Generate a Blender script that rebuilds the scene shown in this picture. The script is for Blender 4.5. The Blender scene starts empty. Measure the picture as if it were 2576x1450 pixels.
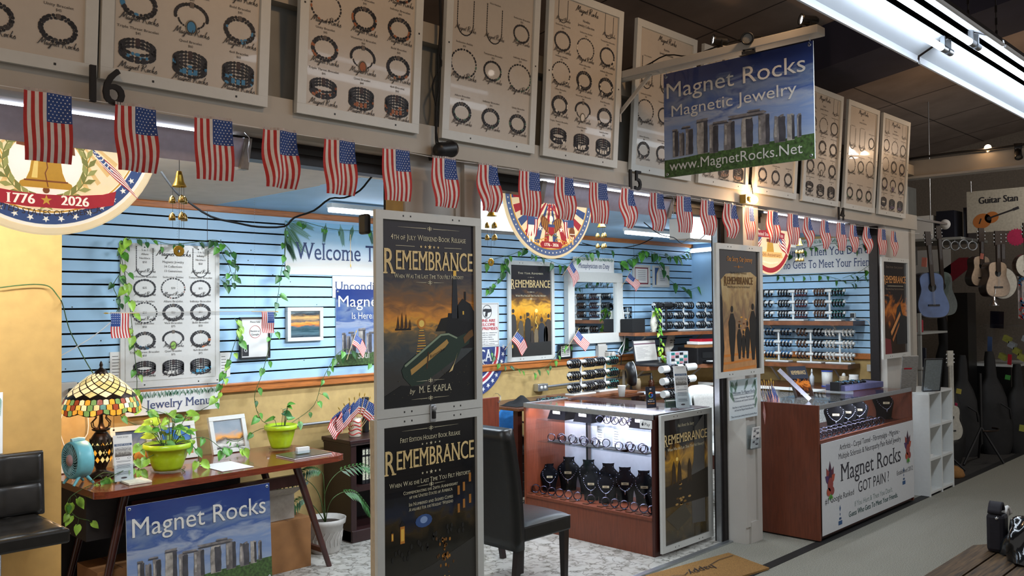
import bpy, bmesh, math, random
from math import sin, cos, pi, radians, atan2, hypot
from mathutils import Vector, Matrix

SC = bpy.context.scene
COL = SC.collection
rnd = random.Random(7)

# ------------------------------------------------------------------ camera
FPX = 2215.0                       # focal length for a 2576 px wide frame
YAW, PIT, ROL = radians(44.2), radians(1.25), radians(-0.52)
EYE = Vector((0, 0, 1.7))
_v = Vector((cos(YAW) * cos(PIT), sin(YAW) * cos(PIT), sin(PIT)))
_rt = Vector((sin(YAW), -cos(YAW), 0))
_up = _rt.cross(_v)
CR = cos(ROL) * _rt + sin(ROL) * _up
CU = -sin(ROL) * _rt + cos(ROL) * _up
CV = _v
cam = bpy.data.cameras.new('camera')
cam_o = bpy.data.objects.new('camera', cam)
COL.objects.link(cam_o)
cam.sensor_width = 36.0
cam.lens = 36.0 * FPX / 2576.0
cam.clip_start, cam.clip_end = 0.05, 100
cam_o.matrix_world = Matrix(((CR.x, CU.x, -CV.x, EYE.x), (CR.y, CU.y, -CV.y, EYE.y), (CR.z, CU.z, -CV.z, EYE.z), (0, 0, 0, 1)))
SC.camera = cam_o

# ------------------------------------------------------------------ view, world
SC.view_settings.view_transform = 'Standard'
SC.view_settings.look = 'None'
SC.view_settings.exposure = 0.32
SC.view_settings.gamma = 1.0
SC.view_settings.use_curve_mapping = False
W = bpy.data.worlds.new('hall_light')
SC.world = W
W.use_nodes = True
W.node_tree.nodes['Background'].inputs[0].default_value = (0.94, 0.88, 0.84, 1)
W.node_tree.nodes['Background'].inputs[1].default_value = 0.40

def area_light(name, loc, size, size_y, power, color, target=None, spread=pi):
    l = bpy.data.lights.new(name, 'AREA')
    l.shape = 'RECTANGLE'; l.size = size; l.size_y = size_y
    l.energy = power; l.color = color; l.spread = spread
    o = bpy.data.objects.new(name, l); COL.objects.link(o)
    o.location = loc
    if target is not None:
        d = Vector(target) - Vector(loc)
        o.rotation_euler = d.to_track_quat('-Z', 'Y').to_euler()
    return o

def spot_light(name, loc, target, power, color, angle, blend=0.6, r=0.03):
    l = bpy.data.lights.new(name, 'SPOT')
    l.energy = power; l.color = color; l.spot_size = angle; l.spot_blend = blend; l.shadow_soft_size = r
    o = bpy.data.objects.new(name, l); COL.objects.link(o)
    o.location = loc
    o.rotation_euler = (Vector(target) - Vector(loc)).to_track_quat('-Z', 'Y').to_euler()
    return o

COOL = (0.80, 0.90, 1.0)
WARM = (1.0, 0.60, 0.30)
# tubes of the hanging hall fixture
for x in (3.75, 6.25): area_light('hall_tube_light', (x, 1.53, 2.95), 2.35, 0.3, 22, COOL, (x, 1.53, 0))
# shop lights under the fascia, shining into the booths
for x, l in ((0.9, 1.7), (4.2, 1.15), (6.9, 1.2)): area_light('shop_tube_light', (x, 3.55, 2.36), l, 0.10, 36, COOL, (x, 5.2, 1.3))
# ceiling tubes inside the booths
for x, y, e in ((3.9, 4.9, 24), (6.9, 4.75, 38)): area_light('booth_tube_light', (x, y, 2.36), 1.15, 0.08, e, COOL, (x, y, 0))
# warm clamp spots aimed at the posters
for x in (0.3, 2.1, 3.9, 5.7, 7.5): spot_light('poster_spot', (x, 1.75, 3.45), (x + 0.3, 3.15, 2.80), 17, WARM, radians(100), 1.0, 0.06)

# ------------------------------------------------------------------ picking points on real planes
def ray(px, py):
    return CV + CR * ((px - 1288) / FPX) - CU * ((py - 725) / FPX)
def at(px, py, ax, val):
    d = ray(px, py); i = 'XYZ'.index(ax)
    return EYE + d * ((val - EYE[i]) / d[i])
def atY(px, py, y): return at(px, py, 'Y', y)
def atX(px, py, x): return at(px, py, 'X', x)
def atZ(px, py, z): return at(px, py, 'Z', z)

# ------------------------------------------------------------------ materials
def lin(h):
    h = h.lstrip('#'); o = []
    for i in (0, 2, 4):
        c = int(h[i:i + 2], 16) / 255
        o.append(c / 12.92 if c <= 0.04045 else ((c + 0.055) / 1.055) ** 2.4)
    return tuple(o)
MATS = {}
def mat(name, col, rough=0.5, metal=0.0, var=0.06, scale=40, emit=None, es=1.0, spec=0.5, coat=0.0, trans=0.0, alpha=1.0, bump=0.0, stretch=None, kind='noise'):
    if name in MATS: return name
    m = bpy.data.materials.new(name); m.use_nodes = True
    nt = m.node_tree; N, L = nt.nodes, nt.links
    b = N['Principled BSDF']
    c = lin(col)
    tc = N.new('ShaderNodeTexCoord'); mp = N.new('ShaderNodeMapping')
    L.new(tc.outputs['Object'], mp.inputs[0])
    if stretch: mp.inputs['Scale'].default_value = stretch
    if kind == 'wood':
        t = N.new('ShaderNodeTexNoise'); t.inputs['Scale'].default_value = scale; t.inputs['Detail'].default_value = 6
        t.inputs['Distortion'].default_value = 0.6
    else:
        t = N.new('ShaderNodeTexNoise'); t.inputs['Scale'].default_value = scale; t.inputs['Detail'].default_value = 3
    L.new(mp.outputs[0], t.inputs['Vector'])
    rp = N.new('ShaderNodeValToRGB')
    lo, hi = max(0, 1 - var * 2.5), 1 + var * 2.5
    rp.color_ramp.elements[0].color = (c[0] * lo, c[1] * lo, c[2] * lo, 1)
    rp.color_ramp.elements[1].color = (min(1, c[0] * hi), min(1, c[1] * hi), min(1, c[2] * hi), 1)
    rp.color_ramp.elements[0].position = 0.25; rp.color_ramp.elements[1].position = 0.75
    L.new(t.outputs[0], rp.inputs[0])
    L.new(rp.outputs[0], b.inputs['Base Color'])
    b.inputs['Roughness'].default_value = rough; b.inputs['Metallic'].default_value = metal
    b.inputs['Specular IOR Level'].default_value = spec
    b.inputs['Coat Weight'].default_value = coat; b.inputs['Coat Roughness'].default_value = 0.04
    b.inputs['Transmission Weight'].default_value = trans; b.inputs['Alpha'].default_value = alpha
    if emit:
        b.inputs['Emission Color'].default_value = lin(emit) + (1,); b.inputs['Emission Strength'].default_value = es
    if bump:
        bp = N.new('ShaderNodeBump'); bp.inputs['Strength'].default_value = bump; bp.inputs['Distance'].default_value = 0.004
        L.new(t.outputs[0], bp.inputs['Height']); L.new(bp.outputs[0], b.inputs['Normal'])
    MATS[name] = m
    return name
def ink(col, glossy=False, es=0):          # flat printed colour
    n = 'ink_' + col + ('_gloss' if glossy else '') + ('_lit%g' % es if es else '')
    return mat(n, col, 0.22 if glossy else 0.6, var=0.0, coat=0.6 if glossy else 0, emit=col if es else None, es=es)
def gold(): return mat('gold_leaf', 'e2c68a', 0.45, var=0.06, scale=60, coat=0.3)

def glass_mat(name, tint='ffffff', mixf=0.12):
    if name in MATS: return name
    m = bpy.data.materials.new(name); m.use_nodes = True
    nt = m.node_tree; N, L = nt.nodes, nt.links
    for n in list(N): N.remove(n)
    o = N.new('ShaderNodeOutputMaterial'); mx = N.new('ShaderNodeMixShader'); t = N.new('ShaderNodeBsdfTransparent'); g = N.new('ShaderNodeBsdfGlossy')
    lw = N.new('ShaderNodeLayerWeight'); fr = N.new('ShaderNodeMath'); fr.operation = 'POWER'; fr.inputs[1].default_value = 4; L.new(lw.outputs['Facing'], fr.inputs[0])
    mul = N.new('ShaderNodeMath'); mul.operation = 'MULTIPLY_ADD'; mul.inputs[1].default_value = 0.6; mul.inputs[2].default_value = 0.015 + mixf * 0.03
    t.inputs[0].default_value = lin(tint) + (1,); g.inputs['Roughness'].default_value = 0.02
    L.new(fr.outputs[0], mul.inputs[0]); L.new(mul.outputs[0], mx.inputs[0]); L.new(t.outputs[0], mx.inputs[1]); L.new(g.outputs[0], mx.inputs[2]); L.new(mx.outputs[0], o.inputs[0])
    MATS[name] = m
    return name

def art(name, stops, axis='v', noise=0.15, scale=(4, 8, 1), spots=None, glossy=True, lit=0.0, detail=8, dist=0.4):
    """printed picture: colour bands across the sheet's own UV, broken up by noise"""
    if name in MATS: return name
    m = bpy.data.materials.new(name); m.use_nodes = True
    nt = m.node_tree; N, L = nt.nodes, nt.links
    b = N['Principled BSDF']
    uv = N.new('ShaderNodeUVMap'); sp = N.new('ShaderNodeSeparateXYZ'); L.new(uv.outputs[0], sp.inputs[0])
    mp = N.new('ShaderNodeMapping'); mp.inputs['Scale'].default_value = scale; L.new(uv.outputs[0], mp.inputs[0])
    t = N.new('ShaderNodeTexNoise'); t.inputs['Scale'].default_value = 1; t.inputs['Detail'].default_value = detail; t.inputs['Distortion'].default_value = dist
    L.new(mp.outputs[0], t.inputs['Vector'])
    a = N.new('ShaderNodeMath'); a.operation = 'MULTIPLY_ADD'; a.inputs[1].default_value = noise * 2; 
    s = N.new('ShaderNodeMath'); s.operation = 'SUBTRACT'; s.inputs[1].default_value = noise
    L.new(t.outputs[0], a.inputs[0]); L.new(sp.outputs[1 if axis == 'v' else 0], a.inputs[2]); L.new(a.outputs[0], s.inputs[0])
    r = N.new('ShaderNodeValToRGB'); cr = r.color_ramp
    while len(cr.elements) < len(stops): cr.elements.new(0.5)
    for e, (p, c) in zip(cr.elements, stops):
        e.position = p; e.color = lin(c) + (1,)
    L.new(s.outputs[0], r.inputs[0]); L.new(r.outputs[0], b.inputs['Base Color'])
    b.inputs['Roughness'].default_value = 0.2 if glossy else 0.6
    b.inputs['Coat Weight'].default_value = 0.6 if glossy else 0; b.inputs['Coat Roughness'].default_value = 0.03
    if lit:
        L.new(r.outputs[0], b.inputs['Emission Color']); b.inputs['Emission Strength'].default_value = lit
    MATS[name] = m
    return name

# ------------------------------------------------------------------ mesh collector
class MB:
    def __init__(s):
        s.v, s.f, s.m, s.uv, s.sm = [], [], [], [], []
        s.T = None
    def add(s, pts, faces, m, smooth=False, uvs=None):
        k = len(s.v)
        T = s.T
        s.v += [tuple(T @ Vector(p)) if T else tuple(p) for p in pts]
        for i, f in enumerate(faces):
            s.f.append([k + j for j in f]); s.m.append(m); s.sm.append(smooth)
            s.uv.append([uvs[j] for j in f] if uvs else None)
    def quad(s, a, b, c, d, m): s.add([a, b, c, d], [(0, 1, 2, 3)], m)
    def box(s, x0, y0, z0, x1, y1, z1, m):
        s.add([(x0, y0, z0), (x1, y0, z0), (x1, y1, z0), (x0, y1, z0), (x0, y0, z1), (x1, y0, z1), (x1, y1, z1), (x0, y1, z1)],
              [(3, 2, 1, 0), (4, 5, 6, 7), (0, 1, 5, 4), (1, 2, 6, 5), (2, 3, 7, 6), (3, 0, 4, 7)], m)
    def obox(s, c, a, b, d, m):      # centre and three half-axes
        c, a, b, d = Vector(c), Vector(a), Vector(b), Vector(d)
        p = [c + sx * a + sy * b + sz * d for sz in (-1, 1) for sx, sy in ((-1, -1), (1, -1), (1, 1), (-1, 1))]
        s.add(p, [(3, 2, 1, 0), (4, 5, 6, 7), (0, 1, 5, 4), (1, 2, 6, 5), (2, 3, 7, 6), (3, 0, 4, 7)], m)
    def bar(s, p, q, w, h, m, up=(0, 0, 1)):   # rectangular bar from p to q
        p, q = Vector(p), Vector(q); d = q - p; L = d.length; d.normalize()
        u = Vector(up); x = d.cross(u)
        if x.length < 1e-4: x = d.cross(Vector((1, 0, 0)))
        x.normalize(); z = x.cross(d)
        s.obox((p + q) / 2, x * w / 2, d * L / 2, z * h / 2, m)
    def tube(s, pts, r, m, n=6, cap=True):
        pts = [Vector(p) for p in pts]; rings = []
        K = len(pts); ref = Vector((0, 0, 1))
        rr = r if isinstance(r, (list, tuple)) else [r] * K
        d0 = (pts[1] - pts[0]).normalized()
        if abs(d0.dot(ref)) > 0.9: ref = Vector((1, 0, 0))
        x = d0.cross(ref).normalized()
        P = []
        for i in range(K):
            d = (pts[min(i + 1, K - 1)] - pts[max(i - 1, 0)])
            if d.length < 1e-9: d = d0
            d.normalize()
            x = (x - d * x.dot(d)); x = x.normalized() if x.length > 1e-6 else d.orthogonal().normalized()
            y = d.cross(x)
            P += [pts[i] + rr[i] * (cos(2 * pi * j / n) * x + sin(2 * pi * j / n) * y) for j in range(n)]
        F = [(i * n + j, i * n + (j + 1) % n, (i + 1) * n + (j + 1) % n, (i + 1) * n + j) for i in range(K - 1) for j in range(n)]
        s.add(P, F, m, True)
        if cap:
            s.add(P[:n], [tuple(range(n))[::-1]], m); s.add(P[-n:], [tuple(range(n))], m)
    def lathe(s, prof, m, loc=(0, 0, 0), n=20, axis=None, smooth=True, cap=False):
        loc = Vector(loc)
        if axis is None: X, Y, Z = Vector((1, 0, 0)), Vector((0, 1, 0)), Vector((0, 0, 1))
        else:
            Z = Vector(axis).normalized(); X = Z.orthogonal().normalized(); Y = Z.cross(X)
        P = [loc + r * (cos(2 * pi * j / n) * X + sin(2 * pi * j / n) * Y) + z * Z for r, z in prof for j in range(n)]
        K = len(prof)
        F = [(i * n + j, i * n + (j + 1) % n, (i + 1) * n + (j + 1) % n, (i + 1) * n + j) for i in range(K - 1) for j in range(n)]
        s.add(P, F, m, smooth)
        if cap:
            s.add(P[:n], [tuple(range(n))[::-1]], m); s.add(P[-n:], [tuple(range(n))], m)
    def ball(s, c, r, m, n=8, k=5, sc=(1, 1, 1)):
        c = Vector(c); P = []
        for i in range(k + 1):
            a = -pi / 2 + pi * i / k
            P += [c + Vector((r * cos(a) * cos(2 * pi * j / n) * sc[0], r * cos(a) * sin(2 * pi * j / n) * sc[1], r * sin(a) * sc[2])) for j in range(n)]
        s.add(P, [(i * n + j, i * n + (j + 1) % n, (i + 1) * n + (j + 1) % n, (i + 1) * n + j) for i in range(k) for j in range(n)], m, True)
    def prism(s, poly, d, m, m2=None):         # poly: world points (planar), d: extrusion vector
        d = Vector(d); n = len(poly); A = [Vector(p) for p in poly]; B = [p + d for p in A]
        s.add(A + B, [tuple(range(n))[::-1], tuple(range(n, 2 * n))], m)
        s.add(A + B, [(i, (i + 1) % n, n + (i + 1) % n, n + i) for i in range(n)], m2 or m)
    def grid(s, fn, nu, nv, m, smooth=True, uv=False):
        P = [fn(i / nu, j / nv) for j in range(nv + 1) for i in range(nu + 1)]
        U = [(i / nu, j / nv) for j in range(nv + 1) for i in range(nu + 1)]
        s.add(P, [(j * (nu + 1) + i, j * (nu + 1) + i + 1, (j + 1) * (nu + 1) + i + 1, (j + 1) * (nu + 1) + i) for j in range(nv) for i in range(nu)], m, smooth, U if uv else None)

def rootloc(o):
    while o.parent: o = o.parent
    return o.location.copy()
def build(name, mb, parent=None, bevel=0, loc=None, solid=0, sub=0):
    me = bpy.data.meshes.new(name)
    off = rootloc(parent) if parent else (Vector(loc) if loc is not None else Vector((0, 0, 0)))
    me.from_pydata([tuple(Vector(p) - off) for p in mb.v], [], mb.f)
    names = []
    for n in mb.m:
        if n not in names: names.append(n)
    for n in names: me.materials.append(MATS[n])
    idx = {n: i for i, n in enumerate(names)}
    me.polygons.foreach_set('material_index', [idx[n] for n in mb.m])
    me.polygons.foreach_set('use_smooth', mb.sm)
    if any(u for u in mb.uv):
        ul = me.uv_layers.new(name='UVMap'); k = 0
        for u, f in zip(mb.uv, mb.f):
            for j in range(len(f)):
                if u: ul.data[k].uv = u[j]
                k += 1
    me.update()
    o = bpy.data.objects.new(name, me); COL.objects.link(o)
    if parent: o.parent = parent
    else: o.location = off
    if bevel:
        md = o.modifiers.new('edge', 'BEVEL'); md.width = bevel; md.segments = 2; md.limit_method = 'ANGLE'
    if solid:
        md = o.modifiers.new('thick', 'SOLIDIFY'); md.thickness = solid; md.offset = 0
    if sub:
        md = o.modifiers.new('smooth', 'SUBSURF'); md.levels = md.render_levels = sub
    return o
def tag(o, label, cat, group=None):
    o['label'] = label; o['category'] = cat
    if group: o['group'] = group
    return o
def thing(name, label, cat, loc, group=None):
    o = bpy.data.objects.new(name, None); COL.objects.link(o)
    o.location = loc; o.empty_display_size = 0.1
    return tag(o, label, cat, group)
def struct(name, mb, **k):
    o = build(name, mb, **k); o['kind'] = 'structure'
    return o
def dup(root, loc, rotz=0.0, label=None, group=None):
    r = root.copy(); COL.objects.link(r); r.location = loc; r.rotation_euler = (0, 0, rotz)
    if label: r['label'] = label
    if group: r['group'] = group
    for ch in list(root.children):
        c = ch.copy(); COL.objects.link(c); c.parent = r
        for g in ch.children:
            d = g.copy(); COL.objects.link(d); d.parent = c
    return r
ORD = 'first second third fourth fifth sixth seventh eighth ninth tenth eleventh twelfth thirteenth fourteenth fifteenth sixteenth seventeenth eighteenth nineteenth twentieth twenty-first twenty-second twenty-third twenty-fourth twenty-fifth twenty-sixth'.split()

# ------------------------------------------------------------------ lettering
_TX = {}
def glyphs(s, serif=False):
    k = (s, serif)
    if k in _TX: return _TX[k]
    c = bpy.data.curves.new('lettering', 'FONT'); c.body = s; c.size = 1; c.resolution_u = 3
    o = bpy.data.objects.new('lettering', c)
    me = o.to_mesh()
    V = [(v.co.x, v.co.y) for v in me.vertices]; F = [tuple(p.vertices) for p in me.polygons]
    n0 = len(V)
    if serif:
        cnt = {}
        for f in F:
            for i in range(len(f)):
                e = tuple(sorted((f[i], f[(i + 1) % len(f)]))); cnt[e] = cnt.get(e, 0) + 1
        for (a, b), n in list(cnt.items()):
            if n != 1: continue
            (xa, ya), (xb, yb) = V[a], V[b]
            if abs(ya - yb) > 0.004: continue
            w = abs(xa - xb)
            if not 0.05 < w < 0.14: continue
            for y0, sg in ((0, 1), (0.449, -1), (0.682, -1), (0.72, -1), (-0.23, 1)):
                if abs(ya - y0) < 0.02:
                    x0, x1 = min(xa, xb) - 0.055, max(xa, xb) + 0.055
                    i = len(V); V += [(x0, ya), (x1, ya), (x1, ya + sg * 0.04), (x0, ya + sg * 0.04)]
                    F.append((i, i + 1, i + 2, i + 3)); break
    w = max([p[0] for p in V]) if V else 0
    x0 = min([p[0] for p in V]) if V else 0
    o.to_mesh_clear(); bpy.data.objects.remove(o); bpy.data.curves.remove(c)
    _TX[k] = (V, F, x0, w, n0)
    return _TX[k]

# "Magnet Rocks" in copperplate handwriting, as strokes
_HAND = [
    [(0.02, .12), (.10, .05), (.22, .30), (.38, .78), (.46, .95), (.44, .5), (.47, .12), (.62, .55), (.84, .95), (.80, .5), (.80, .1), (.90, .06)],
    [(1.18, .36), (1.08, .42), (.96, .28), (.98, .08), (1.10, .08), (1.20, .36), (1.18, .1), (1.28, .08)],
    [(1.52, .36), (1.42, .42), (1.32, .28), (1.34, .08), (1.46, .08), (1.54, .36), (1.50, -.1), (1.42, -.32), (1.28, -.28), (1.42, -.06), (1.62, .1)],
    [(1.62, .4), (1.64, .06), (1.74, .34), (1.84, .38), (1.84, .1), (1.92, .06)],
    [(1.96, .2), (2.12, .28), (2.12, .4), (2.02, .4), (1.98, .2), (2.04, .06), (2.20, .12)],
    [(2.34, .7), (2.28, .3), (2.30, .08), (2.42, .1)], [(2.20, .42), (2.46, .44)],
    [(2.72, .3), (2.84, .9), (2.80, .5), (2.74, .04)], [(2.62, .7), (2.84, .96), (3.14, .9), (3.12, .6), (2.86, .46), (3.04, .3), (3.22, .02), (3.36, .06)],
    [(3.46, .4), (3.36, .26), (3.40, .06), (3.54, .1), (3.58, .32), (3.46, .4), (3.66, .3)],
    [(3.86, .36), (3.76, .4), (3.66, .24), (3.70, .06), (3.86, .1)],
    [(4.08, .86), (3.98, .4), (3.96, .04), (4.04, .28), (4.16, .38), (4.04, .24), (4.18, .05), (4.28, .08)],
    [(4.26, .06), (4.46, .46), (4.42, .30), (4.56, .16), (4.48, .01), (4.34, .05)]]

class Sheet:
    """a flat printed sheet: origin at its lower-left corner, U to the right, V up, normal towards the reader"""
    EPS = 0.0006
    def __init__(s, o, U, V, w=1, h=1):
        s.o, s.U, s.V = Vector(o), Vector(U).normalized(), Vector(V).normalized()
        s.N = s.U.cross(s.V); s.w, s.h = w, h; s.mb = MB(); s.clip = None
    def P(s, u, v, l=0): return s.o + s.U * u + s.V * v + s.N * (l * s.EPS)
    def new(s): s.mb = MB(); return s.mb
    def poly(s, pts, m, l=1):
        s.mb.add([s.P(u, v, l) for u, v in pts], [tuple(range(len(pts)))], m, False, [(u / s.w, v / s.h) for u, v in pts])
    def rect(s, u0, v0, u1, v1, m, l=1): s.poly([(u0, v0), (u1, v0), (u1, v1), (u0, v1)], m, l)
    def slab(s, u0, v0, u1, v1, d0, d1, m, mb=None):    # a raised block
        mb = mb or s.mb
        c = s.P((u0 + u1) / 2, (v0 + v1) / 2) + s.N * (d0 + d1) / 2
        mb.obox(c, s.U * (u1 - u0) / 2, s.V * (v1 - v0) / 2, s.N * (d1 - d0) / 2, m)
    def disc(s, u, v, ru, rv, m, l=1, n=20, a0=0, a1=2 * pi, rot=0):
        full = abs(a1 - a0 - 2 * pi) < 1e-6
        A = [a0 + (a1 - a0) * i / n for i in range(n if full else n + 1)]
        q = [(ru * cos(a), rv * sin(a)) for a in A]
        c, d = cos(rot), sin(rot)
        s.poly([(u + x * c - y * d, v + x * d + y * c) for x, y in q], m, l)
    def ring(s, u, v, ro, ri, m, l=1, n=40, a0=0, a1=2 * pi, asp=1):
        for i in range(n):
            a, b = a0 + (a1 - a0) * i / n, a0 + (a1 - a0) * (i + 1) / n
            s.poly([(u + ri * cos(a), v + asp * ri * sin(a)), (u + ro * cos(a), v + asp * ro * sin(a)), (u + ro * cos(b), v + asp * ro * sin(b)), (u + ri * cos(b), v + asp * ri * sin(b))], m, l)
    def star(s, u, v, r, m, l=2, rot=0):
        p = [(u + (r if i % 2 == 0 else r * 0.4) * cos(pi / 2 + rot + i * pi / 5), v + (r if i % 2 == 0 else r * 0.4) * sin(pi / 2 + rot + i * pi / 5)) for i in range(10)]
        k = [s.P(u, v, l)] + [s.P(a, b, l) for a, b in p]
        s.mb.add(k, [(0, i + 1, (i + 1) % 10 + 1) for i in range(10)], m)
    def stroke(s, pts, wd, m, l=1):
        wd = wd if isinstance(wd, list) else [wd] * len(pts)
        L, R = [], []
        n = len(pts)
        for i, (u, v) in enumerate(pts):
            a, b = pts[max(i - 1, 0)], pts[min(i + 1, n - 1)]
            dx, dy = b[0] - a[0], b[1] - a[1]; q = hypot(dx, dy) or 1
            nx, ny = -dy / q * wd[i] / 2, dx / q * wd[i] / 2
            L.append(s.P(u + nx, v + ny, l)); R.append(s.P(u - nx, v - ny, l))
        s.mb.add(L + R, [(i, n + i, n + i + 1, i + 1) for i in range(n - 1)], m, False, [(u / s.w, v / s.h) for u, v in pts] * 2)
    def text(s, t, u, v, size, m, l=3, al='c', sx=1.0, serif=False, shear=0.0, width=None, arc=None, caps=False, bold=0.0, rot=0.0):
        """size is the cap height; width squeezes the line to fit; arc=(cu, cv, R, +1 over / -1 under)"""
        if caps:       # small capitals: first letters tall
            return s._caps(t, u, v, size, m, l, al, sx, serif, width)
        V, F, x0, x1, n0 = glyphs(t, serif)
        if not V: return 0
        k = size / 0.682
        if width: sx = width / ((x1 - x0) * k)
        W_ = (x1 - x0) * k * sx
        off = {'c': -W_ / 2, 'l': 0, 'r': -W_}[al]
        cr_, sr_ = cos(rot), sin(rot)
        pts = []
        for x, y in V:
            a, b = off + (x - x0) * k * sx + shear * y * k, y * k
            if arc:
                cu, cv, R, sg = arc
                th = a / R
                if sg > 0: q = (cu + (R + b) * sin(th), cv + (R + b) * cos(th))
                else: q = (cu + (R - b) * sin(th), cv - (R - b) * cos(th))
            else: q = (u + a * cr_ - b * sr_, v + a * sr_ + b * cr_)
            pts.append(q)
        for i, dx in enumerate((0,) if not bold else (-bold, bold)):
            s.mb.add([s.P(a + dx, b, l + .5 * i + (.25 if j >= n0 else 0)) for j, (a, b) in enumerate(pts)], F, m)
        return W_
    def _caps(s, t, u, v, size, m, l, al, sx, serif, width):
        words, k = t.split(' '), 0.682
        segs = []; x = 0
        for w_ in words:
            for part, h in ((w_[:1], size), (w_[1:].upper(), size * 0.78)):
                if not part: continue
                V, F, x0, x1, n0 = glyphs(part, serif); segs.append((part, x, h)); x += (x1 - x0) * h / k + size * 0.10
            x += size * 0.32
        x -= size * 0.42
        f = (width / x) if width else sx
        off = {'c': -x * f / 2, 'l': 0, 'r': -x * f}[al]
        for part, px, h in segs: s.text(part, u + off + px * f, v, h, m, l, 'l', f, serif)
        return x * f
    def hand(s, u, v, w, m, l=2, sl=0.25):
        k = w / 4.6
        for st in _HAND:
            p = []
            for i in range(len(st) - 1):
                (x0, y0), (x1, y1) = st[i], st[i + 1]
                p.append((x0, y0)); p.append(((x0 + x1) / 2, (y0 + y1) / 2))
            p.append(st[-1])
            q = [p[0]] + [((p[i - 1][0] + 2 * p[i][0] + p[i + 1][0]) / 4, (p[i - 1][1] + 2 * p[i][1] + p[i + 1][1]) / 4) for i in range(1, len(p) - 1)] + [p[-1]]
            wd = []
            for i in range(len(q)):
                a, b = q[max(0, i - 1)], q[min(len(q) - 1, i + 1)]
                dn = abs(b[1] - a[1]) / (hypot(b[0] - a[0], b[1] - a[1]) or 1)
                wd.append(k * (0.035 + 0.055 * dn))
            s.stroke([(u + (x + sl * y - 2.3) * k, v + y * k) for x, y in q], wd, m, l)
    def frame(s, mb, bw, d, m, back=0.0):      # four mitred rails standing d proud
        w, h = s.w, s.h
        s.slab(0, 0, w, bw, -back, d, m, mb); s.slab(0, h - bw, w, h, -back, d, m, mb)
        s.slab(0, bw, bw, h - bw, -back, d, m, mb); s.slab(w - bw, bw, w, h - bw, -back, d, m, mb)
        return mb
def sheetY(px0, px1, py_top, py_bot, Y, w=None, h=None):     # a sheet on a plane facing the aisle (-Y), from its left and right edge
    a = atY(px0, py_bot, Y); b = atY(px1, py_bot, Y); t = atY(px0, py_top, Y)
    return Sheet(a, (1, 0, 0), (0, 0, 1), w or b.x - a.x, h or t.z - a.z)
def sheetX(px0, px1, py_top, py_bot, X, w=None, h=None):     # a sheet facing -X
    a = atX(px0, py_bot, X); b = atX(px1, py_bot, X); t = atX(px0, py_top, X)
    return Sheet(a, (0, -1, 0), (0, 0, 1), w or a.y - b.y, h or t.z - a.z)
# ================================================================== MATERIALS OF THE PLACE
mat('paint_white', 'b9b4ac', 0.55, var=0.02, scale=6)
mat('paint_fascia', 'aaa397', 0.6, var=0.03, scale=5)
mat('paint_recess', '8f908c', 0.6, var=0.04, scale=8)
mat('paint_ceiling_booth', 'cfc6ba', 0.75, var=0.03, scale=9, bump=0.1)
mat('paint_sky', '9cc2e0', 0.6, var=0.03, scale=4)
mat('slat_blue', 'a3c8e4', 0.38, var=0.02, scale=5)
mat('groove', '3a2226', 0.6)
mat('tan_wall', 'bd9f66', 0.75, var=0.04, scale=18, bump=0.15)
mat('tan_partition', 'b98f4e', 0.75, var=0.04, scale=14, bump=0.2)
mat('orange_wood', 'b26a33', 0.35, var=0.14, scale=9, stretch=(1, 14, 14), kind='wood')
mat('carpet', '8d8b80', 0.98, var=0.18, scale=160, spec=0.1, bump=0.9)
mat('carpet_dark', '3f3d3b', 0.98, var=0.2, scale=150, spec=0.1, bump=0.6)
mat('black_strip', '141414', 0.7, var=0.2, scale=120)
mat('ceiling_grey', '8e8078', 0.9, var=0.08, scale=3)
mat('beam_navy', '2c2b3c', 0.85, var=0.06, scale=5)
mat('seam', '3a3432', 0.9)
mat('metal_dark', '241f1e', 0.45, metal=0.5)
mat('alu', 'b8bcc0', 0.35, metal=0.9, var=0.03)
mat('black_plastic', '121214', 0.4)
mat('black_matte', '0b0b0c', 0.85)
mat('screw', '1a1817', 0.5)
mat('white_gloss', 'd9dbd8', 0.3, var=0.01)
mat('frame_white', 'c6c6c0', 0.4, var=0.01)
mat('paper', 'dcdad6', 0.7, var=0.0)
mat('lit_tube', 'ffffff', 0.4, var=0, emit='e4f0ff', es=5)
mat('lit_tube_in', 'ffffff', 0.4, var=0, emit='dfeeff', es=10)
mat('bulb', 'ffffff', 0.4, var=0, emit='ffd9a0', es=30)
mat('bulb_small', 'ffffff', 0.4, var=0, emit='fff0e0', es=20)
mat('chrome', 'd0d2d6', 0.12, metal=1.0, var=0.02)
mat('brass', 'b08a34', 0.3, metal=0.9, var=0.15)
mat('stem_green', '3f5a26', 0.6, var=0.1)
mat('leaf', '4e8a2e', 0.4, var=0.3, scale=18)
mat('leaf_dark', '2f5f2a', 0.42, var=0.25, scale=18)
mat('leaf_lime', '8fb83e', 0.4, var=0.25, scale=18)

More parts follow.
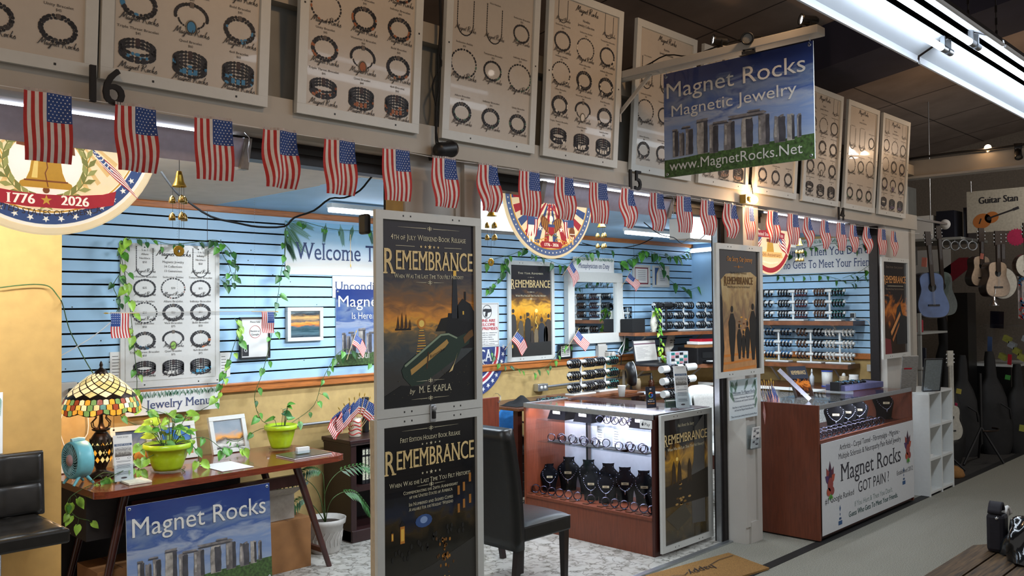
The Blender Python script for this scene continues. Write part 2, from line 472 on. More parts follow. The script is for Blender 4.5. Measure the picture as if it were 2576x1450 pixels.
def tile_mat():
    n = 'marble_tile'
    m = bpy.data.materials.new(n); m.use_nodes = True
    nt = m.node_tree; N, L = nt.nodes, nt.links; b = N['Principled BSDF']
    tc = N.new('ShaderNodeTexCoord')
    v = N.new('ShaderNodeTexVoronoi'); v.feature = 'DISTANCE_TO_EDGE'; v.inputs['Scale'].default_value = 6.5
    w = N.new('ShaderNodeTexNoise'); w.inputs['Scale'].default_value = 9; w.inputs['Detail'].default_value = 6
    ad = N.new('ShaderNodeMixRGB'); ad.blend_type = 'ADD'; ad.inputs[0].default_value = 0.25
    L.new(tc.outputs['Object'], ad.inputs[1]); L.new(w.outputs['Color'], ad.inputs[2]); L.new(tc.outputs['Object'], w.inputs[0]); L.new(ad.outputs[0], v.inputs[0])
    r = N.new('ShaderNodeValToRGB'); r.color_ramp.elements[0].color = lin('77736c') + (1,); r.color_ramp.elements[1].color = lin('b3b0a8') + (1,)
    r.color_ramp.elements[0].position = 0.0; r.color_ramp.elements[1].position = 0.05
    L.new(v.outputs['Distance'], r.inputs[0])
    n2 = N.new('ShaderNodeTexNoise'); n2.inputs['Scale'].default_value = 14; n2.inputs['Detail'].default_value = 8; L.new(tc.outputs['Object'], n2.inputs[0])
    r2 = N.new('ShaderNodeValToRGB'); r2.color_ramp.elements[0].color = (0.62, 0.62, 0.60, 1); r2.color_ramp.elements[1].color = (1, 1, 1, 1)
    r2.color_ramp.elements[0].position = 0.36; r2.color_ramp.elements[1].position = 0.5
    L.new(n2.outputs[0], r2.inputs[0])
    mx = N.new('ShaderNodeMixRGB'); mx.blend_type = 'MULTIPLY'; mx.inputs[0].default_value = 1
    L.new(r.outputs[0], mx.inputs[1]); L.new(r2.outputs[0], mx.inputs[2]); L.new(mx.outputs[0], b.inputs['Base Color'])
    b.inputs['Roughness'].default_value = 0.25
    MATS[n] = m
tile_mat()

# ================================================================== SETTING
YB, XR, ZC = 5.70, 8.90, 2.42        # back wall, right side wall, booth ceiling
m = MB(); m.box(-4, -4, -0.05, 18, 2.80, 0, 'carpet'); m.box(-4, 2.87, -0.05, 8.8, 3.33, 0, 'carpet'); struct('floor', m)
m = MB(); m.box(-4, 3.33, -0.05, XR, YB, 0.0, 'marble_tile'); struct('floor_tile', m)
m = MB(); m.box(8.8, 2.87, -0.05, 18, 9, -0.001, 'carpet_dark'); struct('floor_shop', m)
m = MB(); m.box(-4, 2.80, -0.05, 18, 2.87, 0.004, 'black_strip'); struct('trim_1', m)
m = MB(); m.box(3.0, 3.30, 0, 5.64, 3.34, 0.012, 'alu'); m.box(-0.5, 3.30, 0, 2.36, 3.34, 0.012, 'alu'); struct('trim_2', m)

def slat_wall(m, p0, p1, z0, z1, nrm, zref, pitch=0.0762):
    """grooved display panelling between two floor points"""
    p0, p1, n = Vector(p0), Vector(p1), Vector(nrm)
    d = p1 - p0; L = d.length; d.normalize()
    def blk(za, zb, dep0, dep1, mt, a=0, b=L):
        c = p0 + d * (a + b) / 2 + n * (dep0 + dep1) / 2 + Vector((0, 0, (za + zb) / 2))
        m.obox(c, d * (b - a) / 2, n * (dep1 - dep0) / 2, Vector((0, 0, (zb - za) / 2)), mt)
    blk(z0, z1, -0.015, 0.0, 'groove')
    k = math.ceil((z0 - zref) / pitch); z = zref + k * pitch
    prev = z0
    while z < z1 + pitch:
        lo, hi = prev, min(z - 0.0055, z1)
        if hi - lo > 0.004: blk(lo, hi, 0.0, 0.014, 'slat_blue')
        prev = z + 0.0055; z += pitch
m = MB()
m.box(0.8, YB, 0, XR + 0.1, YB + 0.1, 3.4, 'tan_wall')
slat_wall(m, (0.8, YB, 0), (XR, YB, 0), 1.19, ZC - 0.03, (0, -1, 0), 2.018)
for x in (2.86, 5.3, 7.74): m.box(x, YB - 0.0145, 1.19, x + 0.003, YB - 0.01, ZC - 0.03, 'groove')
dots = MB()
for i in range(60):
    x, z = rnd.uniform(1.7, 5.2), rnd.uniform(1.25, 2.3)
    m.box(x, YB - 0.0148, z, x + 0.007, YB - 0.012, z + 0.007, 'screw')
struct('wall_back', m)
m = MB()
m.box(XR, 3.3, 0, XR + 0.1, YB + 0.1, 2.43, 'tan_wall')
slat_wall(m, (XR, 5.42, 0), (XR, 3.3, 0), 1.20, ZC - 0.03, (-1, 0, 0), 2.018)
m.box(XR - 0.014, 5.42, 1.20, XR, YB, ZC, 'slat_blue')
struct('wall_right', m)
m = MB(); m.box(0.8, YB - 0.035, 1.125, XR, YB, 1.185, 'orange_wood'); m.box(0.8, YB - 0.045, 1.17, XR, YB, 1.19, 'orange_wood'); struct('trim_3', m, bevel=0.006)
m = MB(); m.box(0.8, YB - 0.03, 2.375, XR, YB, 2.42, 'orange_wood'); struct('trim_4', m, bevel=0.006)
m = MB(); m.box(XR - 0.035, 3.45, 1.14, XR, YB, 1.20, 'orange_wood'); struct('trim_5', m, bevel=0.006)
m = MB(); m.box(-1.5, 4.5, 0, 1.524, 4.62, 2.42, 'tan_partition'); struct('wall_left', m)
m = MB()
m.box(-1.5, 3.25, ZC, 9.0, YB + 0.1, ZC + 0.04, 'paint_ceiling_booth')
m.box(2.90, 4.35, ZC - 0.002, XR, YB, ZC + 0.001, 'paint_sky'); m.box(2.88, 3.95, ZC - 0.002, 3.76, 4.35, ZC + 0.001, 'paint_sky'); m.box(3.76, 3.90, ZC - 0.002, XR, 4.35, ZC + 0.001, 'paint_sky')
struct('ceiling_booth', m)
m = MB(); m.box(6.15, 3.95, 2.25, 8.0, 4.15, ZC, 'paint_ceiling_booth'); m.box(3.55, 4.3, 2.23, 4.9, 4.5, ZC, 'paint_recess'); struct('trim_6', m)
# fascia above the openings
m = MB()
m.box(-1.5, 3.15, 2.42, 8.93, 3.25, 2.56, 'paint_fascia')
m.box(-1.5, 3.23, 2.56, 8.93, 3.27, 2.96, 'paint_recess')
m.box(-1.5, 3.17, 2.96, 8.93, 3.27, 3.055, 'paint_fascia')
x = -0.75
while x < 8.9:
    m.box(x, 3.18, 2.56, x + 0.09, 3.25, 2.96, 'paint_fascia'); x += 1.56
struct('wall_front', m)
m = MB(); m.box(-0.5, 3.33, 2.33, 8.6, 3.41, ZC, 'metal_dark'); m.box(-0.5, 3.32, 2.375, 8.6, 3.33, 2.40, 'black_plastic'); struct('trim_7', m)
# pillars
m = MB(); m.box(2.60, 3.22, 0, 3.06, 3.36, 2.42, 'paint_white'); m.box(2.594, 3.235, 0, 2.60, 3.36, 2.42, 'tan_wall'); m.box(2.905, 3.205, 0, 2.93, 3.22, 2.36, 'paint_white'); m.box(2.95, 3.19, 0, 3.06, 3.22, 2.42, 'paint_white')
m.box(2.635, 3.37, 0, 2.67, 3.43, 2.42, 'metal_dark'); struct('pillar', m)
m = MB(); m.box(5.65, 3.20, 0, 5.86, 3.42, 2.42, 'paint_white'); m.box(5.65, 3.19, 0.12, 5.70, 3.20, 2.42, 'paint_white'); m.box(5.80, 3.185, 0.0, 5.86, 3.20, 2.42, 'paint_white'); m.box(5.70, 3.185, 0.0, 5.80, 3.20, 0.15, 'paint_white')
m.box(5.60, 3.34, 0, 5.65, 3.42, 2.42, 'metal_dark'); m.box(5.585, 3.36, 0, 5.60, 3.40, 2.42, 'alu'); struct('pillar', m)
m = MB(); m.box(8.20, 3.18, 0, 8.90, 3.30, 2.42, 'paint_white'); m.box(8.80, 3.16, 0, 8.90, 3.18, 2.42, 'paint_fascia'); m.box(8.17, 3.24, 0, 8.20, 3.32, 2.42, 'metal_dark'); struct('pillar', m)
# sloping hall ceiling and its beam
def zc(y): return 3.95 + 0.154 * (3.2 - y)
m = MB()
P = [(-4, -4), (20, -4), (20, 9), (-4, 9)]
m.add([(x, y, zc(y)) for x, y in P] + [(x, y, zc(y) + 0.05) for x, y in P], [(3, 2, 1, 0), (4, 5, 6, 7)], 'ceiling_grey')
for k in range(-3, 17): m.add([(k * 1.22, -4, zc(-4) - .002), (k * 1.22 + .012, -4, zc(-4) - .002), (k * 1.22 + .012, 9, zc(9) - .002), (k * 1.22, 9, zc(9) - .002)], [(0, 1, 2, 3)], 'seam')
for k in range(-3, 7):
    y = k * 1.22
    m.add([(-4, y, zc(y) - .002), (20, y, zc(y) - .002), (20, y + .012, zc(y + .012) - .002), (-4, y + .012, zc(y + .012) - .002)], [(0, 1, 2, 3)], 'seam')
struct('ceiling', m)
for x0, x1 in ((6.85, 7.62), (13.4, 14.2)):
    m = MB()
    A = [(x0, -4), (x1, -4), (x1, 9), (x0, 9)]
    m.add([(x, y, zc(y) - 0.35) for x, y in A] + [(x, y, zc(y)) for x, y in A], [(3, 2, 1, 0), (0, 1, 5, 4), (1, 2, 6, 5), (2, 3, 7, 6), (3, 0, 4, 7)], 'beam_navy')
    struct('beam', m)
# the next shop's header across the end of the aisle, its back wall
m = MB(); m.box(8.93, 0.5, 2.94, 9.03, 3.27, 3.10, 'paint_fascia'); m.box(8.90, 0.5, 2.925, 9.05, 3.27, 2.945, 'paint_white'); struct('trim_8', m)
m = MB(); m.box(12.9, 0.5, 0, 13.0, 9, 4.0, mat('shop_wall', '857b70', .8)); struct('wall_far', m)
m = MB(); m.box(9.0, 5.6, 0, 13.0, 5.7, 3.2, 'paint_recess'); struct('wall_shop', m)
# ================================================================== POSTERS ALONG THE FASCIA
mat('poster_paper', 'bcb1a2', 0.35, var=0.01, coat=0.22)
DK = [ink('1b191c'), ink('26242a'), ink('141316')]
def bracelet(S, u, v, r, kind, acc, l=3, seed=1):
    q = random.Random(seed)
    A = ink(acc)
    def beads(rx, ry, cu, cv, n, br, a0=0, a1=2 * pi, accent=0.0):
        for i in range(n):
            a = a0 + (a1 - a0) * (i + 0.5) / n
            m = A if q.random() < accent and sin(a) < 0.2 else DK[q.randrange(3)]
            lng = 1.5 if i % 3 else 0.9
            S.disc(cu + rx * cos(a), cv + ry * sin(a), br * lng, br * 0.85, m, l + (i % 2) * 0.4, 7, rot=atan2(ry * cos(a), -rx * sin(a)))
    if kind == 'ring': beads(r, r * 0.78, u, v, 22, r * 0.125, accent=0.1)
    elif kind == 'thin': beads(r * 1.1, r * 0.9, u, v, 26, r * 0.08, accent=0.15)
    elif kind == 'double':
        beads(r, r * 0.78, u, v, 22, r * 0.115, accent=0.12); beads(r * 0.87, r * 0.62, u, v, 20, r * 0.10, accent=0.2)
        S.rect(u - r * .12, v + r * .58, u + r * .12, v + r * .86, ink('5a5048'), l + 1)
    elif kind == 'vic':
        beads(r, r * 0.7, u, v + r * .1, 16, r * 0.13, -0.3, pi + 0.3); beads(r * .8, r * .5, u, v - r * .1, 12, r * .07, pi, 2 * pi)
        S.rect(u - r * .13, v + r * .62, u + r * .13, v + r * .95, ink('6a5f55'), l + 1)
        S.disc(u, v - r * .55, r * .36, r * .45, ink('2c2a28'), l + 1.2, 18); S.ring(u, v - r * .55, r * .36, r * .31, ink('8a7f6c'), l + 1.6, 18, asp=1.25); S.disc(u, v - r * .55, r * .26, r * .34, A, l + 2, 16)
    elif kind in ('band', 'quad'):
        k = 3 if kind == 'band' else 4
        for j in range(k):
            dv = r * (0.30 - 0.2 * j)
            beads(r, r * 0.42, u, v + dv, 22, r * 0.115, accent=0.2 if j in (1, 2) else 0.05)
        S.rect(u - r * .13, v + r * .35, u + r * .13, v + r * .78, ink('3a2a2a'), l + 1.2)
        for t in (-.35, 0, .35): S.rect(u + r * (t - .12), v - r * (.62 - .1 * abs(t)), u + r * (t + .12), v - r * (.3 - .1 * abs(t)), A if kind == 'quad' else DK[1], l + 1.3)
    elif kind == 'neck':
        w, h = r * 0.75, r * 2.4
        pts = [(u - w, v + h * .5)] + [(u - w * cos(t), v - h * .25 - w * 1.1 * sin(t)) for t in [pi * i / 10 for i in range(11)]] + [(u + w, v + h * .5)]
        for i in range(len(pts) - 1):
            (x0, y0), (x1, y1) = pts[i], pts[i + 1]; n = max(2, int(hypot(x1 - x0, y1 - y0) / (r * .16)))
            for j in range(n):
                t = j / n
                S.disc(x0 + (x1 - x0) * t, y0 + (y1 - y0) * t, r * .085, r * .045, DK[(i + j) % 3], l, 6, rot=atan2(y1 - y0, x1 - x0))
ROWS = [('Triple Threat Bracelet', '$45', 'band'), ('Quad Bracelet', '$60', 'quad'), ('4x4 Bracelet', '$60', 'quad'),
        ('Unity Bracelet', '$45', 'double'), ('Victorian 2 Bracelet', '$60', 'vic'), ('Bold Bracelet', '$45', 'double'),
        ('Infinity Anklet', '$30', 'thin'), ('Allure Bracelet', '$45', 'double'), ('Infinity Bracelet', '$45', 'double'),
        ('Seductive Bracelet', '$20', 'ring'), ('Seductive Anklet', '$30', 'thin'), ('Temptation Bracelet', '$20', 'ring')]
ROWS_B = [('Allure Bracelet', '$45', 'double'), ('Infinity Bracelet', '$45', 'double'), ('Unity Bracelet', '$45', 'double'),
          ('Seductive Anklet', '$30', 'thin'), ('Temptation Bracelet', '$20', 'ring'), ('Infinity Anklet', '$30', 'thin')]
def item(S, u, v, r, name, price, kind, acc, seed, big=1.0):
    bracelet(S, u, v, r, kind, acc, seed=seed)
    S.hand(u, v - r * 1.05, r * 2.3, ink('3a3634'), 6)
    S.text(name, u, v + r * 1.28, 0.0085 * big, ink('4a4540'), 3, width=min(0.17, 0.0068 * len(name)) * big, serif=True)
    S.text(price, u, v + r * 1.28 - 0.0155 * big, 0.0085 * big, ink('4a4540'), 3, serif=True)
def header(S, w, y, title, necks, acc, seed):
    S.hand(w / 2, y, 0.20, ink('2c2826'), 4)
    S.text(title, w / 2, y - 0.045, 0.013, ink('3a3634'), 3, serif=True); S.text('Jewelry Collection', w / 2, y - 0.072, 0.013, ink('3a3634'), 3, serif=True)
def fascia_poster(x, layout, title, acc, label, k, zt=3.407):
    w, h = 0.645, 0.905
    t = thing('framed_poster', label, 'poster', (x + w / 2, 3.135, 2.505), 'jewelry posters along the fascia')
    S = Sheet((x, 3.135, 2.505), (1, 0, 0), (0, -0.065, 0.902), w, h)
    f = S.frame(MB(), 0.042, 0.012, 'frame_white', 0.012)
    for u in (0.18, w - 0.14): S.slab(u, 0.017, u + 0.008, 0.025, 0.012, 0.013, 'screw', f)
    for v in (0.45,):
        S.slab(0.017, v, 0.025, v + 0.008, 0.012, 0.013, 'screw', f); S.slab(w - 0.025, v, w - 0.017, v + 0.008, 0.012, 0.013, 'screw', f)
    build('frame', f, t, bevel=0.002)
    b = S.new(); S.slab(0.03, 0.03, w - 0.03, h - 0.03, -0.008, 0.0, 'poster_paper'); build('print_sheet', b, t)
    S.new()
    cols = (0.13, 0.325, 0.52)
    if layout == 'A':
        for i, (n, p, kd) in enumerate(ROWS):
            item(S, cols[i % 3], 0.115 + 0.172 * (i // 3) + (0.0, -0.006, -0.008)[i % 3], 0.062 if kd != 'thin' else 0.066, n, p, kd, acc, k * 40 + i)
        header(S, w, 0.815, title, 2, acc, k)
        for u in (0.125, 0.525): bracelet(S, u, 0.80, 0.05, 'neck', acc); S.hand(u, 0.735, 0.12, ink('3a3634'), 6)
    elif layout == 'B':
        for i, (n, p, kd) in enumerate(ROWS_B):
            item(S, cols[i % 3], 0.14 + 0.235 * (i // 3), 0.058 if kd != 'thin' else 0.074, n, p, kd, acc, k * 40 + i)
        for u in (0.13, 0.325): bracelet(S, u, 0.61, 0.07, 'neck', acc); S.hand(u, 0.53, 0.14, ink('3a3634'), 6); S.text('Allure Necklace', u, 0.70, 0.008, ink('4a4540'), 3)
        item(S, 0.52, 0.60, 0.055, 'Seductive Bracelet', '$20', 'ring' if k % 3 else 'vic', acc, k)
        header(S, w, 0.815, title, 0, acc, k)
    build('jewelry_pictures', S.mb, t)
    return t
FP = [(0.525, 'B', 'Onyx', '3a3634', 'framed jewelry price poster cut off at the left edge above number 16'),
      (1.181, 'A', 'Turquoise', '3f7fa8', 'framed poster of turquoise bracelets, right above number 16'),
      (1.959, 'A', 'Tiger Eye', '9a5a34', 'framed poster of brown bracelets between number 16 and the black cable'),
      (2.745, 'B', 'Fluorite', '4a6a58', 'framed jewelry poster with two necklaces, right of the hanging black cable'),
      (3.455, 'A', 'Howlite', 'd8cfc0', 'framed jewelry poster with pale stones left of the hanging banner bracket'),
      (4.235, 'B', 'Kunzite', 'b8a49c', 'framed jewelry poster behind the bracket, right above number 15'),
      (4.965, 'A', 'Jasper', '8a6a58', 'framed jewelry poster mostly hidden behind the hanging stone circle banner'),
      (5.695, 'B', 'Agate', '6a6460', 'framed jewelry poster below the banner, right of the lit bulb'),
      (6.440, 'A', 'Quartz', 'bcb0a0', 'framed jewelry poster next right of the hanging banner, left above number 14'),
      (7.190, 'B', 'Jade', '4a6a50', 'framed jewelry poster right above number 14, second from the end'),
      (7.915, 'A', 'Amethyst', '6a5878', 'framed jewelry poster at the far right end of the fascia')]
for k, (x, lay, ti, ac, lb) in enumerate(FP): fascia_poster(x, lay, ti, ac, lb, k + 1)

# ------------------------------------------------------------------ unit numbers
mat('number_black', '120d0b', 0.7, var=0.1)
for txt, px, py, hgt, wd, lb in (('16', 262, 215, 0.125, 0.14, 'black house number 16 on the fascia at the left'), ('15', 1596, 453, 0.115, 0.15, 'black house number 15 on the fascia below the hanging banner'), ('14', 2115, 538, 0.105, 0.14, 'black house number 14 on the fascia at the right')):
    p = atY(px, py, 3.10)
    root = thing('house_number', lb, 'number', (p.x, 3.105, p.z), 'black unit numbers')
    for i, ch in enumerate(txt):
        S = Sheet((p.x, 3.10, p.z - hgt / 2), (1, 0, 0), (0, 0, 1))
        S.text(ch, (-0.27 + 0.5 * i) * wd, 0, hgt, 'number_black', 0, 'c', 0.9, serif=False, bold=0.002)
        o = build('digit', S.mb, root, solid=0.012)

# ------------------------------------------------------------------ bunting of American flags
mat('flag_red', 'b02a26', 0.75, var=0.05); mat('flag_white', 'd6cdc6', 0.75, var=0.03); mat('flag_blue', '24407c', 0.75, var=0.05)
mat('flag_star', 'e6e6ea', 0.7, var=0); mat('hem_clear', 'a89a92', 0.5, var=0.1)
def flag_mesh(w, h, wave, m=None, star_n=5):
    """flag hung by its hoist-side turned up: stripes run down, canton at the upper right"""
    m = m or MB()
    def P(u, v, d=0): return (u * w, wave * (0.35 * sin(u * 9 + v * 3) + sin(v * 5.5 + u * 1.5) * v) + d, -v * h)
    nv = 12
    for i in range(13):
        c = 'flag_red' if i % 2 == 0 else 'flag_white'
        for j in range(nv):
            cc = 'flag_blue' if i >= 6 and j < 5 else c
            a, b, t, q = i / 13, (i + 1) / 13, j / nv, (j + 1) / nv
            m.add([P(a, t), P(b, t), P(b, q), P(a, q)], [(3, 2, 1, 0)], cc, True)
        m.add([P(i / 13, 0), P((i + .8) / 13, 0), (P((i + .8) / 13, 0)[0], P((i + .8) / 13, 0)[1], h * .045), (P(i / 13, 0)[0], P(i / 13, 0)[1], h * .045)], [(0, 1, 2, 3)], 'hem_clear')
    for r in range(9):
        for c in range(6 if r % 2 == 0 else 5):
            u = 6 / 13 + 7 / 13 * ((c + (0.5 if r % 2 == 0 else 1.0)) / 6); v = 5 / 12 * (r + 0.5) / 9
            for d in (-0.0012, 0.0012):
                pts = [P(u, v, d)] + [P(u + (0.022 if k % 2 == 0 else 0.009) * cos(pi / 2 + k * pi / 5), v - (0.0135 if k % 2 == 0 else 0.0055) * sin(pi / 2 + k * pi / 5), d) for k in range(10)]
                m.add(pts, [(0, k + 1, (k + 1) % 10 + 1) for k in range(10)], 'flag_star')
    return m
FL = [(60, 221), (290, 258), (489, 291), (662, 320), (816, 345), (962, 369), (1088, 392), (1204, 409), (1306, 425), (1397, 440), (1483, 454), (1563, 468), (1635, 480), (1702, 489), (1764, 499), (1822, 508), (1874, 517), (1930, 527), (1981, 534), (2024, 542), (2066, 549), (2105, 556), (2139, 562), (2174, 567), (2209, 572), (2243, 577)]
protos = []
pts = []
for k in range(3):
    o = build('bunting_flag', flag_mesh(0.145, 0.228, (0.012, 0.02, 0.028)[k])); protos.append(o)
for i, (px, py) in enumerate(FL):
    p = atY(px, py + 4, 3.085)
    pts.append((p.x, 3.10, p.z + 0.004)); pts.append((p.x + 0.145, 3.10, p.z + 0.002))
    k = (0, 1, 0, 2, 1, 0, 1, 2)[i % 8]
    src = protos[k]
    if 'label' in src: o = src.copy(); COL.objects.link(o)
    else: o = src
    o.location = (p.x, 3.085, p.z); o.rotation_euler = (0.0, radians(rnd.uniform(-1.5, 1.5)), radians(rnd.uniform(-6, 6)))
    tag(o, 'small American flag, %s from the left along the bunting below the posters' % ORD[i], 'flag', 'bunting flags')
m = MB(); m.tube([(-0.6, 3.10, pts[0][2] + 0.01)] + pts + [(8.93, 3.13, pts[-1][2] + 0.02)], 0.0015, 'paper', 5)
tag(build('bunting_string', m), 'thin white string carrying the row of American flags', 'string')

# ------------------------------------------------------------------ shop lights hung under the fascia
mat('lamp_housing', 'c4bfd0', 0.45, var=0.03); mat('endcap', '9a9692', 0.4, var=0.05)
def shop_light(x0, x1, label, y=3.28):
    t = thing('shop_light', label, 'light', ((x0 + x1) / 2, y, 2.28), 'tube lights under the fascia')
    m = MB()
    m.add([(x0, y - .02, 2.395), (x1, y - .02, 2.395), (x1, y + .03, 2.285), (x0, y + .03, 2.285), (x0, y - .016, 2.397), (x1, y - .016, 2.397), (x1, y + .034, 2.287), (x0, y + .034, 2.287)],
          [(0, 1, 2, 3), (7, 6, 5, 4), (0, 4, 5, 1), (3, 2, 6, 7)], 'lamp_housing')
    m.box(x0, y + .03, 2.37, x1, y + .13, 2.40, 'lamp_housing'); build('housing', m, t)
    for xx in (x0, x1):
        m = MB(); m.prism([(xx, y - .022, 2.40), (xx, y + .135, 2.405), (xx, y + .135, 2.36), (xx, y + .05, 2.275), (xx, y + .01, 2.275)], (0.035 if xx == x1 else -0.035, 0, 0), 'endcap'); build('end_cap', m, t, bevel=0.006)
    for dy, dz in ((.055, 2.418), (.07, 2.335)):
        m = MB(); m.tube([(x0 + .02, y + dy, dz), (x1 - .02, y + dy, dz)], 0.009, 'lit_tube_in', 8); build('tube', m, t)
    m = MB(); m.tube([(x1 - .03, y + .05, 2.40), (x1 - .03, y + .05, 2.42)], 0.002, 'alu', 5); m.tube([(x1 + .01, y - .015, 2.44), (x1 + .0, y - .025, 2.42), (x1 + .02, y - .025, 2.40), (x1 + .015, y - .02, 2.35), (x1 + .02, y - .02, 2.30)], 0.003, 'chrome', 5); build('hook', m, t)
shop_light(-0.2, 1.80, 'tube shop light below number 16 behind the first flags')
shop_light(3.64, 4.86, 'tube shop light below number 15 in front of the half round sign')
shop_light(6.20, 7.70, 'tube shop light below number 14 behind the last flags')

# ------------------------------------------------------------------ lit round signs hanging in the openings
def lit(c): return mat('lit_' + c, c, 0.6, var=0.03, scale=60, emit=c, es=0.55)  # emission stands in for tube light showing through the signs
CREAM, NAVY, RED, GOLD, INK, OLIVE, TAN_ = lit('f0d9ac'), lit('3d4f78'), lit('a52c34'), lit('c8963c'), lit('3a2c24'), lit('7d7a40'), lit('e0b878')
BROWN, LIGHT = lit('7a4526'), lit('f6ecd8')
def flag_art(S, o, du, dv, n=7, wavy=0.08, stars=True):
    """a little waving flag drawn on a sign: o = corner at the staff top, du along the fly, dv down the hoist"""
    def P(a, b): 
        k = wavy * sin(a * 6.0)
        return (o[0] + du[0] * a + dv[0] * (b + k), o[1] + du[1] * a + dv[1] * (b + k))
    N = 8
    for i in range(n):
        for j in range(N):
            a, b = j / N, (j + 1) / N
            S.poly([P(a, (i + 1) / n), P(b, (i + 1) / n), P(b, i / n), P(a, i / n)], RED if i % 2 == 0 else LIGHT, 6)
    for j in range(4): 
        S.poly([P(j / 8, 4 / 7), P((j + 1) / 8, 4 / 7), P((j + 1) / 8, 0), P(j / 8, 0)], NAVY, 6.6)
    if stars:
        L = hypot(*du)
        for i in range(4):
            for j in range(5): S.star(*P(.05 + .1 * j, .07 + .13 * i), L * .022, LIGHT, 7.2)
def leaf_art(S, u, v, L, a, m, l=6):
    S.poly([(u, v), (u + L * .5 * cos(a) - L * .2 * sin(a), v + L * .5 * sin(a) + L * .2 * cos(a)), (u + L * cos(a), v + L * sin(a)), (u + L * .5 * cos(a) + L * .2 * sin(a), v + L * .5 * sin(a) - L * .2 * cos(a))], m, l)
def hanging_disc(cx, cz, y, r, label):
    t = thing('round_sign', label, 'sign', (cx, y, cz - r), 'lit anniversary signs in the openings')
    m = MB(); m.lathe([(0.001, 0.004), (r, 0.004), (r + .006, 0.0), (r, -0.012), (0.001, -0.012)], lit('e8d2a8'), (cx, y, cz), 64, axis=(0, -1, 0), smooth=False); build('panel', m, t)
    S = Sheet((cx, y - 0.0045, cz), (1, 0, 0), (0, 0, 1))
    return t, S
# first: bell, flags and wreath
t, S = hanging_disc(1.115, 2.405, 3.46, 0.42, 'large round lit sign with a bell and 1776 2026 at the left')
R = 0.405
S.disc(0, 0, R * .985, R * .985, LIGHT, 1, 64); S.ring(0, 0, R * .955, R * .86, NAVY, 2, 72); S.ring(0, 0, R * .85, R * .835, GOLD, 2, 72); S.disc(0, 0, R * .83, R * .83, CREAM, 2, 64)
for i in range(44): S.star(R * .907 * cos(i * 2 * pi / 44), R * .907 * sin(i * 2 * pi / 44), R * .032, LIGHT, 3, i * 2 * pi / 44 - pi / 2)
for i in range(36):
    a = i * 2 * pi / 36; S.poly([(R * .2 * cos(a), R * .1 + R * .2 * sin(a)), (R * .72 * cos(a - .03), R * .72 * sin(a - .03)), (R * .72 * cos(a + .03), R * .72 * sin(a + .03))], TAN_, 3)
build('border_and_rays', S.mb, t); S.new()
by = -0.10 * R / 0.405
S.disc(0, -.17, .13, .115, LIGHT, 3.6, 30)
prof = [(-.095, -.255), (-.088, -.235), (-.068, -.225), (-.056, -.195), (-.05, -.155), (-.042, -.12), (-.022, -.108)]
S.poly(prof + [(-x, y) for x, y in prof[::-1]], lit('b8862e'), 7); S.poly([(-.05, -.22), (-.03, -.22), (-.026, -.125), (-.036, -.125)], lit('e6c06a'), 7.6)
S.stroke([(0, -.15), (.004, -.18), (-.004, -.2), (.006, -.25)], .004, BROWN, 8); S.rect(-.075, -.232, .075, -.226, BROWN, 8); S.disc(0, -.262, .012, .012, BROWN, 6.8)
S.poly([(-.10, -.105), (-.10, -.05), (.095, -.07), (.10, -.125)], BROWN, 7); S.rect(-.02, -.115, -.008, -.05, INK, 8); S.rect(.014, -.118, .026, -.055, INK, 8)
build('bell_picture', S.mb, t); S.new()
for sg in (-1, 1):
    for i in range(13):
        a = radians(-95 + i * 13.5); x, y = .145 * cos(a), -.165 + .135 * sin(a)
        for d in (-.7, .5): leaf_art(S, sg * x, y, .05, (a + pi / 2 + d) if sg > 0 else pi - (a + pi / 2 + d), OLIVE if i % 2 else lit('9a9656'), 8)
    S.stroke([(sg * .145 * cos(radians(-95 + 9 * i)), -.165 + .135 * sin(radians(-95 + 9 * i))) for i in range(19)], .004, OLIVE, 8.5)
build('wreath', S.mb, t); S.new()
flag_art(S, (.13, -.06), (.14, -.12), (.075, .06 - .16), 9); S.stroke([(.10, -.25), (.20, -.02)], .004, GOLD, 6)
flag_art(S, (-.13, -.06), (-.14, -.12), (-.075, .06 - .16), 9); S.stroke([(-.10, -.25), (-.20, -.02)], .004, GOLD, 6)
build('crossed_flags', S.mb, t); S.new()
S.poly([(-.25, -.245), (-.2, -.262), (-.1, -.275), (0, -.278), (.1, -.275), (.2, -.262), (.25, -.245), (.24, -.30), (.16, -.318), (.06, -.326), (-.06, -.326), (-.16, -.318), (-.24, -.30)], RED, 9)
S.text('1776', -.085, -.315, .034, LIGHT, 10, serif=True, bold=.0015); S.text('2026', .10, -.312, .034, LIGHT, 10, serif=True, bold=.0015); S.star(.0, -.299, .02, GOLD, 10)
S.text('UNITED STATES OF AMERICA', 0, 0, .021, INK, 9, arc=(0, .35, .706, -1), serif=True, width=.40)
S.text('SEMIQUINCENTENNIAL', 0, 0, .024, INK, 9, arc=(0, -.62, .63, 1), serif=True, width=.38)
S.text('250', .165, .035, .06, RED, 9, serif=True, bold=.003, rot=-.12); S.text('TH', .245, .052, .026, RED, 9, serif=True, rot=-.16); S.text("AMERICA'S", -.13, .05, .05, lit('8a5a2c'), 9, serif=True, bold=.002, rot=.06, width=.26)
build('lettering', S.mb, t)
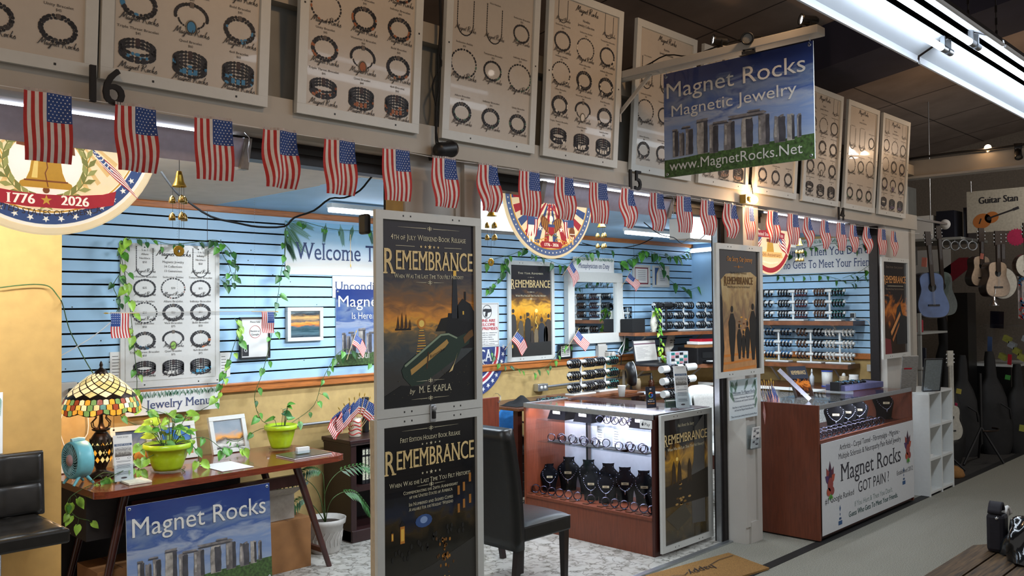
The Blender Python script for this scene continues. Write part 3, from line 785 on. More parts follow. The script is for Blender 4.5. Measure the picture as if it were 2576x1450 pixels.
# second: sunburst with eagle and two musicians
t, S = hanging_disc(3.886, 2.385, 3.46, 0.395, 'half round lit sign with red and blue sunburst below number 15')
R = .392
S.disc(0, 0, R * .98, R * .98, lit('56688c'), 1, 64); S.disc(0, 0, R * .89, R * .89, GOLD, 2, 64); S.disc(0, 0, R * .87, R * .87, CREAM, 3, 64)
for i in range(70): S.disc(R * .935 * cos(i * 2 * pi / 70), R * .935 * sin(i * 2 * pi / 70), .005, .005, LIGHT, 2, 6)
for i in range(12):
    a = -pi + (i + .2) * pi / 12; b = a + pi / 22
    S.poly([(.05 * cos(a), -.02 + .05 * sin(a)), (R * .86 * cos(a), R * .86 * sin(a)), (R * .86 * cos(b), R * .86 * sin(b)), (.05 * cos(b), -.02 + .05 * sin(b))], RED if i % 2 else NAVY, 4)
    S.star(R * .62 * cos((a + b) / 2), R * .62 * sin((a + b) / 2), .02, LIGHT, 5)
S.rect(-.36, .0, .36, .05, lit('e8b870'), 4); S.rect(-.32, -.06, -.16, -.02, RED, 4.5); S.rect(.16, -.06, .32, -.02, RED, 4.5)
build('sunburst', S.mb, t); S.new()
for sg in (-1, 1):      # eagle wings, body, musician each side, flags behind
    S.poly([(0, -.22), (sg * .03, -.17), (sg * .075, -.145), (sg * .095, -.17), (sg * .085, -.21), (sg * .045, -.245), (0, -.26)], BROWN, 8)
    for k in range(4): S.stroke([(sg * (.02 + .016 * k), -.185 + .008 * k), (sg * (.03 + .016 * k), -.245 + .012 * k)], .004, GOLD, 8.6)
    flag_art(S, (sg * .10, -.075), (sg * .03, -.20), (sg * .09, -.0), 9, .05)
    cx_ = sg * .175
    S.poly([(cx_ - .02, -.31), (cx_ - .008, -.31), (cx_, -.22), (cx_ + .012, -.31), (cx_ + .026, -.31), (cx_ + .02, -.20), (cx_ + .028, -.13), (cx_ - .022, -.13), (cx_ - .016, -.20)], LIGHT if sg < 0 else TAN_, 9)
    S.poly([(cx_ - .03, -.21), (cx_ + .03, -.21), (cx_ + .028, -.12), (cx_ - .024, -.12)], NAVY, 9.6); S.disc(cx_, -.10, .016, .02, TAN_, 9.6, 12); S.poly([(cx_ - .03, -.088), (cx_ + .03, -.088), (cx_ + .012, -.068), (cx_ - .014, -.068)], INK, 10)
    if sg > 0: S.disc(cx_ + .012, -.235, .026, .03, BROWN, 10.4, 14); S.rect(cx_ - .01, -.25, cx_ + .034, -.245, LIGHT, 11)
    else: S.stroke([(cx_ - .045, -.128), (cx_ + .02, -.112)], .006, BROWN, 10.4)
S.disc(0, -.165, .016, .018, LIGHT, 9, 12); S.poly([(-.028, -.20), (.028, -.20), (.024, -.25), (0, -.27), (-.024, -.25)], RED, 9); S.rect(-.028, -.215, .028, -.198, NAVY, 9.5)
S.stroke([(-.06, -.27), (-.02, -.26), (.02, -.26), (.06, -.27)], .006, OLIVE, 9)
build('eagle_and_figures', S.mb, t); S.new()
S.poly([(-.085, -.30), (-.10, -.318), (-.085, -.338), (.085, -.338), (.10, -.318), (.085, -.30)], RED, 9); S.text('1776 - 2026', 0, -.328, .018, LIGHT, 10, bold=.0008)
for sg in (-1, 1):
    for k in range(5): S.ring(sg * (.05 + .022 * k), -.292 - .004 * k, .014, .009, GOLD, 8, 12)
S.text('AMERICA', 0, -.07, .036, RED, 9, serif=True, bold=.002); S.text('250', 0, -.118, .036, RED, 9, serif=True, bold=.002); S.text('LET-FREEDOM-RING', 0, 0, .014, INK, 9, arc=(0, -.385, .24, 1), serif=True, width=.20)
build('lettering', S.mb, t)
# third: eagle over a bell, half behind the pillar
t, S = hanging_disc(6.58, 2.35, 3.48, 0.40, 'round lit sign with eagle and anniversary ribbon behind the pillar at right')
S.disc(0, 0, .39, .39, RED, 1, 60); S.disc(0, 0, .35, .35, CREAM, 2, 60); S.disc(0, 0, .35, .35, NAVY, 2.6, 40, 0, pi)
for i in range(30): S.star(.30 * cos(.2 + i * .092), .30 * sin(.2 + i * .092) - .02, .012, LIGHT, 3)
flag_art(S, (.10, -.02), (.16, -.1), (.05, -.14), 9); flag_art(S, (-.10, -.02), (-.16, -.1), (-.05, -.14), 9)
for sg in (-1, 1):
    S.poly([(0, .0), (sg * .10, .12), (sg * .24, .14), (sg * .20, .02), (sg * .10, -.06), (0, -.07)], lit('8a3a2a'), 7)
    for k in range(7): S.stroke([(sg * (.03 + .026 * k), .02 + .016 * k), (sg * (.045 + .02 * k), -.06 + .012 * k)], .004, lit('c86a48'), 7.6)
S.poly([(-.08, -.26), (-.06, -.22), (-.045, -.14), (.045, -.14), (.06, -.22), (.08, -.26)], GOLD, 8); S.rect(-.06, -.14, .06, -.115, BROWN, 8)
S.poly([(-.25, -.06), (-.24, -.105), (.24, -.105), (.25, -.06), (.1, -.045), (-.1, -.045)], RED, 9); S.poly([(-.19, -.22), (-.21, -.265), (.21, -.265), (.19, -.22)], lit('e8b870'), 9)
build('eagle_bell_picture', S.mb, t); S.new()
S.text('United States of America', 0, -.093, .028, LIGHT, 10, serif=True, width=.44); S.text('250th Anniversary', 0, -.257, .028, BROWN, 10, serif=True, width=.34)
for i in range(11): S.star(-.12 + .024 * i, -.30 - .012 * sin(i * .31), .010, LIGHT, 10)
build('lettering', S.mb, t)
# ================================================================== STONE CIRCLE BANNERS
mat('stone_print', '6e6866', 0.5, var=0.25, scale=22, bump=0); mat('stone_lit', '8f8880', 0.5, var=0.25, scale=30); mat('stone_shade', '3c3a3e', 0.5, var=0.2, scale=20)
mat('grass_print', '3a5226', 0.5, var=0.3, scale=60)
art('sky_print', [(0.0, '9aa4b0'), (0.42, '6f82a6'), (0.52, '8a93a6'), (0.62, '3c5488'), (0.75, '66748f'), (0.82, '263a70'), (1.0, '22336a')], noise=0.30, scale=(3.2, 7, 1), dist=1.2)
STONES = [(.06, .108, .434, .186), (.111, .152, .405, .188), (.157, .215, .43, .19), (.235, .32, .50, .18), (.325, .395, .426, .171), (.428, .506, .435, .18), (.543, .626, .44, .178), (.654, .732, .45, .18), (.753, .83, .41, .18), (.835, .885, .41, .185), (.897, .926, .395, .2)]
LINT = [(.13, .20, .462, .44), (.235, .325, .505, .472), (.35, .465, .455, .428), (.453, .716, .485, .448), (.585, .675, .505, .48), (.06, .10, .45, .425)]
def stone_circle(S, v0=0.0):
    w, h = S.w, S.h
    q = random.Random(5)
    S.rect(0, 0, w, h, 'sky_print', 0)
    g = [(0, 0), (w, 0), (w, (.215 + v0) * h)] + [((1 - i / 10) * w, (.215 - .05 * i / 10 + .004 * sin(i * 2) + v0) * h) for i in range(1, 11)]
    S.poly(g, 'grass_print', 1)
    def st(a, b, t, d, m, l, j=.02):
        P = []
        for k in range(5): P.append((a + (b - a) * (.13 * q.random()), d + (t - d) * k / 4))
        for k in range(4): P.append((a + (b - a) * (.15 + .7 * k / 3), t + j * (q.random() - .3)))
        for k in range(5): P.append((b - (b - a) * .15 * q.random(), t + (d - t) * k / 4))
        S.poly([(x * w, (y + v0) * h) for x, y in P], m, l)
    for i, (a, b, t, d) in enumerate(STONES):
        st(a, b, t, d, 'stone_print' if i % 3 else 'stone_lit', 2); c = a + (b - a) * (.62 if i % 2 else .38)
        st(c, b, t - .012, d + .005, 'stone_shade', 2.6)
        st(a + (b - a) * .08, a + (b - a) * .3, t - .03, d + .05, 'stone_lit', 3)
    for a, b, t, d in LINT: st(a, b, t, d, 'stone_print', 3.4, .004); st(a, b, d + .012, d, 'stone_shade', 3.8, .001)
def grommets(S, mb, ins=0.018):
    for u in (ins, S.w - ins):
        for v in (ins, S.h - ins):
            mb.lathe([(0.004, .0022), (0.0085, .0022), (0.0085, 0.0)], 'alu', S.P(u, v), 14, axis=S.N)
# ---- the hanging one, square to the shop front
BX = 4.15
t = thing('hanging_banner', 'blue stone circle banner hanging square out from the fascia', 'banner', (BX, 2.385, 2.42))
S = Sheet((BX, 2.827, 2.420), (0, -1, 0), (0, 0, 1), 0.884, 0.587)
b = MB(); b.obox(S.P(S.w / 2, S.h / 2) - S.N * .004, S.U * S.w / 2, S.V * S.h / 2, S.N * .0035, 'frame_white'); build('board', b, t)
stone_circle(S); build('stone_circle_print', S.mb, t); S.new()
mat('banner_letter', 'c4c0b8', 0.5, var=0.0)
S.text('Magnet Rocks', S.w * .49, S.h * .755, S.h * .145, 'banner_letter', 6, width=S.w * .93)
S.text('Magnetic Jewelry', S.w * .48, S.h * .575, S.h * .105, 'banner_letter', 6, width=S.w * .84)
S.text('www.MagnetRocks.Net', S.w * .485, S.h * .06, S.h * .092, 'banner_letter', 6, width=S.w * .89)
build('lettering', S.mb, t)
b = MB(); grommets(S, b); build('grommets', b, t)
# ---- white beam on a shelf bracket
t = thing('sign_beam', 'white painted beam on a shelf bracket carrying the hanging banner', 'beam', (BX, 3.15, 2.84))
m = MB(); m.box(BX - .045, 1.90, 3.027, BX + .045, 3.15, 3.070, 'paint_white'); build('beam_board', m, t, bevel=0.004)
m = MB(); m.bar((BX - .02, 3.13, 2.78), (BX - .02, 3.13, 3.03), .03, .012, 'paint_white'); m.bar((BX - .02, 3.125, 2.83), (BX - .02, 2.90, 3.02), .012, .02, 'paint_white'); m.bar((BX - .02, 3.13, 3.022), (BX - .02, 2.85, 3.022), .03, .01, 'paint_white')
for z in (2.80, 2.85, 2.9): m.box(BX - .026, 3.12, z, BX - .018, 3.125, z + .008, 'screw')
build('bracket', m, t)
for y in (2.81, 1.96):
    m = MB(); m.tube([(BX, y, 3.028), (BX, y, 3.016), (BX + .006, y, 3.010), (BX + .004, y, 2.998), (BX - .006, y, 2.994), (BX - .008, y, 3.002)], .002, 'alu', 5); build('hook', m, t)
# ---- clip lamps
def clip_lamp(loc, d, label, lit_=False, name='clip_lamp', s=1.0, foot=(0, 0, -1)):
    loc = Vector(loc); d = Vector(d).normalized(); f = Vector(foot)
    t = thing(name, label, 'lamp', loc + f * .07 * s, 'small black spot lamps')
    m = MB(); m.lathe([(0.001, -.045 * s), (.018 * s, -.045 * s), (.026 * s, -.03 * s), (.026 * s, .03 * s), (.030 * s, .034 * s), (.030 * s, .045 * s), (.022 * s, .042 * s), (.022 * s, .03 * s)], 'black_plastic', loc, 18, axis=d); build('lamp_head', m, t)
    m = MB(); m.lathe([(0.001, .034 * s), (.022 * s, .034 * s)], 'bulb_small' if lit_ else mat('lens_off', '6a6862', 0.1), loc, 18, axis=d); build('lens', m, t)
    m = MB(); sd = d.cross(f); sd = sd.normalized() if sd.length > .01 else Vector((1, 0, 0))
    m.bar(loc + sd * .022 * s, loc + sd * .022 * s + f * .06 * s, .008 * s, .008 * s, 'black_plastic'); m.bar(loc - sd * .022 * s, loc - sd * .022 * s + f * .06 * s, .008 * s, .008 * s, 'black_plastic'); m.obox(loc + f * .066 * s, sd * .03 * s, d * .018 * s, f * .008 * s, 'black_plastic'); build('clamp', m, t)
    if 0: pass
    return t
p = at(1812, 103, 'X', BX); clip_lamp((BX, p.y, p.z), (-.75, .65, .1), 'black clip lamp, lit, in the middle of the white sign beam', True)
p = at(2035, 52, 'X', BX); clip_lamp((BX, p.y, p.z), (-.75, .65, .1), 'black clip lamp, lit, at the outer end of the white sign beam', True)
p = at(1890, 100, 'X', BX); clip_lamp((BX - .03, p.y, p.z), (-.5, -.2, -.15), 'unlit black clip lamp beside the middle one on the sign beam', s=1.1)
p = atY(1118, 376, 3.10); clip_lamp((p.x, 3.10, p.z), (.9, .2, .18), 'black spot lamp on the end of the hanging cable above the flags', s=1.35, foot=(0, 1, 0))
p = atY(872, 455, 3.42); clip_lamp((p.x, 3.45, p.z), (-.6, .5, -.6), 'black spot lamp behind the fifth flag of the bunting', foot=(0, 0, 1))
p = atY(1806, 540, 3.42); clip_lamp((p.x, 3.45, p.z), (-.6, .5, -.6), 'black spot lamp behind the flags left of the right pillar', foot=(0, 0, 1))
p = atX(2562, 382, 8.93); clip_lamp((8.92, p.y, p.z - .02), (-.5, -.2, -.8), 'black clip lamp on the header of the guitar shop', foot=(0, 0, 1), s=1.1)
# bulbs
for (px, py, ax, val, lb) in ((1896, 503, 'Y', 3.10, 'bare warm bulb lit above the right pillar'), (2485, 372, 'X', 8.98, 'small bare bulb lit on top of the guitar shop header')):
    p = at(px, py, ax, val)
    t = thing('light_bulb', lb, 'light', p, 'lit bare bulbs')
    m = MB(); m.ball(p, .03, 'bulb', 12, 8); build('globe', m, t)
    m = MB()
    if ax == 'Y': m.lathe([(.001, 0), (.02, 0), (.02, .06), (.001, .06)], mat('socket', 'a8883c', .5), (p.x - .085, p.y + .01, p.z), 12, axis=(1, 0, 0)); m.box(p.x - .11, p.y, p.z - .03, p.x - .07, p.y + .045, p.z + .03, 'socket')
    else: m.lathe([(.001, 0), (.018, 0), (.018, .06), (.001, .06)], 'black_plastic', (p.x, p.y, p.z - .085), 12)
    build('socket', m, t)
    l = bpy.data.lights.new('bulb_glow', 'POINT'); l.energy = 6; l.color = WARM; l.shadow_soft_size = .03
    lo = bpy.data.objects.new('bulb_glow', l); COL.objects.link(lo); lo.location = p + Vector((0, -.06, 0)) if ax == 'Y' else p + Vector((-.06, 0, 0))
# cables
def cable(name, label, pts, r=.004, m='black_matte', cat='cable', sm=3):
    P = [Vector(p) for p in pts]; Q = []
    for i in range(len(P) - 1):
        a, b, c, d = P[max(i - 1, 0)], P[i], P[i + 1], P[min(i + 2, len(P) - 1)]
        for k in range(sm):
            u = k / sm; Q.append(.5 * ((2 * b) + (c - a) * u + (2 * a - 5 * b + 4 * c - d) * u * u + (3 * b - a - 3 * c + d) * u ** 3))
    Q.append(P[-1]); mb = MB(); mb.tube(Q, r, m, 6)
    return tag(build(name, mb), label, cat)
Y_ = lambda y, *q: [atY(a, b, y) for a, b in q]
cable('lamp_cable', 'black cable dropping in loops between the posters to a spot lamp', Y_(3.10, (1108, 0), (1110, 60), (1106, 130), (1110, 165), (1088, 215), (1100, 280), (1098, 330), (1104, 372)), .0045)
cable('lamp_cable', 'second thin black cable twisted beside the first between the posters', Y_(3.095, (1106, 0), (1107, 70), (1102, 150), (1104, 220), (1098, 262), (1096, 320), (1097, 360), (1106, 378)), .004)
cable('lamp_cable', 'black cable hanging from the banner down to the bare bulb', Y_(3.10, (1886, 420), (1889, 455), (1894, 488)), .004)
cable('lamp_cable', 'black cable lying along the top of the white sign beam', [(BX, 3.1, 3.075), (BX, 2.95, 3.08), (BX - .01, 2.8, 3.11), (BX, 2.65, 3.075), (BX, 2.5, 3.09), (BX, 2.3, 3.10), (BX, 2.15, 3.075), (BX, 2.0, 3.09)], .004)
cable('pull_cable', 'black cable sagging across the first opening to the post', Y_(3.7, (405, 432), (440, 480), (470, 505), (530, 545), (600, 562), (650, 571), (715, 570), (740, 548), (790, 530), (830, 500), (866, 498), (905, 480), (935, 445), (963, 420)), .005)
cable('string_cable', 'thin dark cable zigzagging under the soffit in the middle opening', Y_(3.9, (1620, 560), (1660, 590), (1695, 598), (1715, 612), (1735, 600), (1755, 605), (1775, 590), (1800, 566), (1815, 560)), .004)
cable('string_cable', 'thin dark cable hung slack below the wooden rail of the middle opening', Y_(5.4, (1465, 612), (1510, 622), (1560, 624), (1610, 615), (1650, 595), (1690, 580), (1740, 540)), .005)
cable('conduit', 'black flexible conduit on top of the guitar shop header', [(8.9, 3.2, 3.12), (8.92, 2.8, 3.13), (8.92, 2.4, 3.125), (8.92, 1.9, 3.14)], .012, 'black_plastic')
# ------------------------------------------------------------------ fluorescent fixtures hanging over the aisle
mat('reflector', 'e6ecf2', 0.35, var=0.0)
def aisle_fixture(x0, x1, label):
    z = 3.04; y0, y1 = 1.33, 1.76
    t = thing('ceiling_light', label, 'light', ((x0 + x1) / 2, (y0 + y1) / 2, z), 'fluorescent fixtures over the aisle')
    m = MB()
    prof = [(y1, z), (y1 - .004, z + .03), (1.62, z + .10), (1.47, z + .10), (y0 + .004, z + .03), (y0, z)]
    n = len(prof)
    A = [(x0, y, q) for y, q in prof] + [(x1, y, q) for y, q in prof] + [(x0, y, q + .006) for y, q in prof] + [(x1, y, q + .006) for y, q in prof]
    m.add(A, [(i, i + 1, n + i + 1, n + i) for i in range(n - 1)], 'reflector'); m.add(A, [(2 * n + i, 3 * n + i, 3 * n + i + 1, 2 * n + i + 1) for i in range(n - 1)], 'metal_dark')
    m.box(x0, 1.48, z + .10, x1, 1.61, z + .15, 'metal_dark')
    m.box(x0, y1 - .006, z - .008, x1, y1 + .006, z + .006, 'reflector'); m.box(x0, y0 - .006, z - .008, x1, y0 + .006, z + .006, 'reflector'); build('reflector', m, t)
    for y in (1.475, 1.615):
        m = MB(); m.tube([(x0 + .06, y, z + .035), (x1 - .06, y, z + .035)], .018, 'lit_tube', 12); build('tube', m, t)
        for x in (x0 + .03, x1 - .03): m = MB(); m.tube([(x - .03, y, z + .035), (x + .035, y, z + .035)], .0195, 'alu', 12); m.box(x - .008, y - .012, z + .04, x + .008, y + .012, z + .10, 'alu'); build('socket', m, t)
    for x in (x0 + .3, x1 - .15):
        m = MB()
        zt = zc(1.45); k = int((zt - z - .15) / .035)
        for i in range(k): m.obox((x, 1.45, z + .155 + i * .035), (.006 if i % 2 else .002, 0, 0), (0, .002 if i % 2 else .006, 0), (0, 0, .02), 'metal_dark')
        build('chain', m, t)
aisle_fixture(2.55, 5.04, 'long fluorescent fixture over the aisle, the nearer one at the top edge')
aisle_fixture(5.07, 7.56, 'long fluorescent fixture over the aisle, the farther one running out at right')
# booth ceiling tubes
def strip_light(a, b, label, r=.016):
    a, b = Vector(a), Vector(b)
    t = thing('tube_light', label, 'light', (a + b) / 2, 'tube lights inside the booths')
    m = MB(); m.bar(a + Vector((0, 0, .03)), b + Vector((0, 0, .03)), .06, .03, 'white_gloss'); build('batten', m, t)
    m = MB(); m.tube([a, b], r, 'lit_tube_in', 10); build('tube', m, t)
strip_light((3.35, 4.95, 2.36), (4.55, 4.95, 2.36), 'white tube light on the blue ceiling of the first booth')
strip_light((6.35, 4.75, 2.36), (7.55, 4.75, 2.36), 'white tube light on the blue ceiling of the middle booth')
p, q = atX(1736, 632, 8.85), atX(1800, 622, 8.85)
t = thing('wall_tube', 'white tube lamp fixed high in the blue corner', 'light', (p + q) / 2); m = MB(); m.bar((8.86, p.y, p.z), (8.86, q.y, p.z + .01), .05, .05, 'white_gloss'); build('casing', m, t); m = MB(); m.tube([(8.82, p.y - .03, p.z - .012), (8.82, q.y + .03, p.z - .002)], .012, 'lit_tube_in', 8); build('tube', m, t)
# ------------------------------------------------------------------ bell wind chimes
def chime(px, py, y, label, coin=None, s=1.0):
    p = atY(px, py, y)
    t = thing('wind_chime', label, 'wind chime', (p.x, y, p.z), 'brass bell chimes in the openings')
    m = MB(); m.lathe([(.001, .0), (.010, -.002), (.014, -.02), (.019, -.045), (.028, -.062), (.031, -.066), (.028, -.066), (.016, -.045), (.001, -.03)], 'brass', p, 18); build('top_bell', m, t)
    m = MB(); m.tube([p, p + Vector((0, 0, .05 * s)), p + Vector((0, 0, 2.415 - p.z))], .0012, 'black_matte', 5)
    for k in range(3):
        a = k * 2.1 + .4; q = p + Vector((.026 * cos(a), .026 * sin(a), -.066)); m.tube([q, q + Vector((0, 0, -.17))], .0007, 'black_matte', 4)
    build('strings', m, t)
    for lv in (0, 1):
        for k in range(3):
            a = k * 2.1 + .4; q = p + Vector((.028 * cos(a), .028 * sin(a), -.115 - .07 * lv)); m = MB()
            m.lathe([(.001, .014), (.004, .012), (.011, .004), (.0135, -.008), (.0135, -.02), (.001, -.02)], mat('brass_pale', 'b89a58', .22, metal=.9), q, 12); build('bell', m, t)
    if coin:
        q = atY(coin[0], coin[1], y); m = MB(); m.tube([p + Vector((0, 0, -.066)), q + Vector((0, 0, .02))], .0007, 'black_matte', 4); m.lathe([(.006, .0015), (.02, .002), (.0225, .002), (.0225, -.002), (.006, -.0015)], 'brass', q, 20, axis=(0, -1, 0)); build('coin', m, t)
chime(451, 430, 3.5, 'brass bell chime with coin hanging left in the first opening', (450, 632))
chime(1237, 515, 3.6, 'brass bell chime with coin hanging just right of the tall posters', (1235, 660))
chime(1513, 547, 3.6, 'brass bell chime without coin, right of the half round sign')
chime(2011, 600, 3.6, 'brass bell chime in the right opening before the white sign')
# ================================================================== THE BOOK POSTERS
art('sunset_sea', [(0.0, '0a0c10'), (0.16, '14160f'), (0.30, '23343a'), (0.40, '6a5a3a'), (0.445, 'e8a02c'), (0.48, 'e0902c'), (0.55, '8a5a28'), (0.64, '5a4a3c'), (0.70, '2c2c36'), (0.78, '1d1e2a'), (1.0, '1b1a26')], noise=0.10, scale=(5, 16, 1), dist=1.5)
art('night_street', [(0.0, '4a4436'), (0.2, '2a261f'), (0.38, '17150f'), (0.46, '3c301c'), (0.52, '1b2133'), (0.60, '12141c'), (0.68, '0c0f14'), (1.0, '0b0d12')], noise=0.16, scale=(5, 7, 1), dist=1.0)
art('parchment', [(0.0, 'a8702a'), (0.18, 'c08038'), (0.45, '6a4a20'), (0.62, '9a7a40'), (0.85, 'b09a68'), (1.0, '8a7a52')], noise=0.35, scale=(7, 5, 1), dist=1.6)
art('dark_print', [(0.0, '16120e'), (0.5, '1a1612'), (1.0, '14131a')], noise=0.2, scale=(3, 3, 1))
art('crowd_dusk', [(0.0, '1c1a16'), (0.2, '4a3a24'), (0.36, '7a5a28'), (0.46, 'e09a28'), (0.54, 'f0b040'), (0.62, '7a5630'), (0.70, '3a3436'), (1.0, '22222a')], noise=0.14, scale=(4, 10, 1), dist=1.3)
art('dark_rays', [(0.0, '1a0e0a'), (0.25, '2a1408'), (0.36, '6a3410'), (0.46, 'c8742a'), (0.54, 'a05a20'), (0.60, '14121a'), (1.0, '101018')], noise=0.30, scale=(3, 4, 1), dist=2.0)
art('harbour_dusk', [(0.0, '3a3428'), (0.2, '5a4a2a'), (0.42, '3a2e1a'), (0.55, '6a5228'), (0.66, 'c89430'), (0.74, '8a6428'), (0.80, '1c1a18'), (1.0, '121214')], noise=0.24, scale=(4, 6, 1), dist=1.4)
G = gold(); PALE = ink('d8cfae'); BLK = ink('0d0d10'); DRK = ink('17150f'); SIL = ink('1d1914')
GLOW = ink('f0c050'); OR = ink('c8802c')
def ornament(S, u, v, w, m=None):
    m = m or PALE
    for sg in (-1, 1):
        S.poly([(u + sg * .02, v - .0012), (u + sg * w / 2, v - .0002), (u + sg * w / 2, v + .0002), (u + sg * .02, v + .0012)], m, 4); S.disc(u + sg * .022, v, .0025, .0025, m, 4, 6); S.ring(u + sg * .008, v, .006, .004, m, 4, 10)
    S.poly([(u, v + .014), (u + .004, v), (u, v - .014), (u - .004, v)], m, 4)
def stars5(S, u, v, m=None, r=.008, gap=.026):
    for i in range(5): S.star(u + (i - 2) * gap, v, r * (1.6 if i == 2 else 1), m or G, 4)
def title(S, u, v, w, hgt, m=None, name='Remembrance'):
    a = S.text('R', u - w / 2, v - hgt * .22, hgt * 1.30, m or G, 5, 'l', .62, serif=True, bold=.001)
    S.text('EMEMBRANCE', u - w / 2 + a + .006, v, hgt, m or G, 5, 'l', serif=True, width=w - a - .006, bold=.001)
def framed(S, name, label, cat, group=None, bw=.04, d=.016, m='frame_white', back=.004, screws=True):
    t = thing(name, label, cat, S.P(S.w / 2, 0), group)
    f = S.frame(MB(), bw, d, m, back)
    if screws:
        for u in (.15, S.w * .3, S.w * .7, S.w - .15):
            for v in (bw * .5, S.h - bw * .5): S.slab(u, v - .004, u + .007, v + .004, d, d + .001, 'screw', f)
    build('frame', f, t, bevel=.002)
    return t
def remembrance(S, kind, x0, y0, x1, y1):
    """picture area x0..x1, y0..y1 on the sheet"""
    W_, H_ = x1 - x0, y1 - y0
    U = lambda a: x0 + a * W_
    V = lambda b: y0 + b * H_
    cu = U(.5)
    def R(a, b, c, d, m, l=2): S.rect(U(a), V(b), U(c), V(d), m, l)
    def Pg(p, m, l=2): S.poly([(U(a), V(b)) for a, b in p], m, l)
    def base(m):
        o, w, h = S.o.copy(), S.w, S.h
        S.mb.add([S.P(x0, y0, 0), S.P(x1, y0, 0), S.P(x1, y1, 0), S.P(x0, y1, 0)], [(0, 1, 2, 3)], m, False, [(0, 0), (1, 0), (1, 1), (0, 1)])
    if kind == 'sea':
        base('sunset_sea')
        S.disc(U(.41), V(.445), .016, .016, ink('fbd870'), 2, 18); S.ring(U(.41), V(.445), .026, .016, OR, 1.5, 18)
        for i in range(16): R(.41 - .02 - .006 * i * .6, .425 - i * .014, .41 + .02 + .006 * i * .6, .420 - i * .014, GLOW if i % 2 else OR, 1.6)
        Pg([(.56, .40), (.62, .47), (.72, .48), (.74, .40)], DRK); Pg([(.66, .36), (.70, .50), (1, .49), (1, .30), (.8, .30)], BLK, 2.2)
        Pg([(.735, .47), (.752, .70), (.795, .70), (.812, .47)], ink('23262c'), 3); R(.745, .70, .80, .708, BLK, 3.4); R(.757, .708, .79, .738, GLOW, 3.4); Pg([(.75, .738), (.797, .738), (.773, .762)], BLK, 3.6)
        Pg([(.80, .46), (.80, .54), (.86, .58), (.95, .55), (1, .50), (1, .44)], ink('15171a'), 3); R(.88, .57, .90, .62, BLK, 3.2); R(.86, .49, .875, .51, GLOW, 3.6)
        for k, (a, b) in enumerate(((.15, .07), (.19, .09), (.23, .08), (.27, .05))): Pg([(a, .42), (a + .035, .425), (a + .02, .42 + b)], ink('4a3018'), 2.5)
        R(.14, .412, .30, .422, SIL, 2.6)
        # bottle with its scroll
        Pg([(0, 0), (0, .06), (.2, .12), (.5, .10), (1, .30), (1, 0)], ink('0c0c0b'), 2.4)
        Pg([(.22, .16), (.20, .20), (.24, .235), (.62, .385), (.70, .39), (.80, .365), (.90, .385), (.945, .36), (.93, .325), (.84, .30), (.80, .25), (.42, .12), (.30, .11)], ink('24372c'), 3)
        Pg([(.24, .215), (.62, .375), (.70, .378), (.79, .355), (.80, .362), (.70, .388), (.61, .384), (.23, .225)], ink('8a9a80'), 3.4)
        Pg([(.30, .17), (.66, .31), (.70, .335), (.68, .355), (.36, .225), (.29, .20)], ink('b8904e'), 3.8); S.stroke([(U(.46), V(.20)), (U(.48), V(.29))], .008, ink('4a3018'), 4.4)
        S.text('Remember', U(.58), V(.275), .016, SIL, 4.6, rot=.38, shear=.3, width=.10)
        Pg([(.88, .325), (.945, .355), (.985, .37), (.97, .405), (.93, .395), (.865, .36)], ink('6a4a26'), 4); Pg([(.70, .17), (.76, .22), (.80, .28), (.77, .23), (.74, .18)], G, 4)
        for i in range(24): S.disc(U(rnd.uniform(.1, .95)), V(rnd.uniform(.03, .2)), .003, .0015, ink('5a5234'), 4.2, 5)
        ornament(S, cu, V(.962), W_ * .66); S._caps('4th of July Weekend Book Release', cu, V(.895), .024, PALE, 4, 'c', 1, True, W_ * .80)
        stars5(S, cu, V(.862)); [S.rect(cu + s * .09 if s > 0 else cu - .20, V(.861), cu + .20 if s > 0 else cu - .09, V(.863), PALE, 4) for s in (1, -1)]
        title(S, cu, V(.735), W_ * .95, H_ * .102); S._caps('When Was The Last Time You Felt History?', cu, V(.690), .019, PALE, 4, 'c', 1, True, W_ * .74); ornament(S, cu, V(.668), W_ * .3)
        ornament(S, cu, V(.135), W_ * .3); S.text('by', cu - .11, V(.072), .022, PALE, 4, shear=.25); S.text('M. E. KAPLA', cu + .03, V(.072), .030, PALE, 4, serif=True, width=.20); ornament(S, cu, V(.04), W_ * .4)
    elif kind == 'street':
        base('night_street')
        Pg([(0, 0), (0, .16), (.5, .22), (1, .32), (1, 0)], ink('35332e'), 1.2)
        for a, b, c in ((.20, .42, .045), (.10, .42, .02)): R(a - c * .5, b - c, a + c * .5, b + c, OR, 2.4); R(a - c * .35, b - c * .7, a + c * .35, b + c * .7, GLOW, 2.8); Pg([(a - c * .7, b + c), (a + c * .7, b + c), (a, b + c * 1.7)], BLK, 2.8)
        for a, b in ((.80, .60), (.86, .615), (.93, .66), (.80, .50), (.86, .52), (.93, .54)): R(a - .012, b - .03, a + .012, b + .02, ink('b8782c'), 2.4); R(a - .001, b - .03, a + .001, b + .02, BLK, 2.8)
        S.disc(U(.42), V(.47), .05, .03, ink('34538a'), 2, 14); S.disc(U(.42), V(.475), .022, .016, ink('8aa4d0'), 2.4, 12)
        for i in range(26): S.disc(U(.1 + .03 * i * rnd.uniform(.9, 1.1)), V(.30 + .03 * sin(i) + .004 * i), .007, .013, DRK, 2.4, 7)
        for i in range(30): S.disc(U(rnd.gauss(.64, .04)), V(rnd.uniform(.18, .36)), .006, .009, ink(rnd.choice(['8a5a20', 'b87a2c', '5a3a14'])), 2.6, 6)
        for i in range(40): S.disc(U(.66 + rnd.gauss(0, .03)), V(rnd.uniform(.0, .16)), .005, .004, ink(rnd.choice(['a87a3a', '6a4a1c', 'c89a50'])), 2.6, 5)
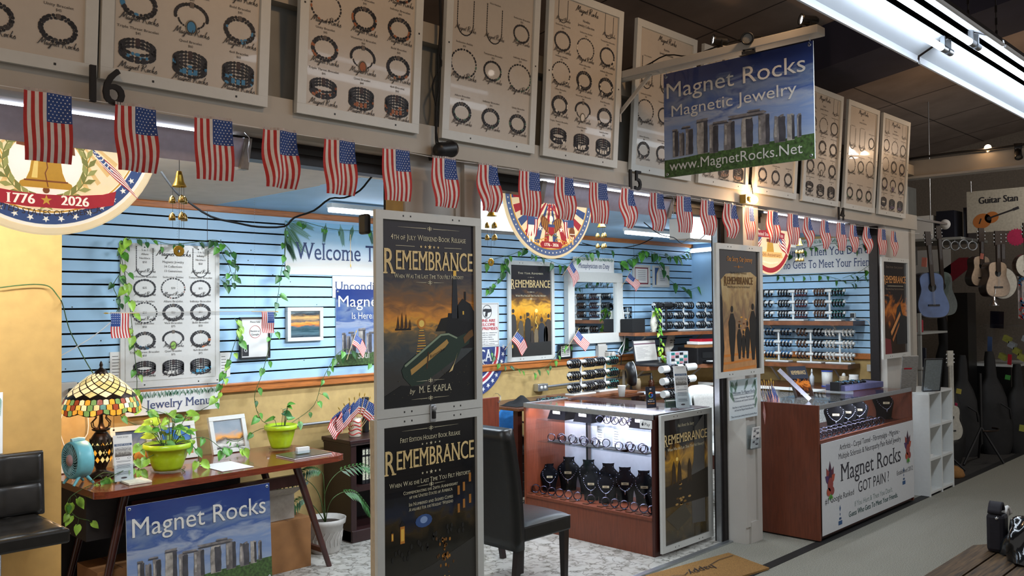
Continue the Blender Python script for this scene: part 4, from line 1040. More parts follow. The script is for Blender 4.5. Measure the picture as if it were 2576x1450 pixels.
        ornament(S, cu, V(.965), W_ * .6); S._caps('First Edition Holiday Book Release', cu, V(.905), .021, PALE, 4, 'c', 1, True, W_ * .64); stars5(S, cu, V(.883), PALE, .006)
        title(S, cu, V(.765), W_ * .95, H_ * .098); stars5(S, cu, V(.727), PALE, .007); S._caps('When Was the Last Time You Felt History?', cu, V(.675), .020, PALE, 4, 'c', 1, True, W_ * .86); ornament(S, cu, V(.66), W_ * .3)
        for i, tx in enumerate(('Commemorating the 250th Anniversary', 'of the United States of America')): S._caps(tx, cu, V(.628 - .026 * i), .015, PALE, 4, 'c', 1, True, W_ * (.58 if i == 0 else .46))
        for i, tx in enumerate(('100 Numbered and Signed Copies', 'Available for the Holiday Weekend')): S._caps(tx, cu, V(.562 - .026 * i), .015, PALE, 4, 'c', 1, True, W_ * .47)
    elif kind == 'story':
        base('dark_print')
        Pg([(.10, .0), (.07, .3), (.12, .55), (.08, .75), (.2, .80), (.8, .82), (.95, .78), (.90, .5), (.96, .25), (.92, .0)], 'parchment', 1)
        for i, (a, hh) in enumerate(((.33, .58), (.50, .42), (.60, .36), (.70, .44), (.84, .60))):
            w = hh * .13
            Pg([(a - w * .4, .04 + .1 * (1 - hh)), (a - w, .3 * hh + .1), (a - w * 1.1, .70 * hh), (a - w * .4, .82 * hh), (a + w * .4, .82 * hh), (a + w * 1.1, .70 * hh), (a + w, .3 * hh + .1), (a + w * .4, .04 + .1 * (1 - hh))], SIL, 3); S.disc(U(a), V(.88 * hh), W_ * w * .42, H_ * w * .36, SIL, 3, 12)
        for b in (.0, .06, .12): Pg([(.12, b), (.9, b + .02), (.9, b + .035), (.12, b + .02)], ink('c87a30'), 2)
        for i in range(20): S.disc(U(.58 + rnd.gauss(0, .06)), V(.10 + .018 * i), .016, .006, ink(rnd.choice(['d89a3c', 'b06a24', '6a3c14'])), 2.4, 7)
        Pg([(0, 0), (0, .7), (.1, .6), (.14, .2), (.10, 0)], BLK, 3); Pg([(1, 0), (1, .7), (.94, .5), (.9, .2), (.93, 0)], BLK, 3)
        S.text('Our Story, Our Journey', cu + .02, V(.905), .032, OR, 4, serif=True, width=W_ * .62); S.text('This 4th of July Weekend', cu, V(.80), .015, DRK, 4, serif=True, width=W_ * .4)
        title(S, cu, V(.715), W_ * .70, H_ * .06, ink('5a3a14')); S.text('When Was the Last Time You Felt History?', cu, V(.685), .014, DRK, 4, serif=True, width=W_ * .55); ornament(S, cu, V(.86), W_ * .25, OR)
    elif kind == 'rays':
        base('dark_rays')
        Pg([(.55, .1), (.5, .35), (.58, .5), (.72, .55), (.8, .42), (1, .4), (1, .1)], BLK, 2); Pg([(.30, .24), (.7, .46), (.72, .42), (.34, .20)], ink('c8854a'), 3); Pg([(.36, .16), (.66, .34), (.66, .31), (.4, .13)], ink('a0602c'), 3)
        Pg([(.0, .0), (.05, .18), (.3, .16), (.35, .0)], ink('6a1c20'), 2)
        S._caps('Our Story Our Journey', cu, V(.93), .02, ink('6a5a4a'), 4, 'c', 1, True, W_ * .7); title(S, cu, V(.77), W_ * .92, H_ * .075, ink('c88a4a')); S.rect(U(.2), V(.735), U(.85), V(.739), PALE, 4); S._caps('When Was The Last Time You Felt History?', cu, V(.695), .014, ink('8a7a66'), 4, 'c', 1, True, W_ * .75)
    elif kind == 'crowd':
        base('crowd_dusk')
        S.disc(U(.63), V(.50), .022, .018, ink('ffe080'), 2, 16)
        for i in range(18): R(.3 + .04 * i, .42, .305 + .04 * i + .006 * (i % 3), .45 + .04 * (i * 7 % 5) / 5, ink('4a3418'), 2)
        S.stroke([(U(.64), V(.44)), (U(.6), V(.38)), (U(.66), V(.33)), (U(.58), V(.26)), (U(.6), V(.2))], .008, GLOW, 2.4)
        for a, hh, w, c in ((.07, .50, .085, '2c2824'), (.25, .43, .07, '4a4030'), (.42, .46, .085, '1b1712'), (.52, .32, .05, '2a2018'), (.62, .34, .06, '6a5a40'), (.76, .40, .10, '1c2028'), (.93, .44, .09, '3a2c20'), (.86, .36, .06, '15120e')):
            Pg([(a - w * .7, .12), (a - w * .9, hh - .14), (a - w * .7, hh - .06), (a - w * .25, hh - .035), (a + w * .25, hh - .035), (a + w * .7, hh - .06), (a + w * .9, hh - .14), (a + w * .7, .12)], ink(c), 3); S.disc(U(a), V(hh), W_ * w * .38, H_ * w * .27, ink('2a1c12'), 3.4, 12)
        Pg([(0, 0), (0, .14), (1, .16), (1, 0)], ink('1a1814'), 3.6); S.disc(U(.05), V(.12), .01, .018, GLOW, 4, 8)
        S._caps('This Year, Remember', cu, V(.90), .018, PALE, 4, 'c', 1, True, W_ * .62); stars5(S, cu, V(.865), PALE, .005, .018); title(S, cu, V(.755), W_ * .95, H_ * .08); stars5(S, cu, V(.705), PALE, .006, .02); S._caps('When Was The Last Time You Felt History?', cu, V(.655), .017, PALE, 4, 'c', 1, True, W_ * .74); ornament(S, cu, V(.63), W_ * .3)
    elif kind == 'harbour':
        base('harbour_dusk')
        for a in (.18, .30, .52): Pg([(a, .45), (a + .02, .62), (a + .05, .66), (a + .09, .60), (a + .1, .45), (a + .06, .5)], ink('3a2a14'), 2)
        S.disc(U(.30), V(.67), .014, .014, ink('ffd870'), 2.6, 14); Pg([(0, .30), (0, .46), (.5, .50), (1, .55), (1, .30)], ink('2a2216'), 1.6)
        for i in range(26): S.disc(U(rnd.gauss(.42, .07)), V(rnd.uniform(.2, .48)), .02, .008, ink(rnd.choice(['5a4018', '3a2810', '7a5a24', 'a8844a'])), 2.2, 7)
        Pg([(.62, .12), (.60, .5), (.66, .62), (.70, .9), (.92, 1), (.92, .1)], ink('56534e'), 1.4); Pg([(.05, .22), (.45, .30), (.6, .18), (.3, .1)], ink('4a4436'), 2.4)
        S.text('Ask About the Story', cu, V(.925), .022, PALE, 4, serif=True, width=W_ * .36); title(S, cu, V(.80), W_ * .95, H_ * .072); S.text('When Was the Last Time You Felt History?', cu, V(.745), .019, PALE, 4, serif=True, width=W_ * .80)
def rem_poster(S, kind, label, bw=.04):
    t = framed(S, 'framed_poster', label, 'poster', 'book posters', bw=bw)
    S.new(); S.slab(bw * .8, bw * .8, S.w - bw * .8, S.h - bw * .8, -.004, -.0005, ink('141414')); remembrance(S, kind, bw * .9, bw * .9, S.w - bw * .9, S.h - bw * .9)
    build('poster_print', S.mb, t)
    return t
Sa = Sheet((2.345, 3.125, 1.214), (1, 0, 0), (0, 0, 1), .640, .922); rem_poster(Sa, 'sea', 'tall white framed book poster with bottle and lighthouse at sunset')
Sb = Sheet((2.345, 3.125, .290), (1, 0, 0), (0, 0, 1), .640, .922); tb = rem_poster(Sb, 'street', 'white framed book poster of a dark lamp lit street, below the lighthouse poster')
m = MB(); m.box(2.645, 3.098, 1.175, 2.675, 3.109, 1.255, 'alu'); m.lathe([(.001, 0), (.012, 0), (.012, .012), (.001, .012)], 'alu', (2.66, 3.098, 1.238), 14, axis=(0, -1, 0)); m.box(2.652, 3.088, 1.19, 2.668, 3.098, 1.225, 'black_plastic'); build('latch', m, tb, bevel=.003)
m = MB(); m.box(2.36, 3.129, .29, 2.97, 3.18, 1.205, mat('tan_board', 'b9a78c', .6)); o = build('mounting_boards', m, tb)
m = MB(); m.box(2.40, 3.135, 0, 2.44, 3.19, .29, 'paint_white'); m.box(2.90, 3.135, 0, 2.94, 3.19, .29, 'paint_white'); build('leg', m, tb)
Sc = Sheet((5.133, 3.115, 1.212), (1, 0, 0), (0, 0, 1), .625, .905); rem_poster(Sc, 'story', 'white framed book poster with walking figures on the slim right pillar')
Sd = Sheet((7.93, 3.12, 1.205), (1, 0, 0), (0, 0, 1), .645, .915); rem_poster(Sd, 'rays', 'narrow looking framed book poster with orange rays near the guitars')
# cable lamp clamps at poster backs, black box on top of the tall poster
m = MB(); m.box(2.33, 3.16, 2.03, 2.36, 3.22, 2.12, 'black_plastic'); tag(build('speaker_clip', m, bevel=.01), 'small black box clipped behind the left top corner of the tall poster', 'clip')
# welcome notice and card holder on the slim pillar
art('palm_card', [(0, 'cdd8dc'), (.5, 'dfe4e4'), (1, 'bfd6dc')], noise=.1, scale=(3, 3, 1), glossy=False)
FR = [ink('4f7d5a'), ink('6f9a86'), ink('3c6a4a')]
def frond(S, u, v, a, L, m, l=2, n=11, spread=.5):
    S.stroke([(u, v), (u + L * cos(a), v + L * sin(a))], L * .03, m, l)
    for i in range(1, n):
        t = i / n; q = L * .45 * (1 - t * .55)
        for s in (-1, 1):
            b = a + s * spread; x, y = u + L * t * cos(a), v + L * t * sin(a)
            S.poly([(x, y), (x + q * .5 * cos(b) - q * .05 * sin(b), y + q * .5 * sin(b) + q * .05 * cos(b)), (x + q * cos(b), y + q * sin(b)), (x + q * .5 * cos(b) + q * .05 * sin(b), y + q * .5 * sin(b) - q * .05 * cos(b))], m, l)
p0, p1 = atY(1818, 1062, 3.17), atY(1908, 950, 3.17)
S = Sheet((p0.x, 3.17, p0.z), (1, 0, 0), (0, 0, 1), .46, .275)
S = Sheet((5.40, 3.17, atY(1822, 1062, 3.17).z), (1, 0, 0), (0, 0, 1), atY(1906, 1050, 3.17).x - 5.40, .275)
t = thing('notice_card', 'white welcome notice with palm leaves on the slim right pillar', 'sign', S.P(S.w / 2, 0))
S.slab(0, 0, S.w, S.h, -.004, -.0002, 'paper'); S.mb.add([S.P(0, 0), S.P(S.w, 0), S.P(S.w, S.h), S.P(0, S.h)], [(0, 1, 2, 3)], 'palm_card', False, [(0, 0), (1, 0), (1, 1), (0, 1)])
for u, v, a in ((.01, .27, -.7), (.0, .2, -.9), (.12, .275, -1.9), (.30, .275, -2.2), (.44, .27, -2.4), (.44, .2, -2.1), (.40, .27, -1.3), (.02, .26, -1.4), (.44, .15, -1.9)): frond(S, u * S.w / .45, v, a, .09, FR[int(u * 97) % 3])
build('card', S.mb, t); S.new(); TX = ink('2a3c58')
k = S.w / 2
S.text('Welcome To Magnet Rocks', k, .175, .020, TX, 4, serif=True, width=S.w * .80, shear=.15); S.rect(S.w * .1, .168, S.w * .9, .170, TX, 4)
for i, tx in enumerate(('250 pieces of Hematite Magnetic Jewelry', '30 Gemstone and Crystal Collections', '', 'Feel free to watch the Introduction Video', 'and read the Magnet Rocks Brochure', '', 'Then choose your jewelry from the Jewelry Menu')):
    if tx: S.text(tx, k, .142 - i * .021, .0125, TX, 4, serif=True, width=S.w * .019 * len(tx) * 1.05)
build('lettering', S.mb, t)
clr = glass_mat('acrylic', 'f4f8fa', .3)
def acrylic_holder(name, label, S, u0, u1, h, d, cards=None):
    t = thing(name, label, 'card holder', S.P((u0 + u1) / 2, 0))
    m = MB(); S.slab(u0, 0, u1, h, 0, .002, clr, m); S.slab(u0, 0, u1, h * .45, d, d + .002, clr, m); S.slab(u0, 0, u1, .003, 0, d, clr, m); S.slab(u0, 0, u0 + .002, h * .45, 0, d, clr, m); S.slab(u1 - .002, 0, u1, h * .45, 0, d, clr, m); build('holder', m, t)
    return t
p = atY(1885, 1130, 3.18)
S = Sheet((5.645, 3.178, p.z), (1, 0, 0), (0, 0, 1), .13, .2)
t = acrylic_holder('card_holder', 'clear acrylic card holder screwed to the slim right pillar', S, 0, .13, .17, .035)
Sc_ = Sheet(S.P(.02, .006) + S.N * .012, (1, .0, 0), (-.0, -.12, 1), .10, .15)
t2 = thing('business_card', 'white printed cards standing in the clear holder on the pillar', 'card', Sc_.P(.05, 0))
for k in range(4): Sc_.slab(0, 0, .10, .15, .002 * k, .002 * k + .0014, 'paper')
build('cards', Sc_.mb, t2); Sc_.new()
for i in range(6): Sc_.rect(.012 if i % 2 else .055, .02 + .02 * i, .04 if i % 2 else .09, .03 + .02 * i, ink('4a4a50'), 14); Sc_.rect(.015, .034 + .02 * i, .085, .036 + .02 * i, ink('77777c'), 14)
Sc_.text('Magnet Rocks', .05, .137, .008, ink('2a2a30'), 14, width=.07); build('lettering', Sc_.mb, t2)
# ================================================================== PLANTS AND LITTLE FLAGS (helpers)
def leaf(m, p, d, L, mt, up=(0, -1, 0), q=rnd):
    """heart-shaped leaf from its stalk end p along d, facing up"""
    p, d, n = Vector(p), Vector(d).normalized(), Vector(up)
    s = d.cross(n); s = s.normalized() if s.length > .05 else d.orthogonal().normalized()
    n = s.cross(d).normalized()
    f = q.uniform(.10, .25) * L; cu = q.uniform(-.1, .25) * L
    prof = [(0, 0), (-.08, .20), (.12, .38), (.38, .36), (.66, .22), (.86, .09), (1, 0)]
    mid = [p + d * (L * t) - n * cu * t * t for t, _ in prof]
    P = mid + [mid[i] + s * (L * w) + n * f * (w / .38) for i, (t, w) in enumerate(prof)] + [mid[i] - s * (L * w) + n * f * (w / .38) for i, (t, w) in enumerate(prof)]
    for i, (t, w) in enumerate(prof): P[7 + i] = P[7 + i] + d * (L * (t - max(t, 0)) * 1.0); P[14 + i] = P[14 + i] + d * (L * (t - max(t, 0)))
    F = []
    for i in range(6): F += [(i, i + 1, 8 + i, 7 + i), (i + 1, i, 14 + i, 15 + i)]
    m.add(P, F, mt, True)
def smooth_path(P, k=4):
    P = [Vector(p) for p in P]; Q = []
    for i in range(len(P) - 1):
        a, b, c, d = P[max(i - 1, 0)], P[i], P[i + 1], P[min(i + 2, len(P) - 1)]
        for j in range(k):
            u = j / k; Q.append(.5 * ((2 * b) + (c - a) * u + (2 * a - 5 * b + 4 * c - d) * u * u + (3 * b - a - 3 * c + d) * u ** 3))
    Q.append(P[-1]); return Q
def vine_parts(st, fo, path, nleaf, L, mats, r=.0022, seed=1, hang=.75, skip=0.0):
    q = random.Random(seed); Q = smooth_path(path)
    st.tube(Q, r, 'stem_green', 5)
    for i in range(nleaf):
        t = skip + (1 - skip) * (i + q.uniform(.2, .8)) / nleaf; k = min(int(t * (len(Q) - 1)), len(Q) - 2)
        p = Q[k]; d = Vector((q.uniform(-.8, .8), q.uniform(-.55, -.05), -hang + q.uniform(-.3, .5))).normalized()
        s = p + d * q.uniform(.015, .04); st.tube([p, s], r * .6, 'stem_green', 4)
        leaf(fo, s, d + Vector((0, 0, -.35)), L * q.uniform(.65, 1.2), q.choice(mats), (q.uniform(-.3, .3), -1, q.uniform(.2, .9)), q)
def vine(label, paths, nleaf, L, mats=('leaf', 'leaf_dark'), seed=1, name='pothos_vine', hang=.75, r=.0022):
    p = Vector(paths[0][0]); t = thing(name, label, 'plant', p)
    st, fo = MB(), MB()
    for i, pa in enumerate(paths): vine_parts(st, fo, pa, nleaf if isinstance(nleaf, int) else nleaf[i], L, mats, r, seed + i, hang)
    build('stem', st, t)
    if fo.v: build('foliage', fo, t)
    return t
def stick_flag(p0, tip, side, fly, hoist, label, group='small stick flags', droop=.25, seed=0, ncol=8, spear=True, t=None):
    p0, tip, side = Vector(p0), Vector(tip), Vector(side).normalized()
    ax = (p0 - tip).normalized()
    root = t or thing('stick_flag', label, 'flag', p0, group)
    m = MB(); m.tube([p0, tip], .0022, mat('dowel', 'c8a878', .6), 6); build('stick', m, root)
    if spear: m = MB(); m.lathe([(.0022, 0), (.004, .004), (.003, .010), (.0045, .014), (.0005, .028)], mat('gilt', 'c09a3a', .4, metal=.5), tip, 8, axis=-ax); build('finial', m, root)
    m = MB(); q = random.Random(seed); ph = q.uniform(0, 6); nrm = side.cross(ax).normalized()
    def P(a, b, e=0): return tip + ax * (.012 + hoist * b + fly * droop * a * a * .6) + side * (fly * a * (1 - .10 * a)) + Vector((0, 0, -droop * fly * a * a)) + nrm * (.07 * fly * sin(a * 5 + ph + b) * (.2 + a) + e)
    for i in range(13):
        for j in range(ncol):
            a, b, u, w = j / ncol, (j + 1) / ncol, i / 13, (i + 1) / 13
            c = 'flag_blue' if (j < ncol * .42 and i < 7) else ('flag_red' if i % 2 == 0 else 'flag_white')
            m.add([P(a, u), P(b, u), P(b, w), P(a, w)], [(0, 1, 2, 3)], c, True)
    for i in range(5):
        for j in range(5):
            a, b = .03 + .085 * j, .05 + .105 * i
            for e in (-.0012, .0012): m.add([P(a, b - .022, e), P(a + .016, b, e), P(a, b + .022, e), P(a - .016, b, e)], [(0, 1, 2, 3)], 'flag_star')
    build('cloth', m, root)
    return root
# ================================================================== FIRST BOOTH
YW = YB - 0.016
# ---- jewelry menu board on the slat wall
S = Sheet((2.27, YW - .012, 1.2), (1, 0, 0), (0, 0, 1), .675, .935)
t = thing('menu_board', 'white jewelry price board with necklaces and bracelets on the blue wall', 'board', S.P(.33, 0))
S.slab(0, 0, S.w, S.h, -.012, 0, mat('board_white', 'd2d0cb', .25, var=.01, coat=.4)); build('board', S.mb, t, bevel=.003)
m = MB(); S2 = Sheet(S.P(.03, .045), S.U, S.V, S.w - .06, S.h - .09); S2.frame(m, .004, .0015, mat('edge_line', 'bdbab4', .3)); build('raised_border', m, t); S.new()
BR = [('Triple Threat Bracelet', '$50', 'band', '5a2a30'), ('Quad Bracelet', '$75', 'quad', 'd8d4cc'), ('4x4 Bracelet', '$75', 'quad', '3f9ac0'), ('Unity Bracelet', '$50', 'double', '2f5a70'), ('Vicii Bracelet', '$75', 'vic', '8ab04a'), ('Bold Bracelet', '$50', 'double', 'c0683a'),
      ('Infinity Anklet', '$30', 'thin', '3a3634'), ('Allure Bracelet', '$25', 'double', '3a3634'), ('Infinity Bracelet', '$25', 'double', '3a3634'), ('Seductive Bracelet', '$25', 'ring', '3a3634'), ('Seductive Anklet', '$30', 'thin', '8a5a4a'), ('Temptation Bracelet', '$25', 'ring', '3a3634')]
ik = ink('4a443e')
for i, (n, p, kd, ac) in enumerate(BR):
    r_, c_ = i // 3, i % 3
    u, v = (.155, .345, .535)[c_], (.12, .305, .485, .645)[r_]
    bracelet(S, u, v, .068 if kd != 'thin' else .072, kd, ac, seed=i + 90); S.hand(u, v - .05, .14, ink('3a3634'), 6)
    S.text(n, u, v + (.105 if r_ < 2 else .068), .0125, ik, 3, serif=True, width=.0088 * len(n)); S.text(p, u, v + (.083 if r_ < 2 else -.004), .0125, ik, 3, serif=True)
for u, n in ((.155, 'Allure'), (.535, 'Infinity')):
    bracelet(S, u, .825, .072, 'neck', '3a3634'); S.hand(u, .745, .14, ink('3a3634'), 6)
    for k, tx in enumerate(('5 in 1', n, 'Necklace', '$50')): S.text(tx, u, .885 - .026 * k, .013, ik, 3, serif=True)
S.hand(.345, .855, .24, ink('3a3634'), 4)
for k, tx in enumerate(('Magnetic Jewelry', '14 Collections', '13 Gemstones')): S.text(tx, .345, .812 - .03 * k, .0145, ik, 3, serif=True)
build('jewelry_pictures', S.mb, t)
m = MB()
for u, v in ((.02, .02), (.155, .02), (.52, .02), (.655, .02), (.155, .91), (.52, .91)): S.slab(u - .004, v - .004, u + .004, v + .004, 0, .0015, 'screw', m)
build('screws', m, t)
def palm_fringe(S, v, n, L=.05, seed=2):
    q = random.Random(seed)
    for i in range(n):
        u = S.w * (i + .5) / n
        for k in range(4): S.poly([(u, v), (u + L * (-.8 + .45 * k) * .6 - .003, v - L * q.uniform(.5, 1)), (u + L * (-.8 + .45 * k) * .6 + .003, v - L * q.uniform(.4, .9))], FR[(i + k) % 3], 2)
def wall_sign(name, label, S, back='paper', cat='sign'):
    t = thing(name, label, cat, S.P(S.w / 2, 0)); S.slab(0, 0, S.w, S.h, -.004, -.0002, back)
    return t
S = Sheet((2.289, YW - .045, 1.028), (1, 0, 0), (0, 0, 1), .635, .15)
t = wall_sign('menu_sign', 'small white Jewelry Menu sign below the price board', S); S.rect(0, 0, S.w, S.h, 'paper', 0); palm_fringe(S, S.h, 26); build('card', S.mb, t); S.new(); S.text('Jewelry Menu', .35, .038, .055, ink('35406a'), 4, serif=True, width=.44); build('lettering', S.mb, t)
# ---- welcome sign and the ones below it
art('sky_card', [(0, 'd8dcdc'), (.18, 'd6cfc4'), (.36, 'dce4e8'), (.7, 'a9d0e6'), (1, '86bedf')], noise=.16, scale=(3, 5, 1), glossy=False)
S = Sheet((3.462, YW - .006, 1.957), (1, 0, 0), (0, 0, 1), 1.35, .395)
t = wall_sign('welcome_sign', 'wide Welcome To sign with sky and palm fronds high on the blue wall', S); S.mb.add([S.P(0, 0), S.P(S.w, 0), S.P(S.w, S.h), S.P(0, S.h)], [(0, 1, 2, 3)], 'sky_card', False, [(0, 0), (1, 0), (1, 1), (0, 1)])
for u, v, a, L in ((.0, .39, -.5, .22), (.0, .36, -.9, .24), (.0, .30, -1.2, .2), (.08, .395, -.3, .16), (.35, .395, -1.7, .14), (.48, .395, -1.4, .16), (.6, .395, -1.8, .12), (.75, .395, -1.3, .14), (0, .24, -1.0, .14)): frond(S, u, v, a, L, FR[int(L * 100) % 3], 2, 14, .4)
build('card', S.mb, t); S.new(); S.text('Welcome To', .08, .115, .125, ink('33436a'), 4, 'l', serif=True, width=.80); S.text('Our Shop', 1.0, .115, .125, ink('33436a'), 4, 'l', serif=True, width=.3) if 0 else None; build('lettering', S.mb, t)
S = Sheet((3.87, YW - .006, 1.785), (1, 0, 0), (0, 0, 1), .80, .168)
t = wall_sign('small_sign', 'white sign beginning Unconditional under the welcome sign', S); S.rect(0, 0, S.w, S.h, 'paper', 0); build('card', S.mb, t); S.new(); S.text('Unconditional', .02, .06, .064, ink('33436a'), 4, 'l', serif=True, width=.62); build('lettering', S.mb, t)
S = Sheet((3.896, YW - .012, 1.26), (1, 0, 0), (0, 0, 1), .86, .59)
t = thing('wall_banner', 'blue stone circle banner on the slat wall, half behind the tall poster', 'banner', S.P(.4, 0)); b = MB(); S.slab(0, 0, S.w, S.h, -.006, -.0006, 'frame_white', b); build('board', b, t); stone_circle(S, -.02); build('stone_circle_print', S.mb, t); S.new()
S.text('Magnet Rocks', .02, .455, .085, 'banner_letter', 6, 'l', width=.82); S.text('Is Here', .145, .36, .05, 'banner_letter', 6, 'l', .9); S.text('Soul', .20, .05, .05, 'banner_letter', 6, 'l', .9); build('lettering', S.mb, t); b = MB(); grommets(S, b); build('grommets', b, t)
# ---- small framed pictures on the wall
art('sea_picture', [(0, '28303a'), (.15, '55707a'), (.28, '2f4a52'), (.40, '46606a'), (.46, 'c8743a'), (.54, 'e8a050'), (.62, '5a5a5c'), (.74, 'd8a868'), (.86, '2c3238'), (1, '8a9aa0')], noise=.14, scale=(2.5, 14, 1), dist=1.2)
S = Sheet((3.462, YW - .022, 1.463), (1, 0, 0), (0, 0, 1), .306, .25)
t = framed(S, 'picture_frame', 'white framed sunset sea picture on the blue wall', 'picture', bw=.028, d=.012, back=.02, screws=False); S.mb.add([S.P(.025, .025), S.P(.281, .025), S.P(.281, .225), S.P(.025, .225)], [(0, 1, 2, 3)], 'sea_picture', False, [(0, 0), (1, 0), (1, 1), (0, 1)]); build('photo', S.mb, t)
mat('frame_black', '17171a', .35)
S = Sheet((3.09, YW - .016, 1.352), (1, 0, 0), (0, 0, 1), .235, .295)
t = framed(S, 'picture_frame', 'black framed review notice behind the hanging vine leaves', 'picture', bw=.012, d=.012, m='frame_black', back=.014, screws=False); S.rect(.01, .01, .225, .285, 'paper', 0); S.ring(.12, .19, .045, .042, ink('b03a30'), 2, 30); S.text('Please help', .12, .255, .012, ik, 3); S.text('Review us', .12, .19, .012, ik, 3); S.text('Google', .12, .165, .014, ik, 3); S.rect(.02, .02, .07, .10, ink('1c1c20'), 2); S.text('G', .045, .05, .025, 'paper', 3); build('notice', S.mb, t)
# price cards tucked beside the board
for k, (x, z, w, lb) in enumerate(((2.21, 1.27, .10, 'pale price list tucked behind the left edge of the price board'), (2.95, 1.235, .075, 'pale price list tucked behind the right edge of the price board'))):
    S = Sheet((x, YW - .004, z), (1, 0, 0), (0, 0, 1), w, .17); t = wall_sign('price_list', lb, S, 'paper', 'paper'); S.rect(0, 0, w, .17, 'paper', 0)
    for i in range(7): S.rect(w * .12, .02 + .02 * i, w * (.5 + .05 * (i % 3)), .0235 + .02 * i, ik, 2)
    build('sheet', S.mb, t)
# outlet at the far left and conduit along the wall
t = thing('wall_outlet', 'white wall outlet with a black plug behind the lamp', 'outlet', (1.96, YB, 1.14))
m = MB(); m.box(1.90, YW - .05, 1.15, 2.0, YB - .017, 1.27, 'paint_white'); build('plate', m, t, bevel=.006); m = MB(); m.box(1.945, YW - .085, 1.20, 1.985, YW - .05, 1.235, 'black_plastic'); build('plug', m, t, bevel=.006)
m = MB(); m.tube([(3.3, YB - .03, .845), (4.4, YB - .03, .842)], .011, 'alu', 10); tag(build('conduit_pipe', m), 'grey metal conduit along the tan wall above the bookcase', 'pipe')
# ---- hanging clear bar with two flags
t = thing('display_bar', 'clear plastic bar hung on beaded chains across the price board', 'bar', (2.45, 5.0, 1.66))
m = MB(); m.box(1.95, 4.995, 1.668, 2.97, 5.005, 1.69, glass_mat('clear_bar', 'f0f0f0', .6)); m.box(1.95, 4.994, 1.688, 2.97, 5.006, 1.692, 'paint_white'); build('bar', m, t)
for x in (2.33, 2.83):
    m = MB()
    for i in range(52): m.ball((x, 5.0, 1.70 + i * .014), .0022, 'alu', 5, 3)
    build('bead_chain', m, t)
stick_flag((2.10, 4.985, 1.685), (1.93, 4.985, 1.687), (0, -.1, -1), .155, .10, 'small flag hanging at the left end of the clear bar', droop=0, seed=3)
stick_flag((2.80, 4.985, 1.687), (2.965, 4.985, 1.685), (0, -.1, -1), .15, .085, 'small flag hanging at the right end of the clear bar', droop=0, seed=5)
cable('support_string', 'pale string running from the clear bar down to the left', [(2.0, 5.0, 1.68), (1.86, 5.05, 1.55), (1.62, 5.1, 1.40), (1.5, 5.1, 1.32)], .003, 'paper', 'string')
m = MB(); tip = Vector((3.84, 5.40, 2.03)); stick_flag(tip + Vector((0, 0, .22)), tip, (.05, -.05, -1), .11, .03, 'small folded flag hanging before the welcome sign', seed=8, droop=0)
p = atY(895, 838, 5.6); stick_flag(p + Vector((-.12, -.05, -.20)), p, (.75, -.2, -.45), .13, .09, 'small stick flag against the stone circle wall banner', seed=9)
# ---- desk
mat('desk_wood', '6e2f1c', .22, var=.16, scale=8, stretch=(1.2, 10, 10), kind='wood', coat=.5); mat('leg_wood', '3c1a14', .3, var=.12, scale=10, coat=.3); mat('dark_panel', '1b1312', .6)
t = thing('desk', 'reddish brown wooden desk with splayed legs under the lamp and plants', 'desk', (2.58, 5.18, 0))
m = MB(); o_ = [(1.80, 4.84), (1.86, 4.80), (3.33, 4.83), (3.40, 4.87), (3.405, 5.40), (3.36, 5.55), (1.82, 5.55), (1.80, 5.5)]
m.prism([(x, y, .705) for x, y in o_], (0, 0, .037), 'desk_wood'); build('desktop', m, t, bevel=.012)
for (a, b) in (((3.10, 4.97, .70), (3.345, 4.96, 0)), ((3.10, 5.42, .70), (3.345, 5.46, 0)), ((2.02, 4.97, .70), (1.86, 4.95, 0)), ((2.02, 5.42, .70), (1.86, 5.46, 0))):
    m = MB(); m.tube([a, b], [.026, .018], 'leg_wood', 10); build('leg', m, t)
m = MB(); m.bar((2.05, 4.98, .60), (3.13, 4.98, .60), .03, .07, 'leg_wood'); build('apron', m, t); m = MB(); m.bar((3.31, 4.97, .11), (3.31, 5.44, .11), .025, .03, 'leg_wood'); m.bar((1.89, 4.96, .11), (1.89, 5.44, .11), .025, .03, 'leg_wood'); build('stretcher', m, t)
m = MB(); m.box(1.82, 5.50, .1, 3.0, 5.53, .70, 'dark_panel'); m.box(1.82, 5.0, .45, 2.6, 5.5, .70, 'dark_panel'); build('drawer_box', m, t)
# ---- banner leaning under the desk, cartons
S = Sheet((1.955, 4.78, .075), (1, 0, 0), (0, .03, .57), .862, .572)
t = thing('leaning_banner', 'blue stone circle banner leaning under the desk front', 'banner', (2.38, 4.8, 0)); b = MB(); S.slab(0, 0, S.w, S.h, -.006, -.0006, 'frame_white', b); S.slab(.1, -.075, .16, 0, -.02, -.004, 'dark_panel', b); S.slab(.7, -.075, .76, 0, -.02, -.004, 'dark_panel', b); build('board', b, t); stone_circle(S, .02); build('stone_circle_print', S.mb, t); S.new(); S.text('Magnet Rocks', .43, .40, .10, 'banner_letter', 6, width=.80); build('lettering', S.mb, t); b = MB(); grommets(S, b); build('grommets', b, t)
mat('cardboard', '8f6238', .8, var=.06, scale=12); mat('cardboard_grey', 'a0968a', .8, var=.05)
def carton(x0, y0, z0, x1, y1, z1, label, m_='cardboard', open_=False):
    t = thing('cardboard_box', label, 'box', ((x0 + x1) / 2, (y0 + y1) / 2, z0), 'cartons under the desk')
    m = MB(); m.box(x0, y0, z0, x1, y1, z1, m_); m.box((x0 + x1) / 2 - .002, y0 - .001, z1 - .002, (x0 + x1) / 2 + .002, y1, z1 + .001, 'groove'); build('carton', m, t, bevel=.004)
    if open_: m = MB(); m.add([(x0, y0, z1), (x1, y0, z1), (x1 + .02, y0 - .08, z1 + .05), (x0 - .01, y0 - .07, z1 + .06)], [(0, 1, 2, 3)], m_); build('flap', m, t, solid=.004)
    return t
